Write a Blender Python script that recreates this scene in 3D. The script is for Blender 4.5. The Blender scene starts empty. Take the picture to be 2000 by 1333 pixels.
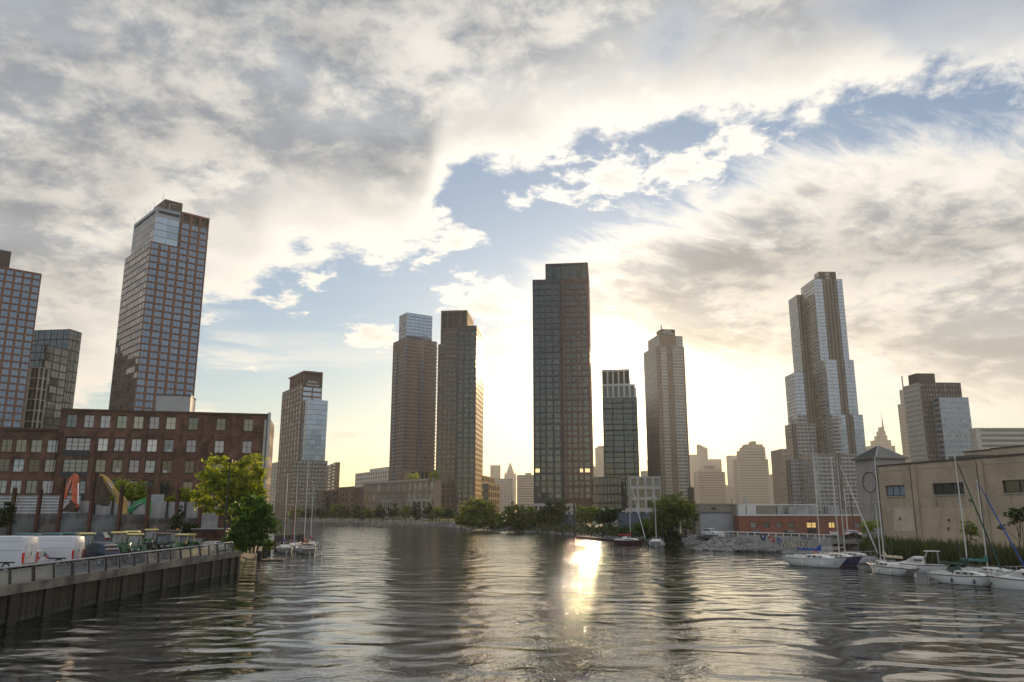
import bpy, bmesh, math, random
from mathutils import Vector, Matrix
R = math.radians
random.seed(7)
scn = bpy.context.scene
COL = scn.collection

# ------------------------------------------------------------------ camera
CAMZ = 8.0
PITCH = R(12.28)
F = 1520.0                      # focal length in pixels of a 2000 px wide picture
cam_d = bpy.data.cameras.new('camera')
cam_d.sensor_width = 36.0
cam_d.lens = F / 2000.0 * 36.0
cam_d.clip_start = 0.3
cam_d.clip_end = 12000.0
cam = bpy.data.objects.new('camera', cam_d)
COL.objects.link(cam)
cam.location = (0, 0, CAMZ)
cam.rotation_euler = (R(90) + PITCH, 0, 0)
scn.camera = cam
CP, SP = math.cos(PITCH), math.sin(PITCH)

def at(u, v, Y):
    """world point at distance Y (along +Y) that the camera sees at photo pixel (u, v)"""
    yc = (666.5 - v) / F
    t = Y / (CP - yc * SP)
    return Vector((t * (u - 1000) / F, Y, CAMZ + t * (SP + yc * CP)))

def gp(u, v, z=0.0):
    yc = (666.5 - v) / F
    t = (z - CAMZ) / (SP + yc * CP)
    return Vector((t * (u - 1000) / F, t * (CP - yc * SP), z))

def zat(v, Y):
    return at(1000, v, Y).z

def pxdir(u, v):
    return (at(u, v, 100.0) - Vector((0, 0, CAMZ))).normalized()

# ------------------------------------------------------------------ light, sky, exposure
SUN_AZ, SUN_EL = R(7.1), R(11.0)
sun_vec = Vector((math.sin(SUN_AZ) * math.cos(SUN_EL), math.cos(SUN_AZ) * math.cos(SUN_EL), math.sin(SUN_EL)))
sd = bpy.data.lights.new('sun', 'SUN')
sd.energy = 4.5
sd.angle = R(0.6)
sd.color = (1.0, 0.72, 0.42)
sun = bpy.data.objects.new('sun', sd)
COL.objects.link(sun)
sun.rotation_euler = (-sun_vec).to_track_quat('-Z', 'Y').to_euler()
sun.location = (0, 0, 300)

scn.view_settings.view_transform = 'Standard'
scn.view_settings.look = 'None'
scn.view_settings.gamma = 1.0
scn.view_settings.use_curve_mapping = False
scn.view_settings.exposure = 0.24
cy = scn.cycles
cy.use_denoising = True
cy.use_adaptive_sampling = False
cy.max_bounces = 6
cy.diffuse_bounces = 2
cy.glossy_bounces = 4
cy.transmission_bounces = 4
cy.transparent_max_bounces = 12
cy.volume_bounces = 0
cy.sample_clamp_indirect = 12.0
cy.caustics_reflective = False
cy.caustics_refractive = False

class NT:
    """terse node building"""
    def __init__(s, tree): s.t = tree; s.n = tree.nodes; s.l = tree.links
    def put(s, sock, val):
        if isinstance(val, bpy.types.NodeSocket): s.l.new(val, sock)
        elif val is not None: sock.default_value = val
    def math(s, op, a, b=None, c=None, clamp=False):
        n = s.n.new('ShaderNodeMath'); n.operation = op; n.use_clamp = clamp
        for i, x in enumerate((a, b, c)):
            if x is not None: s.put(n.inputs[i], x)
        return n.outputs[0]
    def vmath(s, op, a, b=None, out=0):
        n = s.n.new('ShaderNodeVectorMath'); n.operation = op
        s.put(n.inputs[0], a)
        if b is not None:
            if op == 'SCALE': s.put(n.inputs['Scale'], b)
            else: s.put(n.inputs[1], b)
        return n.outputs['Value'] if op in ('DOT_PRODUCT', 'LENGTH') else n.outputs[0]
    def noise(s, vec, scale, detail=2.0, rough=0.5, dist=0.0, out='Fac'):
        n = s.n.new('ShaderNodeTexNoise')
        if vec is not None: s.put(n.inputs['Vector'], vec)
        n.inputs['Scale'].default_value = scale; n.inputs['Detail'].default_value = detail
        n.inputs['Roughness'].default_value = rough; n.inputs['Distortion'].default_value = dist
        return n.outputs[out]
    def step(s, x, a, b, lo=0.0, hi=1.0, kind='SMOOTHSTEP'):
        n = s.n.new('ShaderNodeMapRange'); n.interpolation_type = kind
        s.put(n.inputs['Value'], x)
        for i, q in zip(('From Min', 'From Max', 'To Min', 'To Max'), (a, b, lo, hi)): s.put(n.inputs[i], q)
        return n.outputs[0]
    def mix(s, f, a, b, mode='MIX'):
        n = s.n.new('ShaderNodeMix'); n.data_type = 'RGBA'; n.blend_type = mode; n.clamp_factor = True
        s.put(n.inputs[0], f)
        for sk, q in ((n.inputs[6], a), (n.inputs[7], b)):
            if isinstance(q, (tuple, list)) and len(q) == 3: q = (*q, 1.0)
            s.put(sk, q)
        return n.outputs[2]
    def comb(s, x, y, z):
        n = s.n.new('ShaderNodeCombineXYZ')
        for i, q in enumerate((x, y, z)): s.put(n.inputs[i], q)
        return n.outputs[0]
    def sep(s, v):
        n = s.n.new('ShaderNodeSeparateXYZ'); s.put(n.inputs[0], v); return n.outputs
    def curve(s, x, pts):
        n = s.n.new('ShaderNodeFloatCurve'); c = n.mapping.curves[0]
        pts = sorted(pts)
        c.points[0].location = pts[0]; c.points[-1].location = pts[-1]
        for p in pts[1:-1]: c.points.new(*p)
        for p in c.points: p.handle_type = 'AUTO_CLAMPED'
        n.mapping.extend = 'HORIZONTAL'; n.mapping.update()
        s.put(n.inputs['Value'], x)
        return n.outputs[0]

world = bpy.data.worlds.new('World')
scn.world = world
world.use_nodes = True
w = NT(world.node_tree)
w.n.clear()
tc = w.n.new('ShaderNodeTexCoord')
DIR = tc.outputs['Generated']
dx, dy, dz = w.sep(DIR)
AZ = w.math('ARCTAN2', dx, dy)
EL = w.math('ARCSINE', dz)
elc = w.math('MAXIMUM', dz, 0.0)
den = w.math('ADD', elc, 0.22)
P = w.comb(w.math('DIVIDE', dx, den), w.math('DIVIDE', dy, den), 0.0)
nA = w.noise(P, 3.6, 10.0, 0.64, 0.15)                     # cloud shapes
nL = w.noise(P, 1.7, 3.0, 0.5, 0.2)                       # broad mottling
sP = Vector((sun_vec.x, sun_vec.y, 0)).normalized()
nLs = w.noise(w.vmath('ADD', P, (sP.x * 0.10, sP.y * 0.10, 0.0)), 1.7, 3.0, 0.5, 0.2)
relief = w.math('SUBTRACT', nL, nLs)                      # + where the cloud thins towards the sun
# streaky cirrus-like texture, stretched along one direction
rot = w.n.new('ShaderNodeVectorRotate'); rot.rotation_type = 'Z_AXIS'
w.put(rot.inputs['Vector'], P); rot.inputs['Angle'].default_value = R(-28)
nS = w.noise(w.vmath('MULTIPLY', rot.outputs[0], (1.6, 4.2, 1.0)), 2.6, 8.0, 0.62, 0.4)

def ae(u, v):
    d = pxdir(u, v)
    return math.atan2(d.x, d.y), math.asin(d.z)
def edge(pts):
    out = []
    for (u, v) in pts:
        a, e = ae(u, v)
        out.append(((a + 0.8) / 1.6, e / 0.9))
    return out
AZN = w.math('DIVIDE', w.math('ADD', AZ, 0.8), 1.6)
low1 = w.math('MULTIPLY', w.curve(AZN, edge([(-120, 860), (0, 850), (150, 800), (250, 720), (330, 640), (400, 592), (480, 575), (530, 525), (600, 512),
    (680, 508), (760, 520), (815, 490), (850, 400), (880, 350), (920, 338), (1000, 335), (1100, 300),
    (1180, 275), (1300, 242), (1400, 235), (1530, 225), (1650, 196), (1750, 178), (1850, 170), (2000, 172), (2200, 175)])), 0.9)
up2 = w.math('MULTIPLY', w.curve(AZN, edge([(960, 540), (1040, 520), (1090, 480), (1200, 440), (1300, 395), (1400, 345), (1500, 290), (1600, 266), (1700, 252),
    (1800, 248), (2000, 252), (2200, 255)])), 0.9)
low2 = w.math('MULTIPLY', w.curve(AZN, edge([(960, 700), (1150, 690), (1300, 710), (1450, 740), (1530, 745), (1650, 740), (1760, 760), (1900, 800), (2100, 830)])), 0.9)

nB0 = w.noise(P, 11.0, 7.0, 0.64, 0.2)
warpA = w.math('ADD', w.math('MULTIPLY', w.math('SUBTRACT', nA, 0.5), 0.17), w.math('MULTIPLY', w.math('SUBTRACT', nB0, 0.5), 0.10))
sd1 = w.math('ADD', w.math('SUBTRACT', EL, low1), warpA)
op1 = w.step(sd1, -0.012, 0.022)
th1 = w.step(sd1, 0.0, 0.13)
# thinner, broken cloud high up on the left
holes = w.step(w.math('ADD', nL, w.math('MULTIPLY', w.math('SUBTRACT', nA, 0.5), 0.6)), 0.30, 0.46)
hi = w.step(EL, 0.36, 0.62)
op1 = w.math('MULTIPLY', op1, w.math('SUBTRACT', 1.0, w.math('MULTIPLY', w.math('MULTIPLY', hi, 0.85), w.math('SUBTRACT', 1.0, holes))))

warpS = w.math('MULTIPLY', w.math('SUBTRACT', nS, 0.5), 0.20)
s2a = w.math('ADD', w.math('SUBTRACT', up2, EL), warpS)
s2b = w.math('ADD', w.math('SUBTRACT', EL, low2), w.math('MULTIPLY', warpS, 0.5))
aw = w.step(AZ, -0.02, 0.07)
op2 = w.math('MULTIPLY', w.math('MULTIPLY', w.step(s2a, -0.02, 0.05), w.step(s2b, -0.03, 0.03)), aw)
op2 = w.math('MULTIPLY', op2, w.step(nS, 0.22, 0.42, 0.55, 1.0))
th2 = w.math('MULTIPLY', w.step(s2a, -0.01, 0.11), w.step(s2b, -0.02, 0.07))

# smaller clouds: (u, v, half width px, half height px, strength)
blobs = [(1000, 388, 62, 20, .9), (1095, 378, 60, 22, .95), (1190, 345, 85, 34, 1.0), (1330, 320, 80, 40, 1.0), (1430, 285, 70, 40, .85), (1130, 300, 90, 26, .8),
         (560, 592, 42, 22, .75), (622, 545, 45, 18, .6), (525, 548, 40, 12, .5), (735, 652, 55, 22, .85), (965, 598, 80, 38, .95), (1000, 690, 90, 60, .75),
         (860, 450, 80, 38, .9), (760, 508, 90, 20, .7), (960, 900, 90, 60, .6),
         (700, 852, 95, 17, .95), (690, 905, 110, 10, .6), (990, 842, 60, 12, .55), (1090, 770, 80, 20, .5), (470, 720, 34, 8, .5), (400, 725, 26, 8, .35)]
acc = None
for (u, v, hw, hh, st) in blobs:
    a, e = ae(u, v)
    ka, ke = F / hw, F / hh
    q = w.math('ADD', w.math('POWER', w.math('MULTIPLY', w.math('SUBTRACT', AZ, a), ka), 2.0),
               w.math('POWER', w.math('MULTIPLY', w.math('SUBTRACT', EL, e), ke), 2.0))
    g = w.math('MULTIPLY', w.math('EXPONENT', w.math('MULTIPLY', q, -0.45)), st)
    acc = g if acc is None else w.math('MAXIMUM', acc, g)
nB = nB0
puff = w.math('ADD', w.math('ADD', acc, w.math('MULTIPLY', w.math('SUBTRACT', nA, 0.5), 2.2)), w.math('MULTIPLY', w.math('SUBTRACT', nB, 0.5), 2.4))
puff = w.math('MULTIPLY', puff, w.step(acc, 0.03, 0.25))
op3 = w.step(puff, 0.42, 0.85)
th3 = w.step(puff, 0.6, 1.6, 0.0, 0.8)

# low streaks near the horizon all round
Q = w.comb(w.math('MULTIPLY', AZ, 3.2), w.math('MULTIPLY', EL, 26.0), 0.3)
nH = w.noise(Q, 1.3, 6.0, 0.55, 0.3)
op4 = w.math('MULTIPLY', w.step(nH, 0.50, 0.66), w.math('MULTIPLY', w.step(EL, 0.0, 0.05), w.step(EL, 0.30, 0.14)))
op4 = w.math('MULTIPLY', op4, w.math('ADD', 0.35, w.math('MULTIPLY', w.step(w.math('ABSOLUTE', AZ), 0.20, 0.45), 0.6)))

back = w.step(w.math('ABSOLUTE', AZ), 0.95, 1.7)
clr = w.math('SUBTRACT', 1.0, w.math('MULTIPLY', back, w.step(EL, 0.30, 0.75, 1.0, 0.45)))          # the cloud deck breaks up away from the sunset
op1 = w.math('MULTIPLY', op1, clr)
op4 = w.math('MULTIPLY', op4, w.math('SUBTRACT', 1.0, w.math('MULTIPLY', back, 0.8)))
opac = w.math('MAXIMUM', w.math('MAXIMUM', op1, op2), w.math('MAXIMUM', op3, op4))
opac = w.math('ADD', 0.08, w.math('MULTIPLY', opac, 0.92))                 # a thin veil over the blue
thick = w.math('MAXIMUM', w.math('MAXIMUM', w.math('MULTIPLY', th1, op1), w.math('MULTIPLY', th2, op2)), w.math('MULTIPLY', th3, op3))

sdot = w.vmath('DOT_PRODUCT', DIR, tuple(sun_vec))
daz = w.math('MULTIPLY', w.math('SUBTRACT', AZ, R(8.6)), 0.50)
delv = w.math('SUBTRACT', EL, R(6.5))
ang2 = w.math('SQRT', w.math('ADD', w.math('POWER', daz, 2.0), w.math('POWER', delv, 2.0)))
ang = w.math('ARCCOSINE', w.math('MINIMUM', sdot, 0.99999))
gl1 = w.math('EXPONENT', w.math('MULTIPLY', ang, -1 / 0.030))
gl2 = w.math('EXPONENT', w.math('MULTIPLY', ang2, -1 / 0.050))
gl3 = w.math('EXPONENT', w.math('MULTIPLY', ang, -1 / 0.50))

mott = w.step(w.math('ADD', w.math('ADD', w.math('MULTIPLY', nL, 0.8), 0.1), w.math('ADD', w.math('MULTIPLY', w.math('SUBTRACT', nA, 0.5), 0.8), w.math('MULTIPLY', w.math('SUBTRACT', nB0, 0.5), 0.95))), 0.34, 0.68)
deep = w.mix(mott, (0.27, 0.30, 0.34), (0.64, 0.615, 0.575))
rl = w.math('MULTIPLY', relief, 2.2)
deep = w.mix(1.0, deep, w.comb(w.math('ADD', 1.0, rl), w.math('ADD', 1.0, w.math('MULTIPLY', rl, .95)), w.math('ADD', 1.0, w.math('MULTIPLY', rl, .85))), 'MULTIPLY')
lit = w.mix(gl3, (0.66, 0.64, 0.61), (1.32, 1.23, 1.06))
ccol = w.mix(thick, lit, deep)
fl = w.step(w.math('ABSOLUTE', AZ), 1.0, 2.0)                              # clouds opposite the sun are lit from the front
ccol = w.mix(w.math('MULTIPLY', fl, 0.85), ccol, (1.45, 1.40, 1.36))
hor = w.math('EXPONENT', w.math('MULTIPLY', w.math('MAXIMUM', EL, 0.0), -1 / 0.16))
ccol = w.mix(w.math('MULTIPLY', hor, w.math('SUBTRACT', 0.75, w.math('MULTIPLY', back, 0.5))), ccol, w.mix(gl3, (0.60, 0.55, 0.46), (0.90, 0.72, 0.46)))
glow = w.mix(1.0, w.mix(1.0, w.mix(1.0, (0, 0, 0), w.vmath('SCALE', (1.0, 0.72, 0.34), w.math('MULTIPLY', gl2, 2.0)), 'ADD'),
             w.vmath('SCALE', (1.0, 0.90, 0.70), w.math('MULTIPLY', gl1, 2.5)), 'ADD'),
             w.vmath('SCALE', (1.0, 0.70, 0.32), w.math('MULTIPLY', w.math('MULTIPLY', gl3, hor), 0.30)), 'ADD')

sky = w.n.new('ShaderNodeTexSky')
sky.sky_type = 'NISHITA'
sky.sun_disc = False
sky.sun_elevation = SUN_EL
sky.sun_rotation = SUN_AZ
sky.altitude = 0; sky.air_density = 1.0; sky.dust_density = 0.2; sky.ozone_density = 2.4
bg1 = w.n.new('ShaderNodeBackground'); bg1.inputs['Strength'].default_value = 0.10
warm = w.mix(w.math('MULTIPLY', hor, w.math('POWER', gl3, 0.6)), (1, 1, 1), (1.0, 0.74, 0.42))      # dusty air low down towards the sun
w.l.new(w.mix(1.0, sky.outputs[0], warm, 'MULTIPLY'), bg1.inputs['Color'])
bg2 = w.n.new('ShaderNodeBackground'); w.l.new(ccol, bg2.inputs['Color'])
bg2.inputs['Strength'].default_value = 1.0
bg3 = w.n.new('ShaderNodeBackground'); w.l.new(glow, bg3.inputs['Color'])
mx = w.n.new('ShaderNodeMixShader')
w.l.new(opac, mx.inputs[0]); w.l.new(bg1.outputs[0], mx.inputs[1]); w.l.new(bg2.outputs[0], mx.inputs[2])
ad = w.n.new('ShaderNodeAddShader')
w.l.new(mx.outputs[0], ad.inputs[0]); w.l.new(bg3.outputs[0], ad.inputs[1])
wo = w.n.new('ShaderNodeOutputWorld'); w.l.new(ad.outputs[0], wo.inputs['Surface'])
world.cycles.sampling_method = 'MANUAL'
world.cycles.sample_map_resolution = 1024
# ------------------------------------------------------------------ materials
def material(name, color, rough=0.7, var=0.0, vscale=1.0, metal=0.0, bump=0.0, bscale=20.0, spec=0.5, var2=None, stretch=None):
    m = bpy.data.materials.new(name); m.use_nodes = True
    q = NT(m.node_tree); b = q.n['Principled BSDF']
    b.inputs['Roughness'].default_value = rough; b.inputs['Metallic'].default_value = metal
    b.inputs['Specular IOR Level'].default_value = spec
    c = (*color, 1.0)
    b.inputs['Base Color'].default_value = c
    if var > 0 or bump > 0:
        t = q.n.new('ShaderNodeTexCoord'); vec = t.outputs['Object']
        if stretch: vec = q.vmath('MULTIPLY', vec, stretch)
    if var > 0:
        n = q.noise(vec, vscale, 5.0, 0.62)
        dark = tuple(x * (1 - var) for x in color); light = var2 or tuple(min(1, x * (1 + var * .7)) for x in color)
        q.l.new(q.mix(q.step(n, 0.32, 0.68), dark, light), b.inputs['Base Color'])
    if bump > 0:
        bp = q.n.new('ShaderNodeBump'); bp.inputs['Strength'].default_value = bump; bp.inputs['Distance'].default_value = 0.02
        q.l.new(q.noise(vec, bscale, 4.0, 0.6), bp.inputs['Height']); q.l.new(bp.outputs[0], b.inputs['Normal'])
    return m

def glass(name, dark, light, rough=0.06, ior=1.9, wob=0.02, bright=0.12, tint=(1, 1, 1)):
    """window glass: reflective, with blinds and rooms behind it differing from pane to pane"""
    m = bpy.data.materials.new(name); m.use_nodes = True
    q = NT(m.node_tree); b = q.n['Principled BSDF']
    oi = q.n.new('ShaderNodeObjectInfo'); ge = q.n.new('ShaderNodeNewGeometry')
    r = q.math('FRACT', q.math('ADD', oi.outputs['Random'], ge.outputs['Random Per Island']))
    r2 = q.math('FRACT', q.math('MULTIPLY', r, 17.31))
    f = q.math('POWER', r, 2.0)
    f = q.math('MULTIPLY', f, q.step(r2, 1 - bright * 3, 1.0, 0.35, 1.0))
    q.l.new(q.mix(f, dark, light), b.inputs['Base Color'])
    b.inputs['Roughness'].default_value = rough; b.inputs['IOR'].default_value = ior; b.inputs['Specular Tint'].default_value = (*tint, 1)
    wn = q.n.new('ShaderNodeTexWhiteNoise'); wn.noise_dimensions = '1D'; q.l.new(r, wn.inputs['W'])
    d = q.vmath('SCALE', q.vmath('SUBTRACT', wn.outputs['Color'], (0.5, 0.5, 0.5)), wob * 2)
    q.l.new(q.vmath('NORMALIZE', q.vmath('ADD', ge.outputs['Normal'], d)), b.inputs['Normal'])
    return m

# ------------------------------------------------------------------ mesh building
class MB:
    def __init__(s): s.v = []; s.f = []; s.m = []; s.mats = []
    def mi(s, mat):
        if mat not in s.mats: s.mats.append(mat)
        return s.mats.index(mat)
    def poly(s, pts, mat):
        i = len(s.v); s.v.extend(tuple(p) for p in pts); s.f.append(tuple(range(i, i + len(pts)))); s.m.append(s.mi(mat))
    def raw(s, verts, faces, mat):
        i = len(s.v); s.v.extend(tuple(p) for p in verts); k = s.mi(mat)
        for f in faces: s.f.append(tuple(i + j for j in f)); s.m.append(k)
    def prism(s, base, z0, z1, mat, top=None, bottom=True):
        """base: ccw list of (x, y)"""
        n = len(base)
        s.raw([(x, y, z0) for x, y in base] + [(x, y, z1) for x, y in (top or base)],
              [(i, (i + 1) % n, n + (i + 1) % n, n + i) for i in range(n)] + [tuple(range(n, 2 * n))] + ([tuple(reversed(range(n)))] if bottom else []), mat)
    def box(s, x0, x1, y0, y1, z0, z1, mat):
        s.prism([(x0, y0), (x1, y0), (x1, y1), (x0, y1)], z0, z1, mat)
    def obox(s, c, size, mat, rz=0.0, rx=0.0, ry=0.0):
        M = Matrix.Translation(c) @ Matrix.Rotation(rz, 4, 'Z') @ Matrix.Rotation(ry, 4, 'Y') @ Matrix.Rotation(rx, 4, 'X')
        a, b, d = (q / 2 for q in size)
        vs = [M @ Vector((x, y, z)) for z in (-d, d) for (x, y) in ((-a, -b), (a, -b), (a, b), (-a, b))]
        s.raw(vs, [(0, 3, 2, 1), (4, 5, 6, 7), (0, 1, 5, 4), (1, 2, 6, 5), (2, 3, 7, 6), (3, 0, 4, 7)], mat)
    def beam(s, p, q, wd, ht, mat, up=(0, 0, 1)):
        """rectangular bar from p to q"""
        p, q = Vector(p), Vector(q); d = (q - p).normalized()
        x = d.cross(Vector(up))
        if x.length < 1e-4: x = d.cross(Vector((1, 0, 0)))
        x.normalize(); y = x.cross(d)
        x *= wd / 2; y *= ht / 2
        vs = [e + a * x + b * y for e in (p, q) for (a, b) in ((-1, -1), (1, -1), (1, 1), (-1, 1))]
        s.raw(vs, [(0, 1, 2, 3), (7, 6, 5, 4), (0, 4, 5, 1), (1, 5, 6, 2), (2, 6, 7, 3), (3, 7, 4, 0)], mat)
    def tube(s, pts, rad, mat, n=6, cap=True):
        pts = [Vector(p) for p in pts]
        rs = rad if isinstance(rad, (list, tuple)) else [rad] * len(pts)
        rings = []; x = None
        for i, p in enumerate(pts):
            d = (pts[min(i + 1, len(pts) - 1)] - pts[max(i - 1, 0)]).normalized()
            if x is None: x = d.cross(Vector((0, 0, 1)))
            else: x = x - d * x.dot(d)
            if x.length < 1e-3: x = d.cross(Vector((1, 0, 0)))
            x.normalize(); y = d.cross(x)
            rings.append([p + (x * math.cos(2 * math.pi * k / n) + y * math.sin(2 * math.pi * k / n)) * rs[i] for k in range(n)])
        vs = [v for r in rings for v in r]; fs = []
        for i in range(len(pts) - 1):
            for k in range(n):
                fs.append((i * n + k, i * n + (k + 1) % n, (i + 1) * n + (k + 1) % n, (i + 1) * n + k))
        if cap: fs += [tuple(reversed(range(n))), tuple(range((len(pts) - 1) * n, len(pts) * n))]
        s.raw(vs, fs, mat)
    def loft(s, rings, mat, close=True, caps=(True, True)):
        n = len(rings[0]); vs = [p for r in rings for p in r]; fs = []
        for i in range(len(rings) - 1):
            for k in range(n if close else n - 1):
                fs.append((i * n + k, i * n + (k + 1) % n, (i + 1) * n + (k + 1) % n, (i + 1) * n + k))
        if caps[0]: fs.append(tuple(reversed(range(n))))
        if caps[1]: fs.append(tuple(range((len(rings) - 1) * n, len(rings) * n)))
        s.raw(vs, fs, mat)
    def mesh(s, name, smooth=False):
        me = bpy.data.meshes.new(name); me.from_pydata(s.v, [], s.f)
        for m in s.mats: me.materials.append(m)
        me.polygons.foreach_set('material_index', s.m)
        me.update()
        if smooth:
            me.polygons.foreach_set('use_smooth', [True] * len(s.f)); me.set_sharp_from_angle(angle=R(32))
        return me
    def build(s, name, parent=None, smooth=False, loc=None, rz=None):
        return link(name, s.mesh(name, smooth), parent, loc, rz)

def link(name, data, parent=None, loc=None, rz=None):
    o = bpy.data.objects.new(name, data); COL.objects.link(o)
    if parent is not None: o.parent = parent
    if loc is not None: o.location = loc
    if rz is not None: o.rotation_euler = (0, 0, rz)
    return o
def tag(o, label=None, cat=None, group=None, kind=None):
    for k, q in (('label', label), ('category', cat), ('group', group), ('kind', kind)):
        if q: o[k] = q
    return o
def thing(name, label, cat, loc=(0, 0, 0), rz=0.0, group=None):
    o = bpy.data.objects.new(name, None); COL.objects.link(o)
    o.empty_display_size = 0.5; o.location = loc; o.rotation_euler = (0, 0, rz)
    return tag(o, label, cat, group)
KIDS = {}
def copy_tree(o, parent=None):
    c = o.copy(); COL.objects.link(c)
    if parent is not None: c.parent = parent
    for ch in o.children: copy_tree(ch, c)
    return c

# ------------------------------------------------------------------ facades
def bays(W, n, frac=0.7, m0=0.0, m1=0.0):
    p = (W - m0 - m1) / n
    return [(m0 + p * (i + .5 - frac / 2), m0 + p * (i + .5 + frac / 2)) for i in range(n)]
class Style:
    def __init__(s, glass, frame, nx=1, nz=1, bar=0.09, depth=0.3, rail=0.0):
        s.glass = glass; s.frame = frame; s.nx = nx; s.nz = nz; s.bar = bar; s.depth = depth
def window_into(mb, w, h, st, M=None):
    """pane and bars; local x right, z up, outward -y; origin bottom centre, pane at y = 0"""
    M = M or Matrix.Identity(4)
    T = lambda pts: [M @ Vector(p) for p in pts]
    a = w / 2
    mb.poly(T([(-a, 0, 0), (a, 0, 0), (a, 0, h), (-a, 0, h)]), st.glass)
    b = st.bar; y0 = -min(0.08, st.depth * .4)
    def bar(x0, x1, z0, z1):
        mb.raw(T([(x0, y0, z0), (x1, y0, z0), (x1, y0, z1), (x0, y0, z1), (x0, 0, z0), (x1, 0, z0), (x1, 0, z1), (x0, 0, z1)]),
               [(0, 1, 2, 3), (0, 4, 5, 1), (1, 5, 6, 2), (2, 6, 7, 3), (3, 7, 4, 0)], st.frame)
    if b > 0:
        for i in range(st.nx + 1):
            x = -a + w * i / st.nx
            if i == 0: bar(-a, -a + b, 0, h)
            elif i == st.nx: bar(a - b, a, 0, h)
            else: bar(x - b / 2, x + b / 2, b, h - b)
        bar(-a + b, a - b, 0, b); bar(-a + b, a - b, h - b, h)
        for j in range(1, st.nz):
            z = h * j / st.nz; bar(-a + b, a - b, z - b * .4, z + b * .4)

class Building:
    def __init__(s, name, label, cat, x, y, zg=2.0, group=None):
        s.root = thing(name, label, cat, (x, y, zg), 0, group); s.o = Vector((x, y, zg))
        s.wall = MB(); s.wins = []; s.limit = 0; s.wname = 'window'
    def facade(s, p0, r, W, z0, z1, xs, zs, mat, st, mat2=None, skip=None):
        """p0 = left end seen from outside, r = unit direction to the right; openings xs x zs"""
        r = Vector((r[0], r[1], 0)); n = Vector((r.y, -r.x, 0)); p0 = Vector((p0[0], p0[1], 0))
        O = s.o
        def pt(x, z, d=0.0): return p0 + r * x - n * d + Vector((0, 0, z)) - O
        X = [0.0] + [q for ab in xs for q in ab] + [W]
        Z = [z0] + [q for ab in zs for q in ab] + [z1]
        def quad(xa, xb, za, zb, m): 
            if xb - xa > 1e-4 and zb - za > 1e-4:
                s.wall.poly([pt(xa, za), pt(xb, za), pt(xb, zb), pt(xa, zb)], m)
        phi = math.atan2(r.y, r.x)
        for j in range(len(Z) - 1):
            if j % 2 == 0: quad(0, W, Z[j], Z[j + 1], mat); continue
            for i in range(len(X) - 1):
                if i % 2 == 0 or (skip and skip(i // 2, j // 2)):
                    quad(X[i], X[i + 1], Z[j], Z[j + 1], mat2 or mat); continue
                a, b, c, d = X[i], X[i + 1], Z[j], Z[j + 1]; D = st.depth
                for q in ((pt(a, c), pt(b, c), pt(b, c, D), pt(a, c, D)), (pt(b, c), pt(b, d), pt(b, d, D), pt(b, c, D)),
                          (pt(b, d), pt(a, d), pt(a, d, D), pt(b, d, D)), (pt(a, d), pt(a, c), pt(a, c, D), pt(a, d, D))):
                    s.wall.poly(q, mat2 or mat)
                s.wins.append((pt((a + b) / 2, c, D), phi, b - a, d - c, st))
    def quads(s, pts, mat): s.wall.poly([Vector(p) - s.o for p in pts], mat)
    def cap(s, pts, z, mat): s.quads([(p[0], p[1], z) for p in pts], mat)
    def finish(s, limit=0, wall_name='wall'):
        if s.wall.f: s.wall.build(wall_name, s.root)
        ws = sorted(s.wins, key=lambda q: -q[0].z) if limit else []
        cache = {}
        for (p, phi, a, h, st) in ws[:limit]:
            k = (round(a, 2), round(h, 2), id(st))
            if k not in cache:
                mb = MB(); window_into(mb, a, h, st); cache[k] = mb.mesh('window')
            link('window', cache[k], s.root, p, phi)
        rest = ws[limit:] if limit else s.wins
        if rest:
            mb = MB()
            for (p, phi, a, h, st) in rest:
                window_into(mb, a, h, st, Matrix.Translation(p) @ Matrix.Rotation(phi, 4, 'Z'))
            tag(mb.build('glazing', s.root), kind='stuff')
        return s.root

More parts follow.
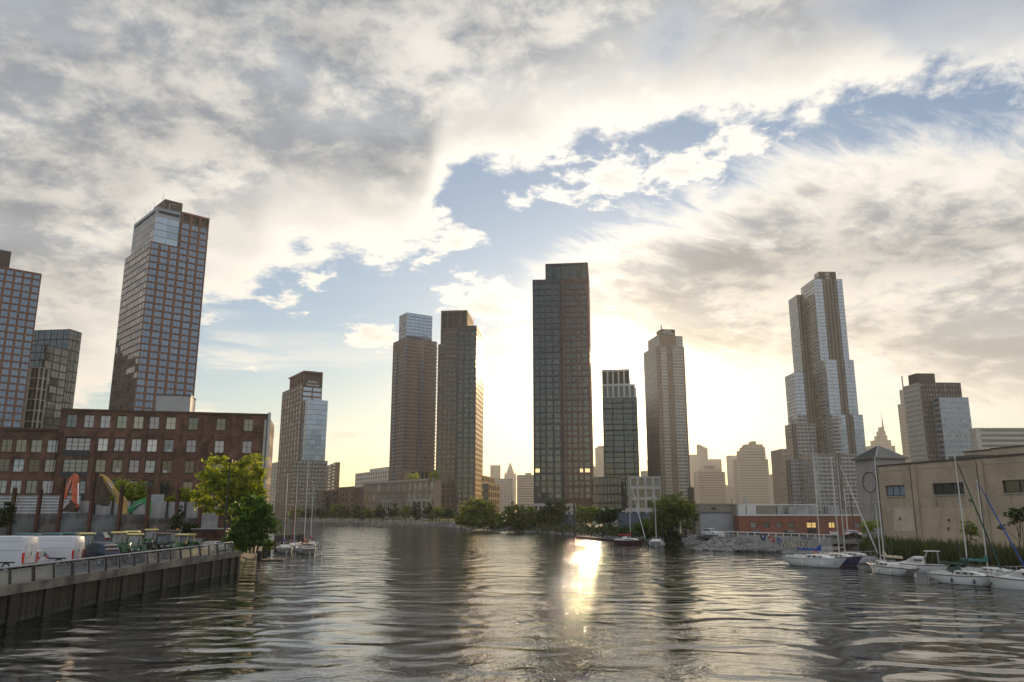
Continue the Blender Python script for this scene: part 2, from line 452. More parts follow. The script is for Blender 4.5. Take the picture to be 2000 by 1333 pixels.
def dirs(aR):
    a = R(aR); return Vector((-math.cos(a), math.sin(a), 0)), Vector((math.sin(a), math.cos(a), 0))
def reach(C, d, u, z):
    """length s along d from C so that C + s d (at height z) shows at pixel column u"""
    k = (u - 1000) / F
    return (k * (C.y * CP + (z - CAMZ) * SP) - C.x) / (d.x - k * d.y * CP)
class Block:
    """a box standing with its nearest vertical edge at pixel column uc; two visible faces run left and right"""
    def __init__(s, uc, vt, Y, aR, uL, uR, z0, wL=None, wR=None, zt=None):
        if zt is None: c = at(uc, vt, Y)
        else:
            k = (uc - 1000) / F; c = Vector((k * (Y * CP + (zt - CAMZ) * SP), Y, zt))
        s.z1 = c.z; s.z0 = z0; s.C = Vector((c.x, c.y, 0)); s.dL, s.dR = dirs(aR)
        s.wL = wL if wL is not None else abs(reach(s.C, s.dL, uL, s.z1)); s.wR = wR if wR is not None else abs(reach(s.C, s.dR, uR, s.z1))
        s.L = s.C + s.dL * s.wL; s.Rr = s.C + s.dR * s.wR; s.B = s.L + s.dR * s.wR
    def back(s, b, mat, roof=None):
        z0, z1 = s.z0, s.z1
        for p, q in ((s.Rr, s.B), (s.B, s.L)):
            b.quads([(p.x, p.y, z0), (q.x, q.y, z0), (q.x, q.y, z1), (p.x, p.y, z1)], mat)
        b.cap([s.C, s.Rr, s.B, s.L], z1, roof or mat)
    def plain(s, b, mat, roof=None):
        z0, z1 = s.z0, s.z1
        for p, q in ((s.L, s.C), (s.C, s.Rr)):
            b.quads([(p.x, p.y, z0), (q.x, q.y, z0), (q.x, q.y, z1), (p.x, p.y, z1)], mat)
        s.back(b, mat, roof)
    def left(s, b, xs, zs, mat, st, **k): b.facade(s.L, -s.dL, s.wL, s.z0, s.z1, xs, zs, mat, st, **k)
    def right(s, b, xs, zs, mat, st, **k): b.facade(s.C, s.dR, s.wR, s.z0, s.z1, xs, zs, mat, st, **k)
    def full(s, b, nL, nR, nz, fx, fz, mat, st, stR=None, top=0.0, bot=0.0, fxR=None, matR=None):
        zs = [(s.z0 + q0, s.z0 + q1) for q0, q1 in bays(s.z1 - s.z0, nz, fz, bot, top)]
        if nL: s.left(b, bays(s.wL, nL, fx), zs, mat, st)
        else: b.quads([(s.L.x, s.L.y, s.z0), (s.C.x, s.C.y, s.z0), (s.C.x, s.C.y, s.z1), (s.L.x, s.L.y, s.z1)], mat)
        if nR: s.right(b, bays(s.wR, nR, fxR or fx), zs, matR or mat, stR or st)
        else: b.quads([(s.C.x, s.C.y, s.z0), (s.Rr.x, s.Rr.y, s.z0), (s.Rr.x, s.Rr.y, s.z1), (s.C.x, s.C.y, s.z1)], mat)
        s.back(b, mat)
# ------------------------------------------------------------------ water and ground
def water_material():
    m = bpy.data.materials.new('water'); m.use_nodes = True
    q = NT(m.node_tree); b = q.n['Principled BSDF']
    b.inputs['Base Color'].default_value = (0.006, 0.0075, 0.0045, 1)
    b.inputs['Roughness'].default_value = 0.03; b.inputs['IOR'].default_value = 2.2
    g = q.n.new('ShaderNodeNewGeometry'); pos = g.outputs['Position']
    x, y, z = q.sep(pos)
    q.l.new(q.step(y, 60.0, 260.0, 0.03, 0.09), b.inputs['Roughness'])      # ripples too small to resolve further off
    # smooth oily swell, crests lying across the view and bent
    sw = q.noise(q.vmath('MULTIPLY', pos, (0.75, 1.0, 1.0)), 0.20, 1.5, 0.40, 1.2)
    sw2 = q.noise(q.vmath('MULTIPLY', pos, (0.8, 1.0, 1.0)), 0.85, 2.5, 0.5, 0.9)
    # wind ripples in mid channel and in patches
    chan = q.math('EXPONENT', q.math('MULTIPLY', q.math('POWER', q.math('DIVIDE', q.math('SUBTRACT', x, 1.0), q.math('ADD', 7.0, q.math('MULTIPLY', y, 0.13))), 2.0), -1.0))
    patch = q.step(q.noise(q.vmath('MULTIPLY', pos, (0.5, 1.0, 1.0)), 0.06, 2.0, 0.5, 0.5), 0.45, 0.62)
    far = q.step(y, 90.0, 260.0)
    fm = q.math('ADD', q.math('MULTIPLY', chan, 0.85), q.math('MULTIPLY', patch, 0.18), clamp=True)
    fm = q.math('MAXIMUM', fm, q.math('MULTIPLY', far, 0.38))
    fm = q.math('ADD', fm, 0.16)
    ri = q.noise(q.vmath('MULTIPLY', pos, (0.85, 1.0, 1.0)), 2.6, 3.0, 0.6, 0.6)
    rf = q.noise(q.vmath('MULTIPLY', pos, (0.85, 1.0, 1.0)), 7.0, 2.0, 0.55, 0.3)
    wob = q.noise(pos, 0.11, 2.0, 0.5, 0.4)
    h = q.math('MULTIPLY', sw, 0.34)
    slick = q.step(q.noise(q.vmath('MULTIPLY', pos, (0.6, 1.0, 1.0)), 0.05, 2.0, 0.5, 0.8), 0.38, 0.60, 0.25, 1.35)
    h = q.math('ADD', h, q.math('MULTIPLY', q.math('MULTIPLY', sw2, 0.060), slick))
    for (kx, ky, wn, am, off) in ((0.55, 1.55, 9.0, 0.026, 0.0), (-0.75, 1.15, 11.0, 0.022, 2.1), (0.15, 2.6, 12.0, 0.010, 4.0)):    # crossing wakes
        ph = q.math('ADD', q.math('ADD', q.math('MULTIPLY', x, kx), q.math('MULTIPLY', y, ky)), q.math('ADD', q.math('MULTIPLY', wob, wn), off))
        pt_ = q.step(q.noise(q.vmath('ADD', pos, (off * 31.0, 7.0, 0.0)), 0.035, 1.0, 0.5, 0.3), 0.40, 0.62)
        h = q.math('ADD', h, q.math('MULTIPLY', q.math('MULTIPLY', q.math('SINE', ph), am), pt_))
    h = q.math('ADD', h, q.math('MULTIPLY', q.math('MULTIPLY', ri, 0.036), q.math('MULTIPLY', fm, slick)))
    h = q.math('ADD', h, q.math('MULTIPLY', q.math('MULTIPLY', rf, 0.019), fm))
    h = q.math('MULTIPLY', h, q.step(y, 45.0, 220.0, 1.0, 0.85))          # sheltered, flatter water further off
    bp = q.n.new('ShaderNodeBump'); bp.inputs['Strength'].default_value = 1.0; bp.inputs['Distance'].default_value = 1.0
    q.l.new(h, bp.inputs['Height']); q.l.new(bp.outputs[0], b.inputs['Normal'])
    return m
mb = MB()
Wm = water_material()
mb.poly([(-2500, -60, 0), (2500, -60, 0), (2500, 800, 0), (-2500, 800, 0)], Wm)
tag(mb.build('water'), kind='structure')

M_soil = material('soil', (0.075, 0.065, 0.05), 0.95, 0.5, 0.15)
M_asph = material('asphalt', (0.045, 0.045, 0.047), 0.9, 0.35, 0.25)
from mathutils.geometry import tessellate_polygon
shore = [(-36.2, -55), (-36.2, 106.5), (-40, 113), (-46, 148), (-56, 185), (-120, 270), (-300, 560)]
shore += [tuple(gp(u, v)[:2]) for (u, v) in ((540, 1018), (620, 1019.5), (700, 1021.5), (800, 1025), (860, 1029), (900, 1032), (1000, 1038), (1100, 1044), (1160, 1049), (1230, 1055), (1300, 1060), (1340, 1063), (1400, 1067), (1470, 1071))]
shore += [(53.3, 160.6), (60.9, 148.4), (62.0, 141), (58.6, 128), (58, 110), (60, 80), (62, 40), (64, -55)]
outer = [(2450, -55), (2450, 3550), (-2450, 3550), (-2450, -55)]
def inset(pts, d):
    out = []
    for i, p in enumerate(pts):
        a = Vector(pts[max(i - 1, 0)]); b = Vector(pts[min(i + 1, len(pts) - 1)])
        t = (b - a).normalized(); n = Vector((-t.y, t.x))
        out.append((p[0] + n.x * d, p[1] + n.y * d))
    return out
inn = inset(shore, 3.5)
inn[0] = (inn[0][0], -55); inn[-1] = (inn[-1][0], -55)
mb = MB()
ring = [(x, y, 1.8) for x, y in inn] + [(x, y, 1.8) for x, y in outer]
tris = tessellate_polygon([[Vector(p) for p in ring]])
mb.raw(ring, [tuple(t) for t in tris], M_soil)
for i in range(len(shore) - 1):
    a, b, c, d = shore[i], shore[i + 1], inn[i + 1], inn[i]
    mb.poly([(a[0], a[1], -0.4), (b[0], b[1], -0.4), (c[0], c[1], 1.8), (d[0], d[1], 1.8)], M_soil)
tag(mb.build('ground'), kind='structure')

# ------------------------------------------------------------------ haze
HAZE = 0.00010
hm = bpy.data.materials.new('haze'); hm.use_nodes = True
q = NT(hm.node_tree); q.n.clear()
pv = q.n.new('ShaderNodeVolumePrincipled'); pv.inputs['Density'].default_value = HAZE
pv.inputs['Color'].default_value = (0.93, 0.93, 0.92, 1); pv.inputs['Anisotropy'].default_value = 0.32
ho = q.n.new('ShaderNodeOutputMaterial'); q.l.new(pv.outputs[0], ho.inputs['Volume'])
mb = MB(); mb.box(-2500 - 40, 2540, -100, 3600, -2.0, 262, hm)
tag(mb.build('haze'), kind='stuff')
# ------------------------------------------------------------------ towers
G_blue = glass('blue_glass', (0.03, 0.045, 0.07), (0.10, 0.13, 0.17), tint=(.36, .50, .68), ior=2.4, wob=0.012)
G_side = glass('pale_glass', (0.05, 0.055, 0.06), (0.25, 0.24, 0.22), ior=2.6, wob=0.03)
G_dark = glass('grey_green_glass', (0.026, 0.036, 0.034), (0.10, 0.115, 0.105), tint=(1.0, .92, .80), ior=1.85, wob=0.012)
G_green = glass('green_glass', (0.015, 0.03, 0.028), (0.10, 0.14, 0.12), ior=2.0, wob=0.02)
G_pale = glass('curtained_glass', (0.16, 0.16, 0.15), (0.45, 0.44, 0.40), ior=1.6, wob=0.01, bright=0.3)
G_sky = glass('sky_glass', (0.03, 0.05, 0.075), (0.10, 0.135, 0.165), tint=(.62, .80, 1.0), ior=2.7, wob=0.012)
M_org = material('orange_brown_brick', (0.17, 0.082, 0.05), 0.8, 0.18, 0.6)
M_brn = material('brown_brick', (0.135, 0.085, 0.062), 0.85, 0.2, 0.5)
M_dkbrn = material('dark_brown_metal', (0.05, 0.034, 0.028), 0.6)
M_redbr = material('red_brown_metal', (0.085, 0.034, 0.026), 0.55, 0.15, 0.4)
M_slate = material('slate_metal', (0.03, 0.032, 0.037), 0.5, 0.15, 0.4)
M_black = material('black_metal', (0.018, 0.018, 0.02), 0.5)
M_white = material('white_panel', (0.55, 0.54, 0.52), 0.6, 0.08, 0.3)
M_grey = material('grey_panel', (0.30, 0.31, 0.32), 0.6, 0.1, 0.3)
M_frame = material('window_frame', (0.10, 0.09, 0.085), 0.5)
M_wframe = material('white_window_frame', (0.5, 0.49, 0.47), 0.5)
M_conc = material('pale_concrete', (0.36, 0.345, 0.32), 0.85, 0.12, 0.3)
M_steelw = material('painted_steel', (0.6, 0.6, 0.6), 0.4)

def davits(b, pts, h=2.4):
    mb = MB()
    for (x, y, z, dx, dy) in pts:
        mb.tube([(x, y, z), (x, y, z + h), (x + dx, y + dy, z + h - .1)], 0.09, M_steelw, 5)
    o = mb.build('roof_davits', b.root); o.location = -b.o; tag(o, kind='stuff')

# --- the big tower above the brick warehouse
Y = 360
b = Building('apartment_tower', 'tall orange brick grid tower with blue glass crown behind the brick warehouse', 'tower', at(294.6, 471, Y).x, Y)
lo = Block(294.6, 471, Y, 47, 244.5, 403.6, 2.0)
z795 = at(265, 795, Y).z
fh = (lo.z1 - z795) / 24
nf = int((lo.z1 - 2) / fh); zs = [(lo.z1 - fh * (k + 1) + .34, lo.z1 - fh * k - .32) for k in reversed(range(nf))]
S1 = Style(G_blue, M_frame, 2, 1, 0.10, 0.45); S1b = Style(G_side, M_frame, 2, 1, 0.08, 0.05)
lo.left(b, bays(lo.wL, 9, 0.90), zs, M_org, S1b)
W6 = lo.wR / 6
lo.right(b, bays(lo.wR, 6, 0.78), zs, M_org, S1)
lo.back(b, M_brn)
# three right-hand bays run on up to the crown
c0 = lo.C + lo.dR * (W6 * 3)
zc = at(403.6, 427, (lo.C + lo.dR * lo.wR).y).z
nu = 4
zs2 = [(lo.z1 + .34 + fh * k, lo.z1 + fh * (k + 1) - .32) for k in range(nu)]
ztop = lo.z1 + fh * nu
b.facade(c0, lo.dR, W6 * 3, lo.z1 + .002, ztop, bays(W6 * 3, 3, .78), zs2, M_org, S1)
SL = Style(M_black, M_black, 1, 1, 0.0, 1.2)
b.facade(c0, lo.dR, W6 * 3, ztop, zc, bays(W6 * 3, 3, .76), [(ztop + .3, zc - 1.1)], M_org, SL)
e0 = c0 + lo.dR * W6 * 3; bk = lo.dL * (lo.wL * .75)
for p_, q_ in ((e0, e0 + bk), (e0 + bk, c0 + bk), (c0 + bk, c0)):
    b.quads([(p_.x, p_.y, lo.z1), (q_.x, q_.y, lo.z1), (q_.x, q_.y, zc), (p_.x, p_.y, zc)], M_org)
b.cap([c0, e0, e0 + bk, c0 + bk], zc, M_dkbrn)
# blue glass box
g0 = lo.C + lo.dR * 1.6 + lo.dL * 1.6
zg_ = at(306, 404, g0.y).z
wLg = abs(reach(g0, lo.dL, 262, zg_)); wRg = W6 * 3 - 1.65
SG = Style(G_sky, M_frame, 6, 1, 0.07, 0.08)
zt_ = zg_ - 3.6
zsg = [(z_ + .12, z_ + 3.3) for z_ in [lo.z1 + .3 + 3.45 * k for k in range(int((zt_ - lo.z1) / 3.45))]]
b.facade(g0, lo.dR, wRg, lo.z1, zt_, bays(wRg, 2, .99), zsg, M_grey, SG)
b.facade(g0 + lo.dL * wLg, -lo.dL, wLg, lo.z1, zt_, bays(wLg, 5, .99), zsg, M_grey, Style(G_side, M_frame, 4, 1, 0.05, 0.06))
SLv = Style(M_black, M_black, 1, 1, 0.0, 0.8)
M_bluem = material('blue_metal_panel', (0.16, 0.21, 0.27), 0.35)
b.facade(g0, lo.dR, wRg, zt_, zg_, [(1.2, wRg - .8)], [(zt_ + .6, zg_ - 1.6)], M_bluem, SLv)
b.facade(g0 + lo.dL * wLg, -lo.dL, wLg, zt_, zg_, [(.8, wLg - 1.2)], [(zt_ + .6, zg_ - 1.6)], M_bluem, SLv)
g1 = g0 + lo.dR * wRg; g2 = g0 + lo.dL * wLg; g3 = g1 + lo.dL * wLg
for p_, q_ in ((g1, g3), (g3, g2)):
    b.quads([(p_.x, p_.y, lo.z1), (q_.x, q_.y, lo.z1), (q_.x, q_.y, zg_), (p_.x, p_.y, zg_)], M_bluem)
b.cap([g0, g1, g3, g2], zg_, M_grey)
# penthouse
ph = Block(322.5, 389, g0.y + 5, 47, 300, 357, zc - 3.0)
zph = max(zg_, zc)
ph.plain(b, M_dkbrn)
davits(b, [((g0 + lo.dL * t).x, (g0 + lo.dL * t).y, zg_, -.6, -.9) for t in (4, 10, 16, 22, wLg - 1)] + [((c0 + lo.dR * W6 * 2.9).x, (c0 + lo.dR * W6 * 2.9).y, zc, -2, .2), ((g0 + lo.dR * 6).x, (g0 + lo.dR * 6).y, zg_, 3, .6)], 3.0)
mb = MB(); pa = ph.C + ph.dL * 3
mb.tube([(pa.x, pa.y, ph.z1 - 1), (pa.x, pa.y, ph.z1 + 4.2)], [.12, .05], M_grey, 5)
o = mb.build('antenna', b.root); o.location = -b.o
b.finish(300)

# --- its twin at the left edge of the picture
Y = 335
b = Building('apartment_tower', 'orange brick grid tower cut by the left edge of the picture', 'tower', at(-42, 524, Y).x, Y)
t0 = Block(-42, 512, Y, 47, -90, 82, 2.0)
fh = 3.32; zr = at(82, 535, t0.Rr.y).z
t0.z1 = zr
crown = 3.2
nf = int((zr - crown - 2) / fh); zs = [(zr - crown - fh * (k + 1) + .34, zr - crown - fh * k - .32) for k in reversed(range(nf))]
t0.right(b, bays(t0.wR, 7, .78), zs + [(zr - crown + .3, zr - .9)], M_org, S1)
t0.left(b, bays(t0.wL, 9, .86), zs, M_org, S1b)
t0.back(b, M_brn, M_dkbrn)
pc = t0.C + t0.dR * (t0.wR * .42) + t0.dL * 3
k_ = reach(pc, t0.dR, 17.5, zr)
p2 = pc + t0.dR * k_
zph = at(17.5, 492, p2.y).z
mbp = [pc - t0.dR * 8, p2, p2 + t0.dL * 10, pc - t0.dR * 8 + t0.dL * 10]
for i in range(4):
    p_, q_ = mbp[i], mbp[(i + 1) % 4]
    b.quads([(p_.x, p_.y, zr - .5), (q_.x, q_.y, zr - .5), (q_.x, q_.y, zph), (p_.x, p_.y, zph)], M_dkbrn)
b.cap(mbp, zph, M_dkbrn)
b.finish(300)

# --- dark green glass tower between them
Y = 430
b = Building('apartment_tower', 'dark green glass tower between the two orange brick grid towers', 'tower', at(137, 643, Y).x, Y)
t2 = Block(137.3, 643, Y, 8, 52, 160, 2.0)
S2 = Style(G_green, M_black, 2, 2, 0.12, 0.15)
t2.full(b, 7, 3, 18, .90, .90, M_black, S2)
b3 = Block(92, 673, Y - 18, 8, 50, 119, 2.0, wR=17.5)
b3.full(b, 4, 3, 22, .9, .88, M_black, Style(G_green, M_black, 2, 1, 0.1, 0.15))
b.finish(120)
Y = 398
b = Building('apartment_block', 'slim white framed glass block in front of the dark green glass tower', 'building', at(78.5, 717, Y).x, Y)
t3 = Block(78.5, 717, Y, 12, 58, 96.5, 2.0)
t3.full(b, 1, 2, 14, .80, .93, M_white, Style(G_green, M_white, 2, 1, 0.12, 0.5), Style(M_black, M_black, 1, 1, 0.06, 0.7))
b.finish(40)

# --- tower with the lettering on its crown
Y = 640
b = Building('apartment_tower', 'brown tower with rooftop web address sign and glass wing', 'tower', at(593.6, 724, Y).x, Y)
u_ = Block(593.6, 724, Y, 58, 553, 631, 2.0)
zlow = at(554.5, 767, u_.L.y).z                       # shoulder level of the long left face
wcut = abs(reach(u_.C, u_.dL, 566.5, u_.z1))
zt, zb = u_.z1, zlow
nrow = 17; fhh = (zlow - 14) / 23
zsl = [(14 + fhh * k + .5, 14 + fhh * (k + 1) - .45) for k in range(23)]
SW = Style(G_pale, M_frame, 2, 1, 0.08, 0.35)
b.facade(u_.L, -u_.dL, u_.wL, 2.0, zlow, bays(u_.wL, 7, .60, 0, 2.2), zsl, M_brn, SW)
Lc = u_.C + u_.dL * wcut
b.facade(Lc, -u_.dL, wcut, zlow, zt, bays(wcut, 5, .74), [(zlow + .8 + 4.6 * k, zlow + 4.6 * (k + 1)) for k in range(max(1, int((zt - zlow - 1) / 4.6)))], M_brn, Style(M_dkbrn, M_dkbrn, 1, 1, 0.0, 0.8))
# right face: open crown, sign board, glazed storeys
zs_top, zs_bot = at(593.6, 741, Y).z, at(593.6, 755, Y).z
W = u_.wR
b.facade(u_.C, u_.dR, W, zs_top, zt, [(.9, W - 1.0)], [(zs_top + .1, zt - 1.4)], M_brn, Style(M_dkbrn, M_dkbrn, 1, 1, 0.0, 3.0))
b.quads([(u_.C.x, u_.C.y, zs_bot), (u_.Rr.x, u_.Rr.y, zs_bot), (u_.Rr.x, u_.Rr.y, zs_top), (u_.C.x, u_.C.y, zs_top)], M_black)
zg1 = 2.0
nf = int((zs_bot - zg1) / 4.2)
b.facade(u_.C, u_.dR, W, zg1, zs_bot, bays(W, 2, .86), [(zs_bot - 4.2 * (k + 1) + .8, zs_bot - 4.2 * k - .4) for k in reversed(range(nf))], M_brn, Style(G_sky, M_frame, 3, 1, 0.1, 0.4))
for p_, q_, za, zb_ in ((u_.Rr, u_.B, 2.0, zt), (Lc, u_.L, zlow, zlow)):
    if zb_ > za: b.quads([(p_.x, p_.y, za), (q_.x, q_.y, za), (q_.x, q_.y, zb_), (p_.x, p_.y, zb_)], M_brn)
Bc = Lc + u_.dR * W
b.quads([(Bc.x, Bc.y, zlow), (Lc.x, Lc.y, zlow), (Lc.x, Lc.y, zt), (Bc.x, Bc.y, zt)], M_brn)
b.cap([u_.C, u_.Rr, Bc, Lc], zt, M_brn); b.cap([Lc, Bc, u_.B, u_.L], zlow, M_brn)
# cantilevered roof slab
q0 = Lc + u_.dL * 5; q1 = Bc + u_.dL * 5
mb_ = [Lc - Vector((0, 0, 0)), Bc, q1, q0]
zsl_ = at(566, 737, Lc.y).z
b.wall.prism([((p_ - b.o).x, (p_ - b.o).y) for p_ in (q0, Lc, Bc, q1)], zsl_ - 1.1 - b.o.z, zsl_ - b.o.z, M_brn)
# glass wing
wg = Block(600.5, 780, Y - 9, 58, 592, 640.5, 2.0)
zws = [(wg.z1 - 4.1 * (k + 1) + .25, wg.z1 - 4.1 * k - .15) for k in reversed(range(int((wg.z1 - 2) / 4.1)))]
wg.right(b, bays(wg.wR, 4, .985), zws, M_grey, Style(G_sky, M_grey, 3, 1, 0.07, 0.12))
wg.left(b, bays(wg.wL, 1, .7), zws, M_conc, Style(G_sky, M_grey, 2, 1, 0.07, 0.4))
wg.back(b, M_grey)
# brick shoulder and low wings
for (uc, vt, dy, uL, uR, nL, nR, nz, mm) in ((626.5, 899, -24, 573, 639.5, 0, 3, 13, M_redbr),):
    k = Block(574, 899, Y - 30, 64, 568, 640, 2.0, wL=18)
    k.full(b, 2, 11, 15, .62, .62, M_brn, Style(G_sky, M_frame, 2, 1, 0.08, 0.3))
b.finish(300)
# lettering, built flat on the board
def lettering(text, size, mat, parent, loc, r, ext=0.12, align='CENTER', name='lettering', space=1.0):
    c = bpy.data.curves.new(name, 'FONT'); c.body = text; c.size = size; c.extrude = ext; c.align_x = align; c.align_y = 'CENTER'
    c.space_line = space; c.materials.append(mat); c.resolution_u = 2
    o0 = bpy.data.objects.new(name, c); COL.objects.link(o0)
    dg = bpy.context.evaluated_depsgraph_get(); me = bpy.data.meshes.new_from_object(o0.evaluated_get(dg))
    bpy.data.objects.remove(o0); me.name = name
    if not me.materials: me.materials.append(mat)
    o = bpy.data.objects.new(name, me); COL.objects.link(o); o.parent = parent
    o.rotation_euler = (R(90), 0, math.atan2(r.y, r.x)); o.location = loc
    return o
M_sign = material('sign_white', (0.75, 0.75, 0.73), 0.5)
nrm = Vector((u_.dR.y, -u_.dR.x, 0))
pc = u_.C + u_.dR * (W * .5) + nrm * .25; pc.z = (zs_top + zs_bot) / 2
lettering('Gotham\nPoint.com', (zs_top - zs_bot) * .44, M_sign, b.root, pc - b.o, u_.dR, space=.95)

# --- brown tower with a glass top
Y = 625
b = Building('apartment_tower', 'slim brown tower with curved blue glass top and pale balcony strips', 'tower', at(791.6, 660, Y).x, Y)
k = Block(791.6, 660, Y, 57, 768, 853.5, 2.0)
M_gbr = material('grey_brown_brick', (0.225, 0.18, 0.15), 0.85, 0.12, 0.4)
n = 50
zz = [(2 + (k.z1 - 2) / n * (i + .28), 2 + (k.z1 - 2) / n * (i + .80)) for i in range(n)]
S = Style(G_sky, M_frame, 1, 1, 0.06, 0.3)
W = k.wR
xr = []
cw = W / 17
for i in range(17):
    if i in (0, 8, 9): continue
    xr.append((cw * (i + .28), cw * (i + .74)))
k.right(b, xr, zz, M_gbr, S)
xl = bays(k.wL, 8, .5)
k.left(b, xl, zz, M_gbr, S)
k.back(b, M_gbr)
# balcony strips
mbs = MB()
nR = Vector((k.dR.y, -k.dR.x, 0)); nL = Vector((-k.dR.x, -k.dR.y, 0))
for i in range(n - 2):
    z_ = zz[i][0] - .5
    for (base, d_, nn, x0, x1, top_) in ((k.C, k.dR, nR, cw * .05, cw * 1.0, 99), (k.C, k.dR, nR, cw * 8.05, cw * 9.95, n * .86), (k.Rr, k.dL, -k.dL * 0 + k.dR, 1.0, 3.6, 99), (k.C, k.dL, nL, k.wL * .55, k.wL * .72, n * .9)):
        if i > top_ or i < 4: continue
        p_ = base + d_ * x0 - b.o; q_ = base + d_ * x1 - b.o
        mbs.raw([(p_.x, p_.y, z_), (q_.x, q_.y, z_), (q_.x + nn.x * 1.1, q_.y + nn.y * 1.1, z_), (p_.x + nn.x * 1.1, p_.y + nn.y * 1.1, z_),
                 (p_.x, p_.y, z_ + 1.3), (q_.x, q_.y, z_ + 1.3), (q_.x + nn.x * 1.1, q_.y + nn.y * 1.1, z_ + 1.3), (p_.x + nn.x * 1.1, p_.y + nn.y * 1.1, z_ + 1.3)],
                [(0, 1, 2, 3), (3, 2, 6, 7), (0, 3, 7, 4), (2, 1, 5, 6)], M_bluem)
o = mbs.build('balconies', b.root); tag(o, kind='stuff')
gt = Block(795, 610.6, Y + 2, 57, 780, 844.5, k.z1 - 3)
ng = 9
gz = [(gt.z0 + (gt.z1 - gt.z0) / ng * (i + .08), gt.z0 + (gt.z1 - gt.z0) / ng * (i + .9)) for i in range(ng)]
gt.right(b, bays(gt.wR, 6, .96), gz, M_bluem, Style(G_sky, M_bluem, 3, 1, 0.08, 0.1))
gt.left(b, bays(gt.wL, 4, .96), gz, M_bluem, Style(G_side, M_bluem, 2, 1, 0.08, 0.1))
gt.back(b, M_bluem)
b.finish(0)

# --- brown and slate tower whose right flank catches the sun
Y = 560
b = Building('apartment_tower', 'brown and slate tower whose narrow right flank catches the low sun', 'tower', at(931, 636, Y).x, Y)
sl = Block(931, 636, Y, 6.0, 894, 945, 2.0)
n = 38
def rows(z0, z1, n, f0=.14, f1=.86, band=0):
    h = (z1 - z0) / n; out = []
    for i in range(n):
        e = .14 * h if band and i % band == band - 1 else 0
        out.append((z0 + h * (i + f0), z0 + h * (i + f1) - e))
    return out
sl.left(b, bays(sl.wL, 3, .74, .6, .6), rows(2, sl.z1 - 4, n, .10, .92, 4), M_slate, Style(G_dark, M_frame, 3, 1, 0.1, 0.35))
M_sungold = material('sunlit_gold_metal', (0.55, 0.36, 0.18), 0.28, 0.1, 0.3, metal=0.85)  # gold of the sunlit right flanks is put into the base colour
sl.right(b, bays(sl.wR, 10, .62), rows(2, sl.z1 - 1, n), M_sungold, Style(G_side, M_frame, 2, 1, 0.1, 0.25))
sl.back(b, M_brn)
Lp = sl.L + sl.dR * 1.5
wl = abs(reach(Lp, sl.dL, 856.5, sl.z1))
z667 = at(858, 672, Lp.y).z; z606 = at(860, 606, Lp.y).z; z640 = at(860, 643, Lp.y).z
S5 = Style(G_dark, M_frame, 2, 1, 0.08, 0.35)
e_ = Lp + sl.dL * wl
b.facade(e_, -sl.dL, wl, 2.0, z667, bays(wl, 4, .66, .8, .4), rows(2, z667, 36, .12, .84, 0), M_brn, S5)
wl2 = abs(reach(Lp, sl.dL, 860.5, z640)); e2 = Lp + sl.dL * wl2 + sl.dR * .6
b.facade(e2, -sl.dL, wl2, z667, z640, bays(wl2, 3, .7), rows(z667, z640, 3), M_brn, S5)
cr = Lp + sl.dR * .6
crR = abs(reach(cr, -sl.dL, 913, z606))
wcr = wl2 + crR
b.facade(e2, -sl.dL, wcr, z640, z606, bays(wcr, 4, .74, .6, .6), [(z640 + 1.0, z606 - 1.4)], M_brn, Style(M_black, M_black, 1, 1, 0.0, 1.0))
cc = e2 - sl.dL * wcr
wd = sl.wR * .8
b.facade(cc, sl.dR, wd, sl.z1 - 2, z606, bays(wd, 6, .62), [(sl.z1 + .5, z606 - 1.4)], M_sungold, Style(M_black, M_black, 1, 1, 0.0, 1.0))
be = e_ + sl.dR * sl.wR; 
b.quads([(be.x, be.y, 2), (e_.x, e_.y, 2), (e_.x, e_.y, z667), (be.x, be.y, z667)], M_brn)
b.cap([e_, Lp, Lp + sl.dR * sl.wR, be], z667, M_brn)
be2 = e2 + sl.dR * wd; cb = cc + sl.dR * wd
b.quads([(be2.x, be2.y, z667), (e2.x, e2.y, z667), (e2.x, e2.y, z606), (be2.x, be2.y, z606)], M_brn)
b.quads([(cb.x, cb.y, z667), (be2.x, be2.y, z667), (be2.x, be2.y, z606), (cb.x, cb.y, z606)], M_brn)
b.cap([e2, cc, cb, be2], z606, M_brn)
b.finish(240)

# --- the tallest dark tower in the middle
Y = 520
b = Building('apartment_tower', 'tallest dark tower in the middle, slate left half and red brown right half', 'tower', at(1147, 511, Y).x, Y)
cR = Block(1148.5, 537, Y + 1.2, 7.0, 1094, 1152, 2.0)
# right half, red brown
S6 = Style(G_dark, M_frame, 2, 1, 0.10, 0.4); S6n = Style(G_dark, M_frame, 3, 1, 0.10, 0.4)
W = cR.wL; wsum = [.10, .62, 1.0, 1.05, .8, 1.15]
zt1 = at(1100, 544, Y).z
zbase = 2 + 13
n = 36
zsR = []
h = (zt1 - 3.0 - zbase) / n
for i in range(n):
    zsR.append((zbase + h * i + (1.15 if i % 2 == 0 else .35), zbase + h * (i + 1) - .3))
xs = []; x = W * .06
for ww in (.55, 1.0, 1.15, .9, 1.35):
    q_ = ww / 4.95 * W * .90
    xs.append((x + q_ * .16, x + q_ * .84)); x += q_
cR.z1 = zt1
cR.left(b, xs, zsR, M_redbr, S6)
cR.right(b, [], [], M_redbr, S6)
cR.back(b, M_redbr)
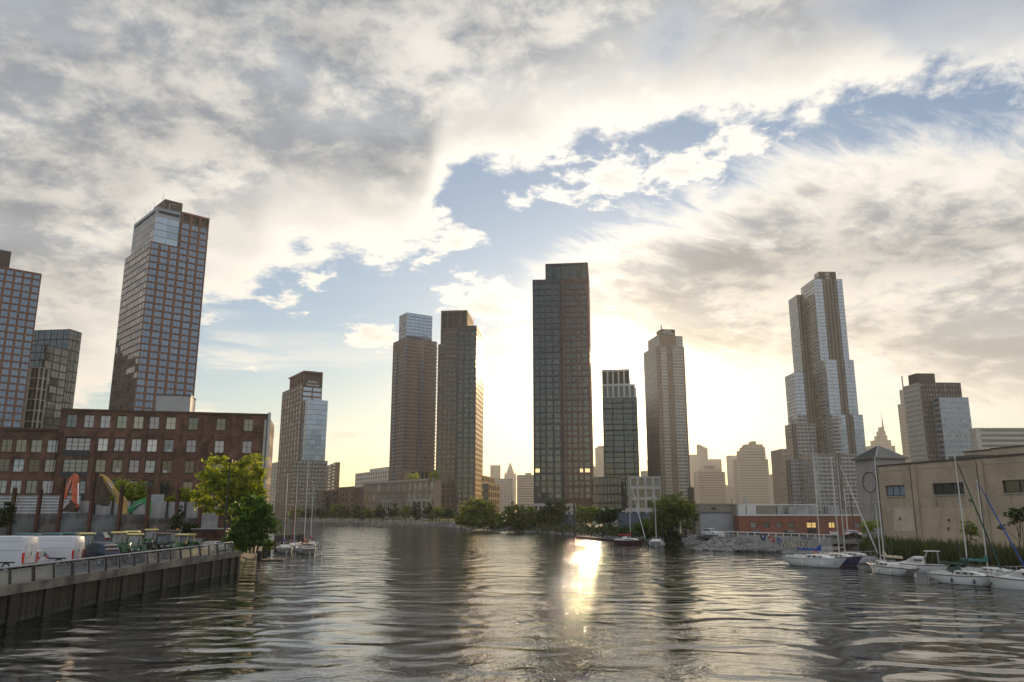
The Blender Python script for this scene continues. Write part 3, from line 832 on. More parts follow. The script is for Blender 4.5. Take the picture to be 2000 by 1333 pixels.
# left half, slate, standing slightly proud
p0 = cR.L - cR.dR * 2.2
wl = abs(reach(p0, cR.dL, 1040, zt1))
e_ = p0 + cR.dL * wl
zsL = []
for i in range(n):
    zsL.append((zbase + h * i + (1.1 if i % 4 == 0 else .3), zbase + h * (i + 1) - .25))
xs = []; x = .6
for ww in (1.0, .95, 1.25, 1.25):
    q_ = ww / 4.45 * (wl - 1.2); xs.append((x + q_ * .13, x + q_ * .87)); x += q_
b.facade(e_, -cR.dL, wl, 2.0, zt1, xs, zsL, M_slate, S6n)
bk = cR.dR * (cR.wR + 2)
for p_, q_ in ((e_ + bk, e_), (p0, p0 + cR.dR * 2.2)):
    b.quads([(p_.x, p_.y, 2), (q_.x, q_.y, 2), (q_.x, q_.y, zt1), (p_.x, p_.y, zt1)], M_slate)
b.cap([e_, p0, p0 + bk, e_ + bk], zt1, M_slate)
# crown
zc = at(1147, 511, Y).z
cp = cR.C + cR.dR * .8
wc = abs(reach(cp, cR.dL, 1065, zc)); ce = cp + cR.dL * wc
b.facade(ce, -cR.dL, wc, zt1 - .3, zc, [(wc * a_, wc * c_) for a_, c_ in ((.03, .18), (.21, .37), (.40, .57), (.60, .72), (.745, .80), (.845, .97))], [(zt1 + .8, zc - 1.6)], M_dkbrn, Style(G_dark, M_black, 3, 3, 0.12, 0.5))
bk2 = cR.dR * (cR.wR - 2)
for p_, q_ in ((ce + bk2, ce), (cp, cp + bk2), (cp + bk2, ce + bk2)):
    b.quads([(p_.x, p_.y, zt1 - .3), (q_.x, q_.y, zt1 - .3), (q_.x, q_.y, zc), (p_.x, p_.y, zc)], M_dkbrn)
b.cap([ce, cp, cp + bk2, ce + bk2], zc, M_dkbrn)
M_lit = bpy.data.materials.new('lit_room'); M_lit.use_nodes = True
_b = M_lit.node_tree.nodes['Principled BSDF']; _b.inputs['Base Color'].default_value = (.9, .7, .35, 1); _b.inputs['Emission Color'].default_value = (1, .72, .34, 1); _b.inputs['Emission Strength'].default_value = .9
# pale ground storey in front of the left half
g0 = e_ - cR.dR * 1.0; gw = wl + abs(reach(p0, -cR.dL, 1128, 10.0)) * .9
b.facade(g0, -cR.dL, gw, 2.0, 12.5, bays(gw, 9, .62), [(5.0, 10.8)], M_conc, Style(G_dark, M_frame, 2, 1, 0.1, 0.8))
b.quads([(g0.x, g0.y, 12.5), ((g0 - cR.dL * gw).x, (g0 - cR.dL * gw).y, 12.5), ((g0 - cR.dL * gw + cR.dR * 1.0).x, (g0 - cR.dL * gw + cR.dR * 1.0).y, 12.5), (e_.x, e_.y, 12.5)], M_conc)
SLIT = Style(M_lit, M_frame, 2, 1, 0.1, 0.4)
for (u, v) in ((1051, 917), (1137, 919), (1150, 921)):
    best = min(range(len(b.wins)), key=lambda i: (lambda q: ((q.x / (q.y * CP + (q.z - CAMZ) * SP) * F + 1000 - u) ** 2 + ((zat(v, q.y) - q.z - 1.2) * 3) ** 2))(b.wins[i][0] + b.o))
    b.wins[best] = (*b.wins[best][:4], SLIT)
b.finish(300)

# --- shorter dark tower right of it with a pale ribbed crown
Y = 570
b = Building('apartment_tower', 'dark glass tower with pale ribbed stepped crown right of the tallest tower', 'tower', at(1241, 757, Y).x, Y)
k = Block(1244, 776, Y, 9.0, 1176.5, 1254, 2.0)
n = 22
xs = []; x = .5
for ww in (1.0, 1.15, 1.0, .42):
    q_ = ww / 3.57 * (k.wL - 1.0); xs.append((x + q_ * .04, x + q_ * .95)); x += q_
zr_ = rows(2, k.z1, n, .05, .95, 4)
k.left(b, xs, zr_, M_dkbrn, Style(G_dark, M_black, 5, 1, 0.12, 0.3))
k.right(b, bays(k.wR, 5, .6), zr_, M_sungold, Style(G_side, M_frame, 2, 1, 0.1, 0.25))
k.back(b, M_dkbrn)
z720 = at(1228, 720, Y).z; z750 = at(1240, 750, Y).z; z757 = at(1250, 757, Y).z
w3 = abs(reach(k.L + k.dR * 1.2, -k.dL, 1229, z720)); w4 = abs(reach(k.L + k.dR * .8, -k.dL, 1240, z750))
def tier(p, w_, za, zb_, xs_, zs_, m_, st_, dep):
    b.facade(p, -k.dL, w_, za, zb_, xs_, zs_, m_, st_)
    q_ = p - k.dL * w_; d_ = k.dR * dep
    for a_, c_ in ((q_, q_ + d_), (q_ + d_, p + d_), (p + d_, p)):
        b.quads([(a_.x, a_.y, za), (c_.x, c_.y, za), (c_.x, c_.y, zb_), (a_.x, a_.y, zb_)], m_)
    b.cap([p, q_, q_ + d_, p + d_], zb_, m_)
SX = Style(M_black, M_black, 1, 1, 0.0, 1.2)
tier(k.L + k.dR * .8, w4, k.z1, z750, bays(w4, 6, .68), [(k.z1 + .6, z750 - 1.2)], M_white, Style(G_dark, M_frame, 2, 2, 0.1, 0.8), k.wR - 4)
tier(k.L + k.dR * 1.6, w3, z750, z720, bays(w3, 5, .70), [(z750 + .6, z720 - 1.4)], M_white, SX, k.wR - 6)
tier(k.L + k.dR * 2.4 - k.dL * (w4 - 2), k.wL - w4 + 1.5, k.z1, z757, bays(k.wL - w4 + 1.5, 2, .5), [(k.z1 + .8, z757 - 1)], M_dkbrn, Style(G_dark, M_frame, 1, 1, 0.1, 0.4), k.wR - 6)
b.finish(100)

# --- white gridded tower hazed by the sun
Y = 700
b = Building('apartment_tower', 'white gridded tower with brown centre stripe and small peaked rooftop', 'tower', at(1278, 657, Y).x, Y)
k = Block(1281, 676, Y, 80, 1270, 1336, 2.0, wL=34)
n = 52
M_wg = material('warm_white_panel', (0.46, 0.43, 0.39), 0.7, 0.06, 0.3)
M_tan = material('tan_brick', (0.24, 0.185, 0.135), 0.85, 0.1, 0.3)
W = k.wR
zz = [(2 + (k.z1 - 2) / n * (i + .16), 2 + (k.z1 - 2) / n * (i + .86)) for i in range(n)]
SG = Style(G_dark, M_wg, 4, 1, 0.16, 0.25); SS = Style(G_dark, M_frame, 1, 1, 0.05, 0.3)
k.left(b, bays(k.wL, 12, .62), zz, M_wg, Style(G_pale, M_wg, 1, 1, 0.1, 0.3))
for (a_, c_, m_, st_, nb, fr) in ((0, .17, M_tan, SS, 1, .3), (.17, .36, M_wg, SG, 1, .93), (.36, .60, M_tan, SS, 2, .24), (.60, .94, M_wg, SG, 2, .95), (.94, 1.0, M_tan, SS, 1, .3)):
    b.facade(k.C + k.dR * (W * a_), k.dR, W * (c_ - a_), 2.0, k.z1, bays(W * (c_ - a_), nb, fr), zz, m_, st_)
k.back(b, M_wg)
t_ = Block(1284, 655, Y + 3, 80, 1274, 1333, k.z1, wL=26)
t_.full(b, 5, 9, 4, .7, .6, M_wg, SG)
m_ = Block(1289, 640.5, Y + 1.5, 80, 1286, 1319, k.z1 - .5, wL=16)
m_.z1 = at(1300, 655, Y).z; m_.plain(b, M_tan)
m2 = Block(1291, 643, Y + 4, 80, 1287, 1318, m_.z1, wL=12); m2.plain(b, M_dkbrn)
ap = (m2.C + m2.dR * (m2.wR * .3) + m2.dL * 4); zap = at(1297, 639, Y).z
cs = [m2.C, m2.C + m2.dR * (m2.wR * .6), m2.C + m2.dR * (m2.wR * .6) + m2.dL * 8, m2.C + m2.dL * 8]
for i in range(4):
    p_, q_ = cs[i], cs[(i + 1) % 4]; b.quads([(p_.x, p_.y, m2.z1), (q_.x, q_.y, m2.z1), (ap.x, ap.y, zap)], M_dkbrn)
mb = MB(); pa = m2.C + m2.dR * .3 - b.o
mb.tube([(pa.x, pa.y, m2.z1 - b.o.z - 4), (pa.x, pa.y, at(1288, 634, Y).z - b.o.z)], .5, M_dkbrn, 6)
mb.build('roof_flue', b.root)
nn = Vector((m2.dR.y, -m2.dR.x, 0)); pc = m2.C + m2.dR * (m2.wR * .45) + nn * .3; pc.z = at(1300, 647.5, Y).z
lettering('Durfain\nTTTLAUR', 2.6, M_sign, b.root, pc - b.o, m2.dR, space=.9)
b.finish(0)

# --- stepped tower on the right
Y = 640
b = Building('apartment_tower', 'tall stepped white and brown tower on the right with many setbacks', 'tower', at(1589, 545, Y).x, Y)
M_lw = material('cool_white_panel', (0.36, 0.37, 0.38), 0.55, 0.1, 0.3)
M_bs = material('dark_brick', (0.06, 0.05, 0.046), 0.85, 0.15, 0.4)
FHR = 2.95
def stepped(uc, vt, dy, uL, uR, segs, z0=2.0, wL=None, nL=4, mL=None):
    k = Block(uc, vt, Y + dy, 89.0, uL, uR, z0, wL=wL)
    n = max(2, int((k.z1 - z0) / FHR)); h = (k.z1 - z0) / n
    zz = [(z0 + h * (i + .16), z0 + h * (i + .90)) for i in range(n)]
    k.left(b, bays(k.wL, nL, .86), zz, mL or M_lw, Style(G_side, M_wframe, 2, 1, 0.14, 0.2))
    W = k.wR; a_ = 0
    for (fr, kind, nb) in segs:
        m_ = M_lw if kind == 'w' else M_bs
        st_ = Style(G_sky, M_wframe, 3, 1, 0.12, 0.25) if kind == 'w' else Style(G_dark, M_wframe, 1, 1, 0.14, 0.2)
        b.facade(k.C + k.dR * (W * a_), k.dR, W * fr, z0, k.z1, bays(W * fr, nb, .90 if kind == 'w' else .26), zz, m_, st_)
        a_ += fr
    k.back(b, M_bs)
    return k
a0 = stepped(1589, 545, 0, 1564, 1644.5, [(.30, 'w', 2), (.50, 'b', 4), (.20, 'w', 1)], nL=5)
stepped(1599, 531, 6, 1590, 1632, [(1.0, 'b', 1)], z0=a0.z1 - .4, nL=1, mL=M_bs)
stepped(1556, 576, 16, 1550, 1569, [(1.0, 'b', 2)], wL=20)
stepped(1612, 703, -8, 1606, 1667, [(.40, 'w', 2), (.27, 'b', 2), (.33, 'w', 2)], wL=14)
stepped(1626, 810, -15, 1617, 1685, [(.43, 'w', 2), (.25, 'b', 2), (.32, 'w', 2)], wL=14)
stepped(1551, 728, 8, 1545, 1587, [(.5, 'w', 2), (.5, 'b', 3)], wL=22)
stepped(1546, 828, 2, 1536, 1592, [(.18, 'b', 1), (.82, 'w', 5)], wL=16)
stepped(1534, 898, -4, 1524, 1571, [(.25, 'b', 1), (.75, 'w', 4)], wL=16)
stepped(1586, 887, -30, 1570, 1674, [(.50, 'w', 5), (.13, 'b', 2), (.37, 'w', 4)], wL=22)
b.finish(0)

# --- right hand slab
Y = 520
b = Building('apartment_tower', 'brown brick slab with pale brick side and grey glass annex above the tan building', 'tower', at(1795.5, 747, Y).x, Y)
k = Block(1795.5, 747, Y, 86, 1763, 1876, 2.0)
n = 27; h = (k.z1 - 2) / n
zz = [(2 + h * (i + .22), 2 + h * (i + .74)) for i in range(n)]
M_pb = material('pale_brick', (0.42, 0.40, 0.36), 0.85, 0.12, 0.4)
k.left(b, bays(k.wL, 12, .5), zz, M_pb, Style(G_dark, M_wframe, 1, 1, 0.1, 0.3))
k.right(b, bays(k.wR, 14, .42), zz, M_bs, Style(G_pale, M_frame, 1, 1, 0.08, 0.3))
k.back(b, M_bs)
an = Block(1834, 776, Y - 7, 86, 1830, 1891, 2.0, wL=7.2)
n2 = int((an.z1 - 2) / h); hh = (an.z1 - 2) / n2
an.full(b, 1, 10, n2, .82, .62, M_grey, Style(G_sky, M_frame, 2, 1, 0.08, 0.2))
bh = Block(1789.5, 729.5, Y + 8, 86, 1786, 1825, k.z1 - .3, wL=10); bh.plain(b, M_bs)
b.finish(0)
# ------------------------------------------------------------------ left bank
M_wood = material('weathered_bulkhead_board', (0.032, 0.027, 0.018), 0.9, 0.6, 1.4, stretch=(1, 1, .25))
M_pile = material('tarred_steel', (0.012, 0.011, 0.010), 0.6)
M_cap = material('weathered_concrete', (0.14, 0.128, 0.112), 0.9, 0.55, 0.6, bump=.4, bscale=6)
M_rail = material('galvanised_rail', (0.30, 0.31, 0.33), 0.4, metal=0.6)
M_post = material('dark_steel_post', (0.035, 0.026, 0.024), 0.6)
M_rust = material('rusty_steel', (0.05, 0.022, 0.013), 0.8, 0.55, 0.8, var2=(0.11, 0.042, 0.022))
M_plate = material('stained_steel_plate', (0.10, 0.105, 0.11), 0.7, 0.5, 0.35, var2=(0.17, 0.175, 0.18))
M_rplate = material('rusted_steel_plate', (0.085, 0.06, 0.05), 0.8, 0.6, 0.45, var2=(0.14, 0.13, 0.125))
M_corr = material('galvanised_sheet', (0.30, 0.30, 0.31), 0.55, 0.25, 0.35, metal=0.2)
M_brick = material('red_brown_brick', (0.09, 0.048, 0.035), 0.9, 0.45, 0.30, var2=(0.15, 0.078, 0.055))
M_brick2 = material('soot_brown_brick', (0.07, 0.04, 0.03), 0.9, 0.3, 0.5)
G_ware = glass('warehouse_glass', (0.025, 0.028, 0.03), (0.50, 0.50, 0.48), ior=1.9, wob=0.06, bright=0.30)
M_wsteel = material('dark_window_steel', (0.03, 0.03, 0.032), 0.5)

mb = MB(); mb.poly([(-36.4, -50, 2.72), (-36.4, 106.0, 2.72), (-140, 140, 2.72), (-140, -50, 2.72)], M_asph)
tag(mb.build('yard_pavement'), kind='structure')

QX = -36.0
M_algae = material('tide_line_algae', (0.022, 0.026, 0.012), 0.7, 0.5, 2.0)
t = thing('quay_wall', 'quay wall of weathered boards between dark steel piles below the glass railing', 'quay wall', (QX, 80, 0))
mb = MB(); mb.box(-1.0, .22, -36, 26.6, 2.12, 2.80, M_cap); mb.build('cap_beam', t)
mb = MB(); mb.box(-1.2, -.32, -36, 26.4, -1.0, 2.12, M_pile); mb.build('backing_wall', t)
ys = [-34.1, -30.0, -25.6, -21.2, -16.9, -12.7, -8.8, -4.7, -.3, 3.8, 8.3, 12.3, 17.2, 20.6, 23.6, 26.2]
mb = MB(); mb.box(-.3, .12, -.46, .46, -1.0, 2.12, M_pile); pm = mb.mesh('pile')
for y in ys: link('pile', pm, t, (0, y, 0))
cache = {}
for i in range(len(ys) - 1):
    a, e = ys[i] + .46, ys[i + 1] - .46; nb = 5 if e - a > 3.2 else 4
    wdt = (e - a) / nb
    k = round(wdt, 2)
    if k not in cache:
        mb = MB(); mb.box(-.32, -.08, .03, wdt - .03, .12, 2.1, M_wood); mb.box(-.32, -.05, .02, wdt - .02, 1.2, 1.26, M_wood); mb.box(-.32, -.06, .025, wdt - .025, .12, .42, M_algae); mb.box(-.32, -.2, 0, wdt, -1, .12, M_pile)
        cache[k] = mb.mesh('board')
    for j in range(nb):
        o = link('board', cache[k], t, (random.uniform(-.03, .03), a + j * wdt, random.uniform(-.04, .02)))

# leaning glass railing along the quay
def glass_clear(name, tint, op=0.25):
    m = bpy.data.materials.new(name); m.use_nodes = True
    q = NT(m.node_tree); b = q.n['Principled BSDF']
    b.inputs['Base Color'].default_value = (*tint, 1); b.inputs['Roughness'].default_value = 0.05; b.inputs['Alpha'].default_value = op
    b.inputs['IOR'].default_value = 1.8
    return m
M_rglass = glass_clear('railing_glass', (0.16, 0.19, 0.22), 0.42)
t = thing('guard_railing', 'leaning guard railing with glass panels and steel handrail along the quay edge', 'railing', (QX, 80, 2.8))
LEAN = -.20; RH = 1.18
mb = MB(); mb.tube([(LEAN - .12, -40, RH), (LEAN - .12, 24.5, RH)], .075, M_rail, 8); mb.build('handrail', t, True)
py_ = [-24.2 - 2.65 * k for k in range(5, 0, -1)] + [-24.2, -21.7, -18.9, -16.2, -13.6, -11.0, -8.2, -5.7, -2.9, -.1, 2.3, 5.2, 7.8, 10.5, 13.2, 15.9, 18.6, 21.3, 24.0]
mb = MB(); mb.beam((-.05, 0, -.02), (LEAN, 0, RH - .05), .10, .16, M_post); mb.build
pm = mb.mesh('post')
mb2 = MB(); mb2.beam((-.05, -.1, -.02), (LEAN, -.1, RH - .05), .09, .18, M_post); mb2.beam((-.05, .1, -.02), (LEAN, .1, RH - .05), .09, .18, M_post); pm2 = mb2.mesh('post')
for i, y in enumerate(py_): link('post', pm2 if i % 2 else pm, t, (0, y, 0))
cache = {}
for a, e in zip(py_[:-1], py_[1:]):
    L = round(e - a - .36, 2)
    if L not in cache:
        mb = MB(); g = lambda y, z: (-.05 + (LEAN + .05) * z / RH, y, z)
        mb.poly([g(0, .14), g(L, .14), g(L, RH - .2), g(0, RH - .2)], M_rglass)
        for za in (.12, RH - .19): mb.beam(g(0, za), g(L, za), .035, .035, M_rail)
        for ya in (.02, L - .02): mb.beam(g(ya, .12), g(ya, RH - .19), .035, .035, M_rail)
        cache[L] = mb.mesh('glass_panel')
    link('glass_panel', cache[L], t, (0, a + .18, 0))

# ------------------------------------------------------------------ vehicles
M_tyre = material('tyre_rubber', (0.018, 0.018, 0.018), 0.9)
M_rim = material('wheel_rim', (0.35, 0.35, 0.36), 0.4, metal=0.7)
M_vwhite = material('white_van_paint', (0.50, 0.52, 0.57), 0.3)
M_vglass = material('vehicle_glass', (0.02, 0.024, 0.028), 0.06, spec=0.8)
M_tail = material('tail_light_red', (0.45, 0.02, 0.015), 0.25)
M_lamp = material('headlamp_clear', (0.6, 0.6, 0.58), 0.15)
M_plas = material('black_plastic', (0.02, 0.02, 0.021), 0.6)
M_teal = material('teal_paint', (0.03, 0.16, 0.17), 0.3)
M_navy = material('navy_paint', (0.02, 0.03, 0.06), 0.3)
M_cblk = material('black_car_paint', (0.012, 0.012, 0.014), 0.2)
M_csil = material('silver_car_paint', (0.42, 0.43, 0.44), 0.25, metal=0.4)
M_green = material('tractor_green', (0.013, 0.07, 0.02), 0.35)
M_yel = material('tractor_cream_yellow', (0.45, 0.38, 0.14), 0.4)
M_amber = material('amber_lens', (0.7, 0.2, 0.02), 0.3)

def wheel_mesh(r, wd, rim=M_rim, hub=.6):
    mb = MB(); n = 18
    prof = [(r * .62, -wd / 2), (r * .92, -wd / 2), (r, -wd / 2 * .7), (r, wd / 2 * .7), (r * .92, wd / 2), (r * .62, wd / 2)]
    rings = [[(p * math.cos(2 * math.pi * k / n), y, p * math.sin(2 * math.pi * k / n)) for k in range(n)] for p, y in prof]
    mb.loft(rings, M_tyre, caps=(False, False))
    ty = mb.mesh('wheel')
    mb = MB()
    for s in (-1, 1):
        ring = [(r * hub * math.cos(2 * math.pi * k / n), s * wd * .36, r * hub * math.sin(2 * math.pi * k / n)) for k in range(n)]
        cen = (0, s * wd * .22, 0)
        rr = [(r * .64 * math.cos(2 * math.pi * k / n), s * wd * .44, r * .64 * math.sin(2 * math.pi * k / n)) for k in range(n)]
        mb.raw(ring + rr + [cen], [(k, (k + 1) % n, n + (k + 1) % n, n + k) for k in range(n)] + [(k, (k + 1) % n, 2 * n) for k in range(n)], rim)
    return ty, mb.mesh('rim')
WHEELS = {}
def add_wheel(t, x, y, z, r, wd, rim=M_rim):
    k = (r, wd, rim.name)
    if k not in WHEELS: WHEELS[k] = wheel_mesh(r, wd, rim)
    w_ = link('wheel', WHEELS[k][0], t, (x, y, z)); link('rim', WHEELS[k][1], w_)

def profile_body(prof, W, mat, tumble=0.10, zb=1.0, bev=0.07):
    """side outline (x, z) ccw; extruded across y with rounded edges and a little tumblehome"""
    mb = MB(); cx = sum(p[0] for p in prof) / len(prof); cz = sum(p[1] for p in prof) / len(prof)
    def ring(k, y0):
        out = []
        for (x, z) in prof:
            dxy = Vector((x - cx, z - cz)); l = dxy.length
            f = max(0, (l - k)) / l
            ww = y0 - max(0, z - zb) * tumble * (1 if y0 > 0 else -1)
            out.append((cx + dxy.x * f, ww, cz + dxy.y * f))
        return out
    h = W / 2
    mb.loft([ring(bev, -h), ring(bev * .3, -h + bev * .3), ring(0, -h + bev), ring(0, h - bev), ring(bev * .3, h - bev * .3), ring(bev, h)], mat)
    return mb

def car(name, label, cat, loc, rz, paint, kind='suv', group=None):
    """x forward; origin on the ground below the middle"""
    t = thing(name, label, cat, loc, rz, group)
    if kind == 'suv': Lh, H, W = 2.3, 1.66, 1.86; prof = [(-2.28, .42), (-2.2, .3), (2.2, .3), (2.32, .5), (2.28, .82), (2.05, .95), (1.15, 1.05), (.45, 1.58), (.2, 1.63), (-1.5, 1.66), (-1.85, 1.6), (-2.22, 1.08), (-2.30, .8)]
    else: Lh, H, W = 2.3, 1.45, 1.82; prof = [(-2.3, .4), (-2.2, .28), (2.2, .28), (2.34, .48), (2.28, .72), (2.0, .84), (1.05, .95), (.25, 1.38), (-.1, 1.43), (-1.0, 1.42), (-1.7, 1.1), (-2.2, 1.02), (-2.34, .85)]
    profile_body(prof, W, paint, .20, .95, .09).build('body', t, True)
    sx = 1 if kind == 'suv' else 1
    for s in (-1, 1):
        mb = MB()
        if kind == 'suv': pts = [(1.02, 1.06), (-1.95, 1.10), (-1.72, 1.54), (.32, 1.54)]
        else: pts = [(.88, .97), (-1.55, 1.03), (-.98, 1.36), (.16, 1.34)]
        yy = lambda z: s * (W / 2 - max(0, z - .95) * .20 + .006)
        mb.poly([(x, yy(z), z) for x, z in pts], M_vglass); mb.build('side_window', t)
    mb = MB()
    if kind == 'suv': a, c = (-2.26, 1.10), (-1.90, 1.57)
    else: a, c = (-1.72, 1.12), (-1.03, 1.42)
    wv = W / 2 - .14
    mb.poly([(a[0] - .012, wv, a[1] + .01), (a[0] - .012, -wv, a[1] + .01), (c[0] - .012, -wv + .1, c[1]), (c[0] - .012, wv - .1, c[1])], M_vglass); mb.build('rear_window', t)
    mb = MB(); a, c = ((1.12, 1.08), (.47, 1.57)) if kind == 'suv' else ((1.0, .98), (.28, 1.37))
    mb.poly([(a[0] + .015, -wv, a[1] + .01), (a[0] + .015, wv, a[1] + .01), (c[0] + .015, wv - .1, c[1]), (c[0] + .015, -wv + .1, c[1])], M_vglass); mb.build('windscreen', t)
    for s in (-1, 1):
        mb = MB(); mb.obox(Vector((-2.27, s * (W / 2 - .25), .98 if kind == 'suv' else .88)), (.10, .42, .14), M_tail); mb.build('tail_light', t)
        mb = MB(); mb.obox(Vector((2.24, s * (W / 2 - .28), .72)), (.12, .40, .14), M_lamp); mb.build('headlight', t)
        for x in (-1.38, 1.40): add_wheel(t, x, s * (W / 2 - .10), .34, .34, .22)
    mb = MB(); mb.obox(Vector((-2.29, 0, .42)), (.10, W * .9, .2), M_plas); mb.build('bumper', t)
    return t

def van(name, label, loc, rz, scale=1.0):
    t = thing(name, label, 'van', loc, rz); t.scale = (scale,) * 3
    prof = [(-2.95, .55), (-2.9, .38), (2.75, .38), (2.95, .55), (2.92, .95), (2.6, 1.15), (2.25, 1.35), (1.65, 2.25), (1.3, 2.55), (.9, 2.66), (-2.6, 2.66), (-2.86, 2.58), (-2.95, 2.2)]
    profile_body(prof, 2.02, M_vwhite, .07, 1.1, .10).build('body', t, True)
    for s in (-1, 1):
        mb = MB(); mb.poly([(2.02, s * 1.0, 1.42), (1.35, s * 1.0, 1.42), (1.35, s * .965, 2.12), (1.66, s * .965, 2.12)], M_vglass); mb.build('side_window', t)
        mb = MB(); mb.obox(Vector((-2.93, s * .90, 1.05)), (.12, .16, .78), M_tail); mb.build('tail_light', t)
        mb = MB(); mb.obox(Vector((-.6, s * 1.012, .72)), (3.6, .03, .10), M_plas); mb.build('side_moulding', t)
        for z in (1.62, 2.28):
            mb = MB(); mb.obox(Vector((-.8, s * (1.008 - (z - 1.1) * .07), z)), (4.0, .012, .02), M_grey); mb.build('panel_seam', t)
        for x in (-1.75, 1.95): add_wheel(t, x, s * .90, .36, .36, .24)
        mb = MB(); mb.obox(Vector((-2.962, s * .36, 1.78)), (.012, .56, .62), M_vwhite); mb.build('rear_door_panel', t)
        mb = MB(); mb.obox(Vector((2.72, s * .78, 1.0)), (.2, .3, .2), M_lamp); mb.build('headlight', t)
    mb = MB(); mb.poly([(2.27, -.85, 1.4), (2.27, .85, 1.4), (1.70, .8, 2.24), (1.70, -.8, 2.24)], M_vglass); mb.build('windscreen', t)
    mb = MB(); mb.obox(Vector((-2.965, .2, 1.12)), (.02, .5, .14), M_grey); mb.obox(Vector((-2.965, -.05, 1.3)), (.03, .04, .3), M_plas); mb.build('door_handle', t)
    mb = MB(); mb.obox(Vector((-2.98, 0, .52)), (.12, 1.86, .2), M_plas); mb.build('bumper', t)
    return t
YZ = 2.72
def ground_u(u, Y, z): return (u - 1000) / F * (Y * CP + (z - CAMZ) * SP)
van('cargo_van', 'white cargo van cut by the left edge of the picture', (ground_u(38, 71, 4) - 3.0, 72, YZ), R(180), 1.14)
van('cargo_van', 'white cargo van behind the white hatchback, rear doors in sunlight', (ground_u(140, 78, 4) - 3.0, 79, YZ), R(180), 1.06)
car('parked_car', 'white hatchback between the two white cargo vans', 'car', (ground_u(80, 74.5, 4) - 2.35, 75, YZ), R(180), M_vwhite, 'suv')
for (u, Yv, p, lab) in ((42, 108, M_teal, 'teal car behind the white vans, leftmost of its row'), (92, 110, M_teal, 'teal car behind the roof of the middle white van'), (128, 112, M_teal, 'teal car behind the rear end of the white cargo van'), (172, 113, M_navy, 'dark navy car at the right end of the row by the steel wall')):
    o = car('parked_car', lab, 'car', (ground_u(u, Yv, 4), Yv, YZ), R(186), p, 'suv', 'cars parked along the steel plate wall'); o.scale = (1.15, 1.1, 1.38)

def tractor(label, loc, rz, paint=M_green, roof=M_yel, frame=M_green, rim=M_yel, group='tractors parked in the yard', cabh=2.55, beacon=False):
    t = thing('tractor', label, 'tractor', loc, rz, group)
    hood = [(.35, .85), (2.05, .80), (2.12, 1.0), (2.05, 1.32), (1.6, 1.46), (.35, 1.55)]
    profile_body(hood, .78, paint, .12, 1.1, .06).build('hood', t, True)
    mb = MB(); mb.obox(Vector((2.13, 0, 1.05)), (.04, .5, .36), M_plas); mb.build('grille', t)
    mb = MB(); mb.obox(Vector((.7, 0, .72)), (2.6, .45, .36), M_plas); mb.obox(Vector((1.65, 0, .5)), (.18, 1.1, .14), M_plas); mb.build('chassis', t)
    for s in (-1, 1):
        add_wheel(t, -.62, s * .80, .72, .72, .42, rim); add_wheel(t, 1.65, s * .70, .46, .46, .26, rim)
        fp = [(-1.45, .95), (-1.32, 1.32), (-.9, 1.58), (-.35, 1.58), (.05, 1.3), (.2, .95), (.08, .95), (-.08, 1.22), (-.4, 1.48), (-.86, 1.48), (-1.22, 1.25), (-1.33, .95)]
        mb = MB(); ya, yb = s * .58, s * 1.02
        mb.loft([[(x, ya, z) for x, z in fp], [(x, yb, z) for x, z in fp]], paint); mb.build('mudguard', t)
        mb = MB(); mb.poly([(-.95, s * .60, 1.6), (.42, s * .60, 1.5), (.25, s * .56, cabh - .12), (-.85, s * .56, cabh - .12)], M_rglass); mb.build('cab_window', t)
        mb = MB(); mb.obox(Vector((2.08, s * .26, 1.24)), (.06, .16, .1), M_lamp); mb.build('headlight', t)
    mb = MB()
    for s in (-1, 1):
        mb.beam((.45, s * .60, 1.35), (.27, s * .56, cabh - .08), .07, .07, frame); mb.beam((-.98, s * .60, 1.4), (-.88, s * .56, cabh - .08), .08, .08, frame)
    mb.beam((.45, -.6, 1.52), (.45, .6, 1.52), .06, .06, frame)
    mb.build('cab_frame', t)
    mb = MB(); mb.poly([(.44, -.56, 1.55), (.44, .56, 1.55), (.28, .53, cabh - .12), (.28, -.53, cabh - .12)], M_rglass); mb.build('windscreen', t)
    rf = [(-1.12, cabh - .10), (.52, cabh - .10), (.60, cabh - .03), (.45, cabh + .06), (-1.0, cabh + .08), (-1.16, cabh)]
    profile_body(rf, 1.42, roof, 0, 9, .05).build('roof', t, True)
    mb = MB(); mb.obox(Vector((-.55, 0, 1.15)), (.5, .5, .14), M_plas); mb.obox(Vector((-.82, 0, 1.45)), (.12, .5, .55), M_plas); mb.build('seat', t)
    mb = MB(); mb.tube([(1.1, .3, 1.4), (1.1, .3, 2.2)], .045, M_plas, 6); mb.build('exhaust', t)
    if beacon:
        mb = MB(); mb.tube([(-.2, .3, cabh + .06), (-.2, .3, cabh + .26)], .09, M_amber, 8); mb.build('beacon', t)
    return t
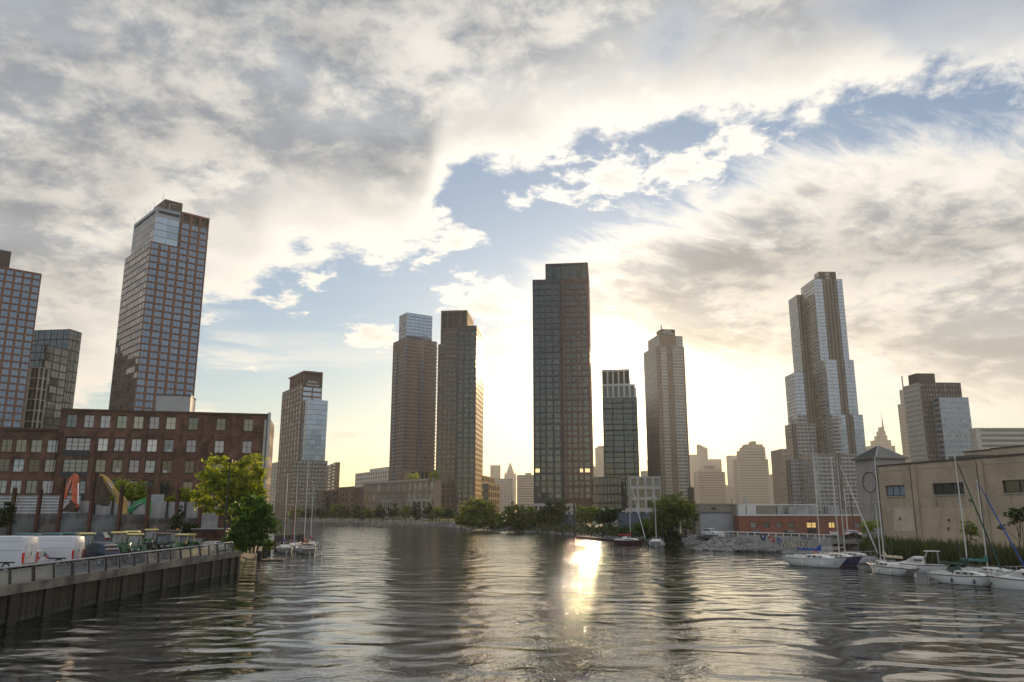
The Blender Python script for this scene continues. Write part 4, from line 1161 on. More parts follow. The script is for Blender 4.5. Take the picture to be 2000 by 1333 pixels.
for (u, Yv, rz, lab, kw) in (
    (166, 86, -50, 'green tractor with cream roof beside the white cargo van, leftmost of the tractors', {}),
    (230, 90, -60, 'green tractor with cream roof behind the rounded dark machine', {}),
    (262, 83.5, -62, 'green tractor with cream roof nearest the railing in the middle of the row', {}),
    (254, 94, -75, 'green tractor half hidden behind the middle tractor by the railing', {}),
    (294, 103, -70, 'green tractor with high cream roof at the back against the rusty wall', {'beacon': True}),
    (358, 92, -100, 'green tractor with open yellow cab frame, rightmost of the tractors', {'frame': M_yel, 'cabh': 2.3}),
    (318, 92, -62, 'small black tractor with brown roof between the green tractors', {'paint': M_cblk, 'roof': M_brn, 'frame': M_cblk, 'rim': M_rim, 'cabh': 2.4}),
    (338, 97, -70, 'black tractor with row of roof lamps and orange beacon', {'paint': M_cblk, 'roof': M_cblk, 'frame': M_csil, 'rim': M_rim, 'beacon': True})):
    o = tractor(lab, (ground_u(u, Yv, 4), Yv, YZ), R(rz), **kw); o.scale = (1.12,) * 3
for (u, Yv, rz, p, kd, lab) in ((200, 100, 175, M_cblk, 'suv', 'black car behind the leftmost green tractor'), (378, 101, 80, M_cblk, 'car', 'black car beyond the yellow framed tractor, nearest the railing'), (392, 108, 95, M_navy, 'suv', 'navy car beside the rusty container'), (305, 112, 185, M_cblk, 'suv', 'black car behind the black tractors under the rusty wall'), (418, 104, 85, M_csil, 'car', 'silver car at the right end of the yard under the tree')):
    car('parked_car', lab, 'car', (ground_u(u, Yv, 4), Yv, YZ), R(rz), p, kd, 'cars parked among the tractors')
# rounded dark machine by the railing
t = thing('compact_loader', 'dark rounded machine hood with white slatted grille by the railing', 'loader', (ground_u(200, 79.5, 4), 79.5, YZ), R(-28)); t.scale = (1.12,) * 3
prof = [(-1.5, .5), (1.2, .5), (1.5, .8), (1.42, 1.25), (1.0, 1.72), (.4, 1.98), (-.5, 2.02), (-1.2, 1.75), (-1.55, 1.2)]
profile_body(prof, 1.5, M_navy, .05, 1.0, .14).build('body', t, True)
for s in (-1, 1):
    mb = MB(); mb.poly([(-1.0, s * .73, 1.3), (.55, s * .73, 1.3), (.3, s * .72, 1.85), (-.5, s * .72, 1.88)], M_vglass); mb.build('side_window', t)
    for x in (-.95, .9): add_wheel(t, x, s * .72, .42, .42, .3)
for i in range(4):
    a = .15 + i * .22; mb = MB()
    px_, pz_ = 1.02 + .38 * (i * .30), 1.72 - .42 * (i * .36)
    mb.obox(Vector((px_ + .04, 0, pz_)), (.06, 1.2, .13), M_white if i % 2 == 0 else M_redbr, ry=R(-50 + 12 * i) * -1); mb.build('grille_slat', t)

# ------------------------------------------------------------------ steel wall, posts, corrugated fences, excavators
t = thing('steel_plate_wall', 'tall wall of stained and rusty steel plates between steel posts behind the tractors', 'wall', (0, 125, YZ))
WU = [-36, 21, 72, 115, 175, 232, 286, 343, 389]
WX = [ground_u(u, 125, 6) for u in WU]
ptop = [953, 953, 955, 934, 922, 948, 950, 956, 990]
ztop = zat(1003, 125) - YZ
pl_cache = {}
for i in range(len(WX) - 1):
    a, e = WX[i] + .26, WX[i + 1] - .26
    rusty = i in (2, 5, 6) or i == 7
    for (za, zb_) in ((0, ztop * .5 - .02), (ztop * .5 + .02, ztop + random.uniform(-.25, .1) - (.5 if i > 5 else 0))):
        mb = MB(); mb.box(0, e - a, -.05, .05, za, zb_, M_rplate if rusty else M_plate); mb.build('plate', t, loc=(a, random.uniform(-.04, .04), 0))
mb = MB(); mb.beam((WX[0], -.3, ztop * .36), (WX[-1], -.3, ztop * .36), .06, .05, M_pile); mb.build('cable', t)
for x, v in zip(WX, ptop):
    mb = MB(); h_ = zat(v, 125) - YZ
    mb.box(-.24, .24, -.24, -.20, 0, h_, M_rust); mb.box(-.24, .24, .20, .24, 0, h_, M_rust); mb.box(-.03, .03, -.20, .20, 0, h_, M_rust)
    mb.build('post', t, loc=(x, -.05, 0))

def corrugated(L, H, vertical, mat, pitch=.28, amp=.05):
    mb = MB(); rows = []
    n = int((L if vertical else H) / (pitch / 2))
    for k in range(n + 1):
        d = amp * (1 if k % 2 else -1)
        rows.append([(k * pitch / 2, d, 0), (k * pitch / 2, d, H)] if vertical else [(0, d, k * pitch / 2), (L, d, k * pitch / 2)])
    for k in range(n): mb.poly([rows[k][0], rows[k + 1][0], rows[k + 1][1], rows[k][1]] if vertical else [rows[k][0], rows[k][1], rows[k + 1][1], rows[k + 1][0]], mat)
    return mb
t = thing('corrugated_fence', 'pale corrugated sheet fence with horizontal ribs at the left edge', 'fence', (0, 148, 2.0))
xa = [ground_u(u, 148, 10) for u in (-40, 35, 78, 120, 158)]
for i in range(4):
    corrugated(xa[i + 1] - xa[i] - .1, zat(965, 148) - 2, False, M_corr, .55, .06).build('sheet', t, loc=(xa[i], random.uniform(-.05, .05), 0))
t = thing('corrugated_fence', 'grey corrugated sheet fence with vertical ribs and dark posts behind the excavators', 'fence', (0, 150, 2.0))
ua = [152, 186, 221, 258, 292, 328, 363, 391, 430]
xa = [ground_u(u, 150, 9) for u in ua]
for i in range(8):
    corrugated(xa[i + 1] - xa[i] - .08, zat(979 + i * .3, 150) - 2, True, M_corr, .42, .05).build('sheet', t, loc=(xa[i], 0, 0))
    mb = MB(); mb.box(-.16, .16, -.3, -.1, 0, zat(978, 150) - 2, M_pile); mb.build('post', t, loc=(xa[i], 0, 0))
mb = MB(); mb.box(0, 2.8, 0, .1, 0, 1.9, M_grey); 
o = tag(mb.build('sign_board', None), 'pale blank board above the corrugated fence behind the green excavator', 'board'); o.location = at(290, 986, 151.5)

M_exo = material('excavator_orange', (0.50, 0.10, 0.045), 0.45, 0.25, 0.8)
M_exy = material('excavator_yellow', (0.38, 0.25, 0.07), 0.5, 0.35, 0.6)
M_exg = material('excavator_green', (0.03, 0.22, 0.08), 0.45, 0.2, 0.8)
M_mud = material('muddy_steel', (0.07, 0.05, 0.038), 0.8, 0.5, 1.5)
M_chrome = material('hydraulic_chrome', (0.6, 0.6, 0.62), 0.2, metal=0.9)
def arm_plate(mb, pts, y0, y1, mat):
    mb.loft([[(x, y0, z) for x, z in pts], [(x, y1, z) for x, z in pts]], mat)
def excavator(label, paint, u0, Yv, boom, stick, cyl, bucket, bcol, text=None, flip=1):
    """arm outlines are given in pixel columns/rows read at distance Yv and turned into metres there"""
    P0 = at(u0, 1010, Yv); base = (P0.x, Yv, 2.0)
    t = thing('excavator', label, 'excavator', base)
    L = lambda uv: (lambda p: (p.x - P0.x, p.z - 2.0))(at(uv[0], uv[1], Yv))
    # carriage behind the wall
    mb = MB()
    for s in (-1, 1):
        tr = [(-2.2, .1), (-1.9, 0), (1.9, 0), (2.2, .3), (2.2, .7), (1.9, .95), (-1.9, .95), (-2.2, .7)]
        mb.loft([[(x, s * 1.1 - .3, z) for x, z in tr], [(x, s * 1.1 + .3, z) for x, z in tr]], M_mud)
    mb.build('tracks', t)
    mb = MB(); mb.box(-2.4, 1.4, -1.35, 1.35, 1.05, 2.2, paint); mb.build('body', t)
    mb = MB(); mb.box(.1, 1.5, -1.35, -.3, 2.2, 3.7, paint); mb.box(.2, 1.52, -1.37, -.4, 2.7, 3.5, M_vglass); mb.build('cab', t)
    if boom:
        mb = MB(); arm_plate(mb, [L(p) for p in boom], -.3, .3, paint); o = mb.build('boom', t)
    if stick:
        mb = MB(); arm_plate(mb, [L(p) for p in stick], -.22, .22, paint); mb.build('stick', t)
    for (a, c, r) in cyl:
        pa, pc_ = L(a), L(c); mb = MB(); mid = ((pa[0] + pc_[0]) / 2, (pa[1] + pc_[1]) / 2)
        mb.tube([(pa[0], -.38, pa[1]), (mid[0], -.38, mid[1])], r, paint, 8); mb.tube([(mid[0], -.38, mid[1]), (pc_[0], -.38, pc_[1])], r * .6, M_chrome, 8)
        mb.build('hydraulic_cylinder', t, True)
    if bucket:
        mb = MB(); arm_plate(mb, [L(p) for p in bucket], -.75, .75, bcol)
        mb.build('bucket', t)
    return t, L
t, L = excavator('orange excavator arm folded above the steel wall', M_exo, 160, 136,
    [(145, 925), (152, 929), (153, 945), (152, 992), (147, 995), (141, 985), (142, 940)],
    [(145, 925), (142, 940), (128, 975), (120, 967), (131, 947), (138, 933)],
    [((129, 975), (141, 938), .16)], [(141, 977), (149, 985), (152, 992), (147, 1001), (138, 1001), (132, 999), (124, 1000), (126, 992), (133, 984)], M_mud)
mb = MB(); a_, c_ = L((152, 944)), L((151, 985)); mb.tube([(a_[0] + .25, -.3, a_[1]), (c_[0] + .25, -.3, c_[1])], .11, M_chrome, 8); mb.build('hydraulic_cylinder', t)
mb = MB(); arm_plate(mb, [L(p) for p in ((126, 990), (139, 978), (141, 982), (130, 993), (125, 999))], -.82, -.76, M_conc); mb.build('bucket_cheek', t)
t, L = excavator('yellow excavator with big dark bucket hanging above the steel wall', M_exy, 244, 138,
    [(203, 930), (209, 931), (230, 962), (240, 968), (247, 978), (251, 1006), (232, 1006), (231, 986), (224, 971), (208, 950), (200, 938)],
    [(196, 926), (204, 928), (209, 946), (205, 958), (195, 950)], [((203, 929), (222, 955), .15)],
    [(189, 932), (200, 930), (207, 946), (212, 986), (206, 989), (188, 984), (186, 950)], M_mud)
la = L((219, 962)); o = lettering('KOMATSU', .75, M_navy, t, Vector((la[0], -.33, la[1])), Vector((1, 0, 0)), ext=.01)
dirv = Vector((L((226, 972))[0] - L((212, 950))[0], L((226, 972))[1] - L((212, 950))[1]))
o.rotation_euler = (R(90), math.atan2(-dirv.y, dirv.x) * 1.0, 0)
t, L = excavator('green excavator arm rising behind the steel wall', M_exg, 288, 138,
    [(251, 995), (268, 979), (284, 972), (293, 974), (295, 982), (294, 1006), (286, 1006), (284, 984), (270, 989), (257, 1001), (250, 1003)],
    None, [((252, 998), (280, 981), .12)], None, M_mud)

# ------------------------------------------------------------------ brick warehouse
Y = 172
b = Building('brick_warehouse', 'old red brown brick warehouse with four rows of windows behind the yard', 'building', at(525, 812, Y).x, Y, 2.0)
k = Block(525, 812, Y, -13.5, 120, 536, 2.0)
zT = k.z1
def sx(u, v):
    """distance along the front from the left end, for what is seen at (u, v)"""
    s_ = 30.0
    for _ in range(6):
        p_ = k.C + k.dL * s_; z_ = zat(v, p_.y); s_ = reach(k.C, k.dL, u, z_)
    return s_, z_
SWH = Style(G_ware, M_wsteel, 2, 2, 0.07, 0.28)
W = k.wL
rows_uv = [([139, 173, 205, 237.5, 270, 301, 333.6, 377, 431.6, 485.5], 827), ([200.8, 233.6, 266.5, 298, 330, 374, 428, 483], 871), ([196, 230, 263, 295, 327, 371.5, 425, 480], 912), ([192, 226, 260, 291, 322, 368, 423, 478], 953)]
fh = 0
zc_ = []
for us, v in rows_uv: zc_.append(sx(334 if v < 850 else 330, v + (0 if v < 850 else 0))[1])
ww, wh = 1.95, 2.65
bands = [zT] + [(zc_[i] + zc_[i + 1]) / 2 for i in range(3)] + [zc_[3] - (zc_[2] - zc_[3]) / 2]
sxs = [W - sx(u, 827)[0] for u in rows_uv[0][0]]
bay0, bay1 = W - sx(124, 871)[0], W - sx(178, 871)[0]
Ltop = k.L
for i in range(4):
    if i == 0: xs = [(s_ - ww / 2, s_ + ww / 2) for s_ in sxs]
    else: xs = [(bay0 + .3, bay1 - .2)] + [(s_ - ww / 2, s_ + ww / 2) for s_ in sxs[2:]]
    b.facade(k.L, -k.dL, W, bands[i + 1], bands[i], xs, [(zc_[i] - wh / 2, zc_[i] + wh / 2)] , M_brick, SWH)
b.facade(k.L, -k.dL, W, 2.0, bands[4], [(s_ - ww / 2, s_ + ww / 2) for s_ in sxs[2:]], [(bands[4] - 3.6, bands[4] - 1.0)], M_brick2, SWH)
zs = [(zz_ - wh / 2, zz_ + wh / 2) for zz_ in reversed(zc_)]
k.right(b, bays(k.wR, 9, .35), zs, M_brick, SWH)
k.back(b, M_brick2, M_dkbrn)
b.wins = [(p_, f_, a_, h_, Style(G_ware, M_wsteel, 4, 3, 0.10, 0.28)) if a_ > 4 else (p_, f_, a_, h_, s_) for (p_, f_, a_, h_, s_) in b.wins]
# lower wing running out of the picture
xl0 = W - sx(120, 842)[0]
Pw = k.L - k.dR * .9
zw = at(119, 841, Pw.y).z
wl = abs(reach(Pw, k.dL, -60, zw))
Lw = Pw + k.dL * wl
cols = []
for u in (-46, -17, 12.5, 41, 71, 102):
    s_ = reach(Pw, k.dL, u, zat(870, Pw.y)); cols.append(wl - s_)
zr3 = [zat(v, Pw.y - 2) for v in (870.5, 909, 951)]
bnd = [zw, (zr3[0] + zr3[1]) / 2, (zr3[1] + zr3[2]) / 2, 2.0]
for i in range(3):
    b.facade(Lw, -k.dL, wl, bnd[i + 1], bnd[i], [(s_ - 1.0, s_ + 1.0) for s_ in cols], [(zr3[i] - 1.3, zr3[i] + 1.3)], M_brick, SWH)
bkw = k.dR * 20
b.cap([Lw, Pw, Pw + bkw, Lw + bkw], zw, M_dkbrn)
b.quads([(Pw.x, Pw.y, 2), ((k.L).x, k.L.y, 2), (k.L.x, k.L.y, zw), (Pw.x, Pw.y, zw)], M_brick)
b.quads([(k.L.x, k.L.y, zw), (k.L.x, k.L.y, zT), ((k.L + bkw).x, (k.L + bkw).y, zT), ((k.L + bkw).x, (k.L + bkw).y, zw)], M_brick)
root = b.finish(300)
fr = -k.dL; fn = Vector((fr.y, -fr.x, 0)); ang = math.atan2(fr.y, fr.x)
def on_front(s_, z_, out=0.0, P=None): 
    p_ = (P or k.L) + fr * s_ + fn * out; return Vector((p_.x, p_.y, z_)) - b.o
# pilasters, parapet, sills
mids = [(sxs[i] + sxs[i + 1]) / 2 for i in range(2, 9)]
for s_ in [bay0 - .6, bay1 + .35] + mids[:5] + [mids[5] - 1.2, mids[5] + 1.2, mids[6] - 1.2, mids[6] + 1.2, W - .5]:
    mb = MB(); mb.box(-.42, .42, -.14, .0, 0, bands[1] + (.6 if s_ < sxs[6] + 1 else 3.6) - 2.0, M_brick); mb.build('pilaster', root, loc=on_front(s_, 2.0, .003), rz=ang)
mb = MB(); mb.box(0, W + .2, -.25, .3, 0, .45, M_brick2); mb.build('parapet', root, loc=on_front(-.1, zT - .1), rz=ang)
mb = MB(); mb.box(0, wl, -.25, .3, 0, .5, M_brick2); mb.build('parapet', root, loc=on_front(0, zw - .1, 0, Lw), rz=ang)
for i in range(1, 4):
    mb = MB(); mb.box(sxs[7] - 3, W, -.06, .0, 0, .14, M_brick2); mb.build('string_course', root, loc=on_front(0, bands[i] - .4, .004), rz=ang)
sm = MB(); sm.box(-ww / 2 - .12, ww / 2 + .12, -.12, .0, -.16, 0, M_brick2); sme = sm.mesh('sill')
lm = MB(); lm.prism([(0, 0), (0, 0), (0, 0)], 0, 0, M_brick2)
am = MB(); n_ = 6
arc = [(-ww / 2 - .1 + (ww + .2) * i / n_, .10 + .22 * math.sin(math.pi * i / n_)) for i in range(n_ + 1)]
am.loft([[(x, -.07, z) for x, z in [(-ww / 2 - .1, .0)] + arc + [(ww / 2 + .1, .0)]], [(x, .0, z) for x, z in [(-ww / 2 - .1, .0)] + arc + [(ww / 2 + .1, .0)]]], M_brick2)
ame = am.mesh('lintel')
for i in range(4):
    for j, s_ in enumerate(sxs):
        if i > 0 and j < 2: continue
        link('sill', sme, root, on_front(s_, zc_[i] - wh / 2, .003), ang); link('lintel', ame, root, on_front(s_, zc_[i] + wh / 2, .003), ang)
for i in range(2):
    for s_ in cols: link('sill', sme, root, on_front(s_, zr3[i] - 1.3, .003, Lw), ang)
# dark steel glazed bay
for i in range(1, 4):
    mb = MB(); mb.box(bay0, bay1, -.10, 0, bands[i + 1] - 2 - .2, zc_[i] - wh / 2 - 2 - .02, M_black); mb.build('steel_panel', root, loc=on_front(0, 2.0, .006), rz=ang)
mb = MB(); mb.box(bay0, bay1, -.5, 0, zc_[1] + wh / 2 - 2 + .1, zc_[1] + wh / 2 - 2 + .35, M_black)
mb.build('steel_canopy', root, loc=on_front(0, 2.0, .006), rz=ang)
# window air conditioners
acm = MB(); acm.box(-.34, .34, -.42, .02, 0, .5, M_steelw); acm.box(-.26, .26, -.435, -.42, .08, .42, M_grey); ace = acm.mesh('air_conditioner')
for (i, j, d) in ((1, 3, -.5), (1, 6, .25), (1, 8, -.4), (2, 3, .35), (2, 6, -.2), (2, 5, .3)):
    link('air_conditioner', ace, root, on_front(sxs[j] + d, zc_[i] - wh / 2 + .05, -.1), ang)
link('air_conditioner', ace, root, on_front(cols[3] + .3, zr3[1] - 1.25, -.1, Lw), ang)
# flues at the right corner, rooftop bulkhead
for (u, va, r, mt) in ((520.5, 815, .28, M_conc), (524.2, 812, .34, M_rail)):
    s_ = W - sx(u, 850)[0]; mb = MB(); mb.tube([(0, 0, 0), (0, 0, zT - 2 - (1 if u < 522 else -.6))], r, mt, 8); mb.build('flue_pipe', root, True, loc=on_front(W + (.15 if u > 522 else -.55), 2.0, .4))
for (u0_, u1_, v0_) in ((305, 371, 772),):
    Pb = k.L + k.dR * 9; sa = reach(Pb, -k.dL, u0_, zat(790, Pb.y)); sb = reach(Pb, -k.dL, u1_, zat(790, Pb.y))
    zb_ = zat(v0_, (Pb - k.dL * sa).y); mb = MB(); mb.box(0, sb - sa, 0, 7, 0, zb_ - zT + .3, M_grey); mb.box(-.1, sb - sa + .1, -.1, 7.1, zb_ - zT + .3, zb_ - zT + .6, M_dkbrn)
    q_ = Pb - k.dL * sa - b.o; mb.build('roof_bulkhead', root, loc=(q_.x, q_.y, zT - .3 - 2), rz=ang)

# street lamp in front of the big tree
M_lpole = material('lamp_pole', (0.012, 0.012, 0.013), 0.5)
p_ = gp(437, 1048, YZ); Yl = 108
t = thing('street_lamp', 'tall dark lamp post in front of the round leafy tree', 'street lamp', (ground_u(441, Yl, 7), Yl, YZ))
h_ = zat(902, Yl) - YZ
mb = MB(); mb.tube([(0, 0, 0), (0, 0, h_)], [.15, .09], M_lpole, 8); mb.build('pole', t, True)
mb = MB(); mb.obox(Vector((-.05, 0, h_ + .1)), (.75, .4, .42), M_lpole); mb.build('lamp_head', t)
# low sheds and clutter behind the railing under the trees
t = thing('storage_container', 'rusty orange brown container half hidden under the round tree', 'container', (ground_u(412, 122, 4) , 122, YZ), R(8))
mb = MB(); mb.box(-2.6, 2.6, -1.2, 1.2, .1, 2.5, M_rust); mb.build('body', t)
mb = MB(); mb.box(-2.7, 2.7, -1.3, 1.3, 2.5, 2.62, M_corr); mb.build('roof', t)
corrugated(5.0, 2.2, True, M_rust, .36, .05).build('side_panel', t, loc=(-2.5, -1.27, .2))
# ------------------------------------------------------------------ right bank buildings
def brick_mat(name, c1, c2, mortar, scale=1.0, rough=.9, var=.18):
    m = bpy.data.materials.new(name); m.use_nodes = True
    q = NT(m.node_tree); b = q.n['Principled BSDF']; b.inputs['Roughness'].default_value = rough
    t = q.n.new('ShaderNodeTexCoord'); sx_, sy_, sz_ = q.sep(t.outputs['Object'])
    vec = q.comb(q.math('ADD', sx_, q.math('MULTIPLY', sy_, 1.0)), sz_, 0.0)
    br = q.n.new('ShaderNodeTexBrick'); q.l.new(vec, br.inputs['Vector'])
    for k_, v_ in (('Scale', scale), ('Mortar Size', .012), ('Brick Width', .42), ('Row Height', .14), ('Bias', 0.0)): br.inputs[k_].default_value = v_
    br.inputs['Color1'].default_value = (*c1, 1); br.inputs['Color2'].default_value = (*c2, 1); br.inputs['Mortar'].default_value = (*mortar, 1)
    n = q.noise(t.outputs['Object'], .25, 5.0, .6)
    f = q.step(n, .3, .7, 1 - var, 1 + var * .5)
    q.l.new(q.mix(1.0, br.outputs['Color'], q.comb(f, f, f), 'MULTIPLY'), b.inputs['Base Color'])
    return m
M_tanb = brick_mat('tan_brick_wall', (0.47, 0.375, 0.28), (0.415, 0.33, 0.245), (0.33, 0.265, 0.195))
M_gryb = brick_mat('grey_brick_wall', (0.36, 0.33, 0.31), (0.31, 0.285, 0.27), (0.26, 0.24, 0.225))
M_redb = brick_mat('red_brick_wall', (0.26, 0.10, 0.06), (0.22, 0.08, 0.05), (0.2, 0.12, 0.09))
M_patch = material('cream_wall_paint', (0.52, 0.45, 0.35), 0.85, 0.12, 0.4)
M_patch2 = material('beige_wall_paint', (0.47, 0.37, 0.26), 0.85, 0.12, 0.3)
M_roofm = material('grey_metal_roof', (0.10, 0.105, 0.105), 0.45, 0.15, 0.5, metal=.3)
M_door = material('roller_door_grey', (0.33, 0.34, 0.36), 0.6, 0.08, 0.4)
M_putty = material('putty_render', (0.22, 0.20, 0.17), 0.85, 0.15, 0.3)
G_office = glass('office_glass', (0.012, 0.014, 0.016), (0.10, 0.12, 0.14), ior=1.6, wob=0.01)
G_blind = glass('blind_glass', (0.22, 0.27, 0.32), (0.35, 0.40, 0.44), ior=1.5, wob=0.01)
def lit(name, col, st):
    m = bpy.data.materials.new(name); m.use_nodes = True; b = m.node_tree.nodes['Principled BSDF']
    b.inputs['Base Color'].default_value = (*col, 1); b.inputs['Emission Color'].default_value = (*col, 1); b.inputs['Emission Strength'].default_value = st
    return m
M_litw = lit('lamp_lit_window', (0.95, 0.62, 0.22), 0.5)

# --- tan brick building
Y = 150
P0 = at(1711, 911, Y); zR = P0.z
az = R(167.4); r = Vector((math.sin(az), math.cos(az), 0)); n = Vector((r.y, -r.x, 0))
b = Building('brick_building', 'long tan brick building with small hip roofed end above the reeds', 'building', P0.x, Y, 1.8)
def rs(u, z): return reach(Vector((P0.x, P0.y, 0)), r, u, z)
def wz(u, v):
    s_ = 10
    for _ in range(8):
        z_ = zat(v, P0.y + r.y * s_); s_ = rs(u, z_)
    return s_, z_
LEN = 62.0
w1a, w1t = wz(1728.5, 950); w1b, w1z = wz(1768.4, 969.5)
w2a, w2t = wz(1820, 944.5); w2b, w2z = wz(1884, 966)
w3a, w3t = wz(1956, 938.5); w3z = wz(1958, 962)[1]
zt_ = (w1t + w2t + w3t) / 3; zb_ = (w1z + w2z + w3z) / 3
xs = [(w1a, w1b), (w2a, w2b), (w3a, w3a + (w2b - w2a) * 1.25), (w3a + (w2b - w2a) * 1.25 + 6, w3a + (w2b - w2a) * 1.25 + 13)]
St = Style(G_office, M_black, 3, 1, 0.12, 0.35)
b.facade(P0, r, LEN, 1.8, zR, xs, [(zb_, zt_)], M_tanb, St)
bk = -n * 26
e1 = Vector((P0.x, P0.y, 0)); e2 = e1 + r * LEN
for p_, q_ in ((e2, e2 + bk), (e2 + bk, e1 + bk), (e1 + bk, e1)):
    b.quads([(p_.x, p_.y, 1.8), (q_.x, q_.y, 1.8), (q_.x, q_.y, zR), (p_.x, p_.y, zR)], M_tanb)
b.cap([e1, e2, e2 + bk, e1 + bk], zR - .5, M_roofm)
b.wins[0] = (*b.wins[0][:4], Style(G_blind, M_black, 3, 1, 0.16, 0.35))
b.wins[1] = (*b.wins[1][:4], Style(G_office, M_black, 4, 1, 0.16, 0.35))
root = b.finish(10)
ang = math.atan2(r.y, r.x)
def on(s_, z_, out=0.0): 
    p_ = e1 + r * s_ + n * out; return Vector((p_.x, p_.y, z_)) - b.o
H = zR - 1.8
for (ua, ub, v_) in ((1785.5, 1794, 960), (1917, 1926, 955)):
    sa, sb = wz(ua, v_)[0], wz(ub, v_)[0]
    mb = MB(); mb.box(0, sb - sa, -.32, 0, 0, H - .35, M_tanb); mb.build('pilaster', root, loc=on(sa, 1.8, .003), rz=ang)
mb = MB(); mb.box(0, LEN, -.14, .3, 0, .28, M_dkbrn); mb.build('coping', root, loc=on(0, zR - .12), rz=ang)
for (a_, c_) in xs[:3]:
    mb = MB(); mb.box(-.1, c_ - a_ + .1, -.16, 0, -.16, 0, M_conc); mb.build('sill', root, loc=on(a_, zb_, .003), rz=ang)
pa, pz1 = wz(1744, 992); pb, pz0 = wz(1787, 1038)
mb = MB(); mb.box(0, pb - pa, -.02, 0, 0, pz1 - pz0, M_patch); mb.build('paint_patch', root, loc=on(pa, pz0, .004), rz=ang)
pa, pz1 = wz(1797, 992); pb = wz(1916, 992)[0]
mb = MB(); mb.box(0, pb - pa, -.02, 0, 0, pz1 - 1.8, M_patch2); mb.build('paint_patch', root, loc=on(pa, 1.8, .004), rz=ang)
pa, pz1 = wz(1928, 1008)
mb = MB(); mb.box(0, LEN - pa, -.02, 0, 0, pz1 - 1.8, M_patch2); mb.build('paint_patch', root, loc=on(pa, 1.8, .004), rz=ang)
for (u, v, du) in ((1830, 990, .05),):
    s_, z_ = wz(u, v); mb = MB(); mb.tube([(0, -.05, 0), (0, -.05, -1.1)], .04, M_dkbrn, 5); mb.build('drain_spout', root, loc=on(s_, z_ + 1.2), rz=ang)
s_, z_ = wz(1854.5, 1016); mb = MB(); mb.obox(Vector((0, -.15, 0)), (.3, .3, .3), M_dkbrn); mb.build('wall_lamp', root, loc=on(s_, z_), rz=ang)
# small fittings: joints, gutter, tubes for pilaster shade, vents, stains
M_stain = material('water_stain', (0.36, 0.27, 0.18), 0.9, 0.3, 1.5, stretch=(3, 3, .4))
mb = MB(); mb.box(0, LEN, -.05, 0, 0, .10, M_tanb); mb.build('string_course', root, loc=on(0, zR - 1.1, .003), rz=ang)
for s_ in (wz(1784, 960)[0] - .15, wz(1915.5, 955)[0] - .15):
    mb = MB(); mb.tube([(0, -.12, 0), (0, -.12, H - .5)], .075, M_dkbrn, 6); mb.build('pipe_or_shade_line', root, loc=on(s_, 1.8), rz=ang)  # dark tubes added to draw the shade line beside each pilaster
for s_, z_ in ((5.2, 6.5), (16.6, 5.0), (22.0, 9.6), (29.0, 6.0)):
    mb = MB(); mb.obox(Vector((0, -.06, 0)), (.5, .12, .5), M_roofm); mb.build('wall_vent', root, loc=on(s_, z_), rz=ang)
for (a_, c_) in xs[:3]:
    for f_ in (.15, .62, .9):
        x_ = a_ + (c_ - a_) * f_; hh_ = random.uniform(1.2, 3.2); wd_ = random.uniform(.12, .3)
        mb = MB(); mb.poly([(-wd_, 0, 0), (wd_, 0, 0), (wd_ * .4, 0, -hh_), (-wd_ * .5, 0, -hh_ * .9)][::-1], M_stain); mb.build('stain', root, loc=on(x_, zb_ - .17, .006), rz=ang)
# roof boxes
for (ua, ub, va, back) in ((1884, 1937, 879.5, 9), (1937, 2030, 869.5, 7)):
    Pb = e1 - n * back
    sa = reach(Pb, r, ua, zR + 1); sb = reach(Pb, r, ub, zR + 1); zt2 = zat(va, (Pb + r * sb).y)
    mb = MB(); mb.box(0, sb - sa, 0, 6, 0, zt2 - zR + .5, M_tanb); mb.box(-.1, sb - sa + .1, -.1, 6.1, zt2 - zR + .5, zt2 - zR + .7, M_dkbrn)
    p_ = Pb + r * sa; mb.build('roof_box', root, loc=Vector((p_.x, p_.y, zR - .5)) - b.o, rz=ang)
Pb = e1 - n * 2; sa = reach(Pb, r, 1853, zR + .8); sb = reach(Pb, r, 1902, zR + .8)
mb = MB(); mb.box(0, sb - sa, 0, 4, .9, 1.25, M_roofm); 
for x_ in (.3, sb - sa - .3): mb.box(x_ - .1, x_ + .1, .2, .4, 0, .9, M_roofm)
p_ = Pb + r * sa; tag(mb.build('roof_canopy', root, loc=Vector((p_.x, p_.y, zR - .5)) - b.o, rz=ang), kind='stuff')
# end pavilion with hip roof and ring on its wall
Pt = e1 - n * .5
sa = reach(Pt, r, 1671.5, zR); ze = at(1671.5, 898, (Pt + r * sa).y).z
sb = -.35; wT = sb - sa
dT = abs(reach(Pt + r * sb, -n, 1768, zR + 1.5))
p_ = Pt + r * sa
mb = MB(); mb.box(0, wT, 0, dT, 0, ze - 1.8, M_gryb); pav = mb.build('pavilion', root, loc=Vector((p_.x, p_.y, 1.8)) - b.o, rz=ang)
ap = zat(870.5, (Pt + r * (sa + wT / 2) - n * (dT / 2)).y) - ze - 1.0
mb = MB(); o_ = .5; zz_ = ze - 1.8
mb.raw([(-o_, -o_, 0), (wT + o_, -o_, 0), (wT + o_, dT + o_, 0), (-o_, dT + o_, 0), (wT / 2, dT / 2 - .0, ap + 1.0), (-o_, -o_, -.25), (wT + o_, -o_, -.25), (wT + o_, dT + o_, -.25), (-o_, dT + o_, -.25)],
       [(0, 1, 4), (1, 2, 4), (2, 3, 4), (3, 0, 4), (5, 6, 1, 0), (6, 7, 2, 1), (7, 8, 3, 2), (8, 5, 0, 3), (8, 7, 6, 5)], M_roofm)
hip = mb.build('hip_roof', pav, loc=(0, 0, zz_))
mb = MB(); A = Vector((wT / 2, dT / 2, ap + 1.0))
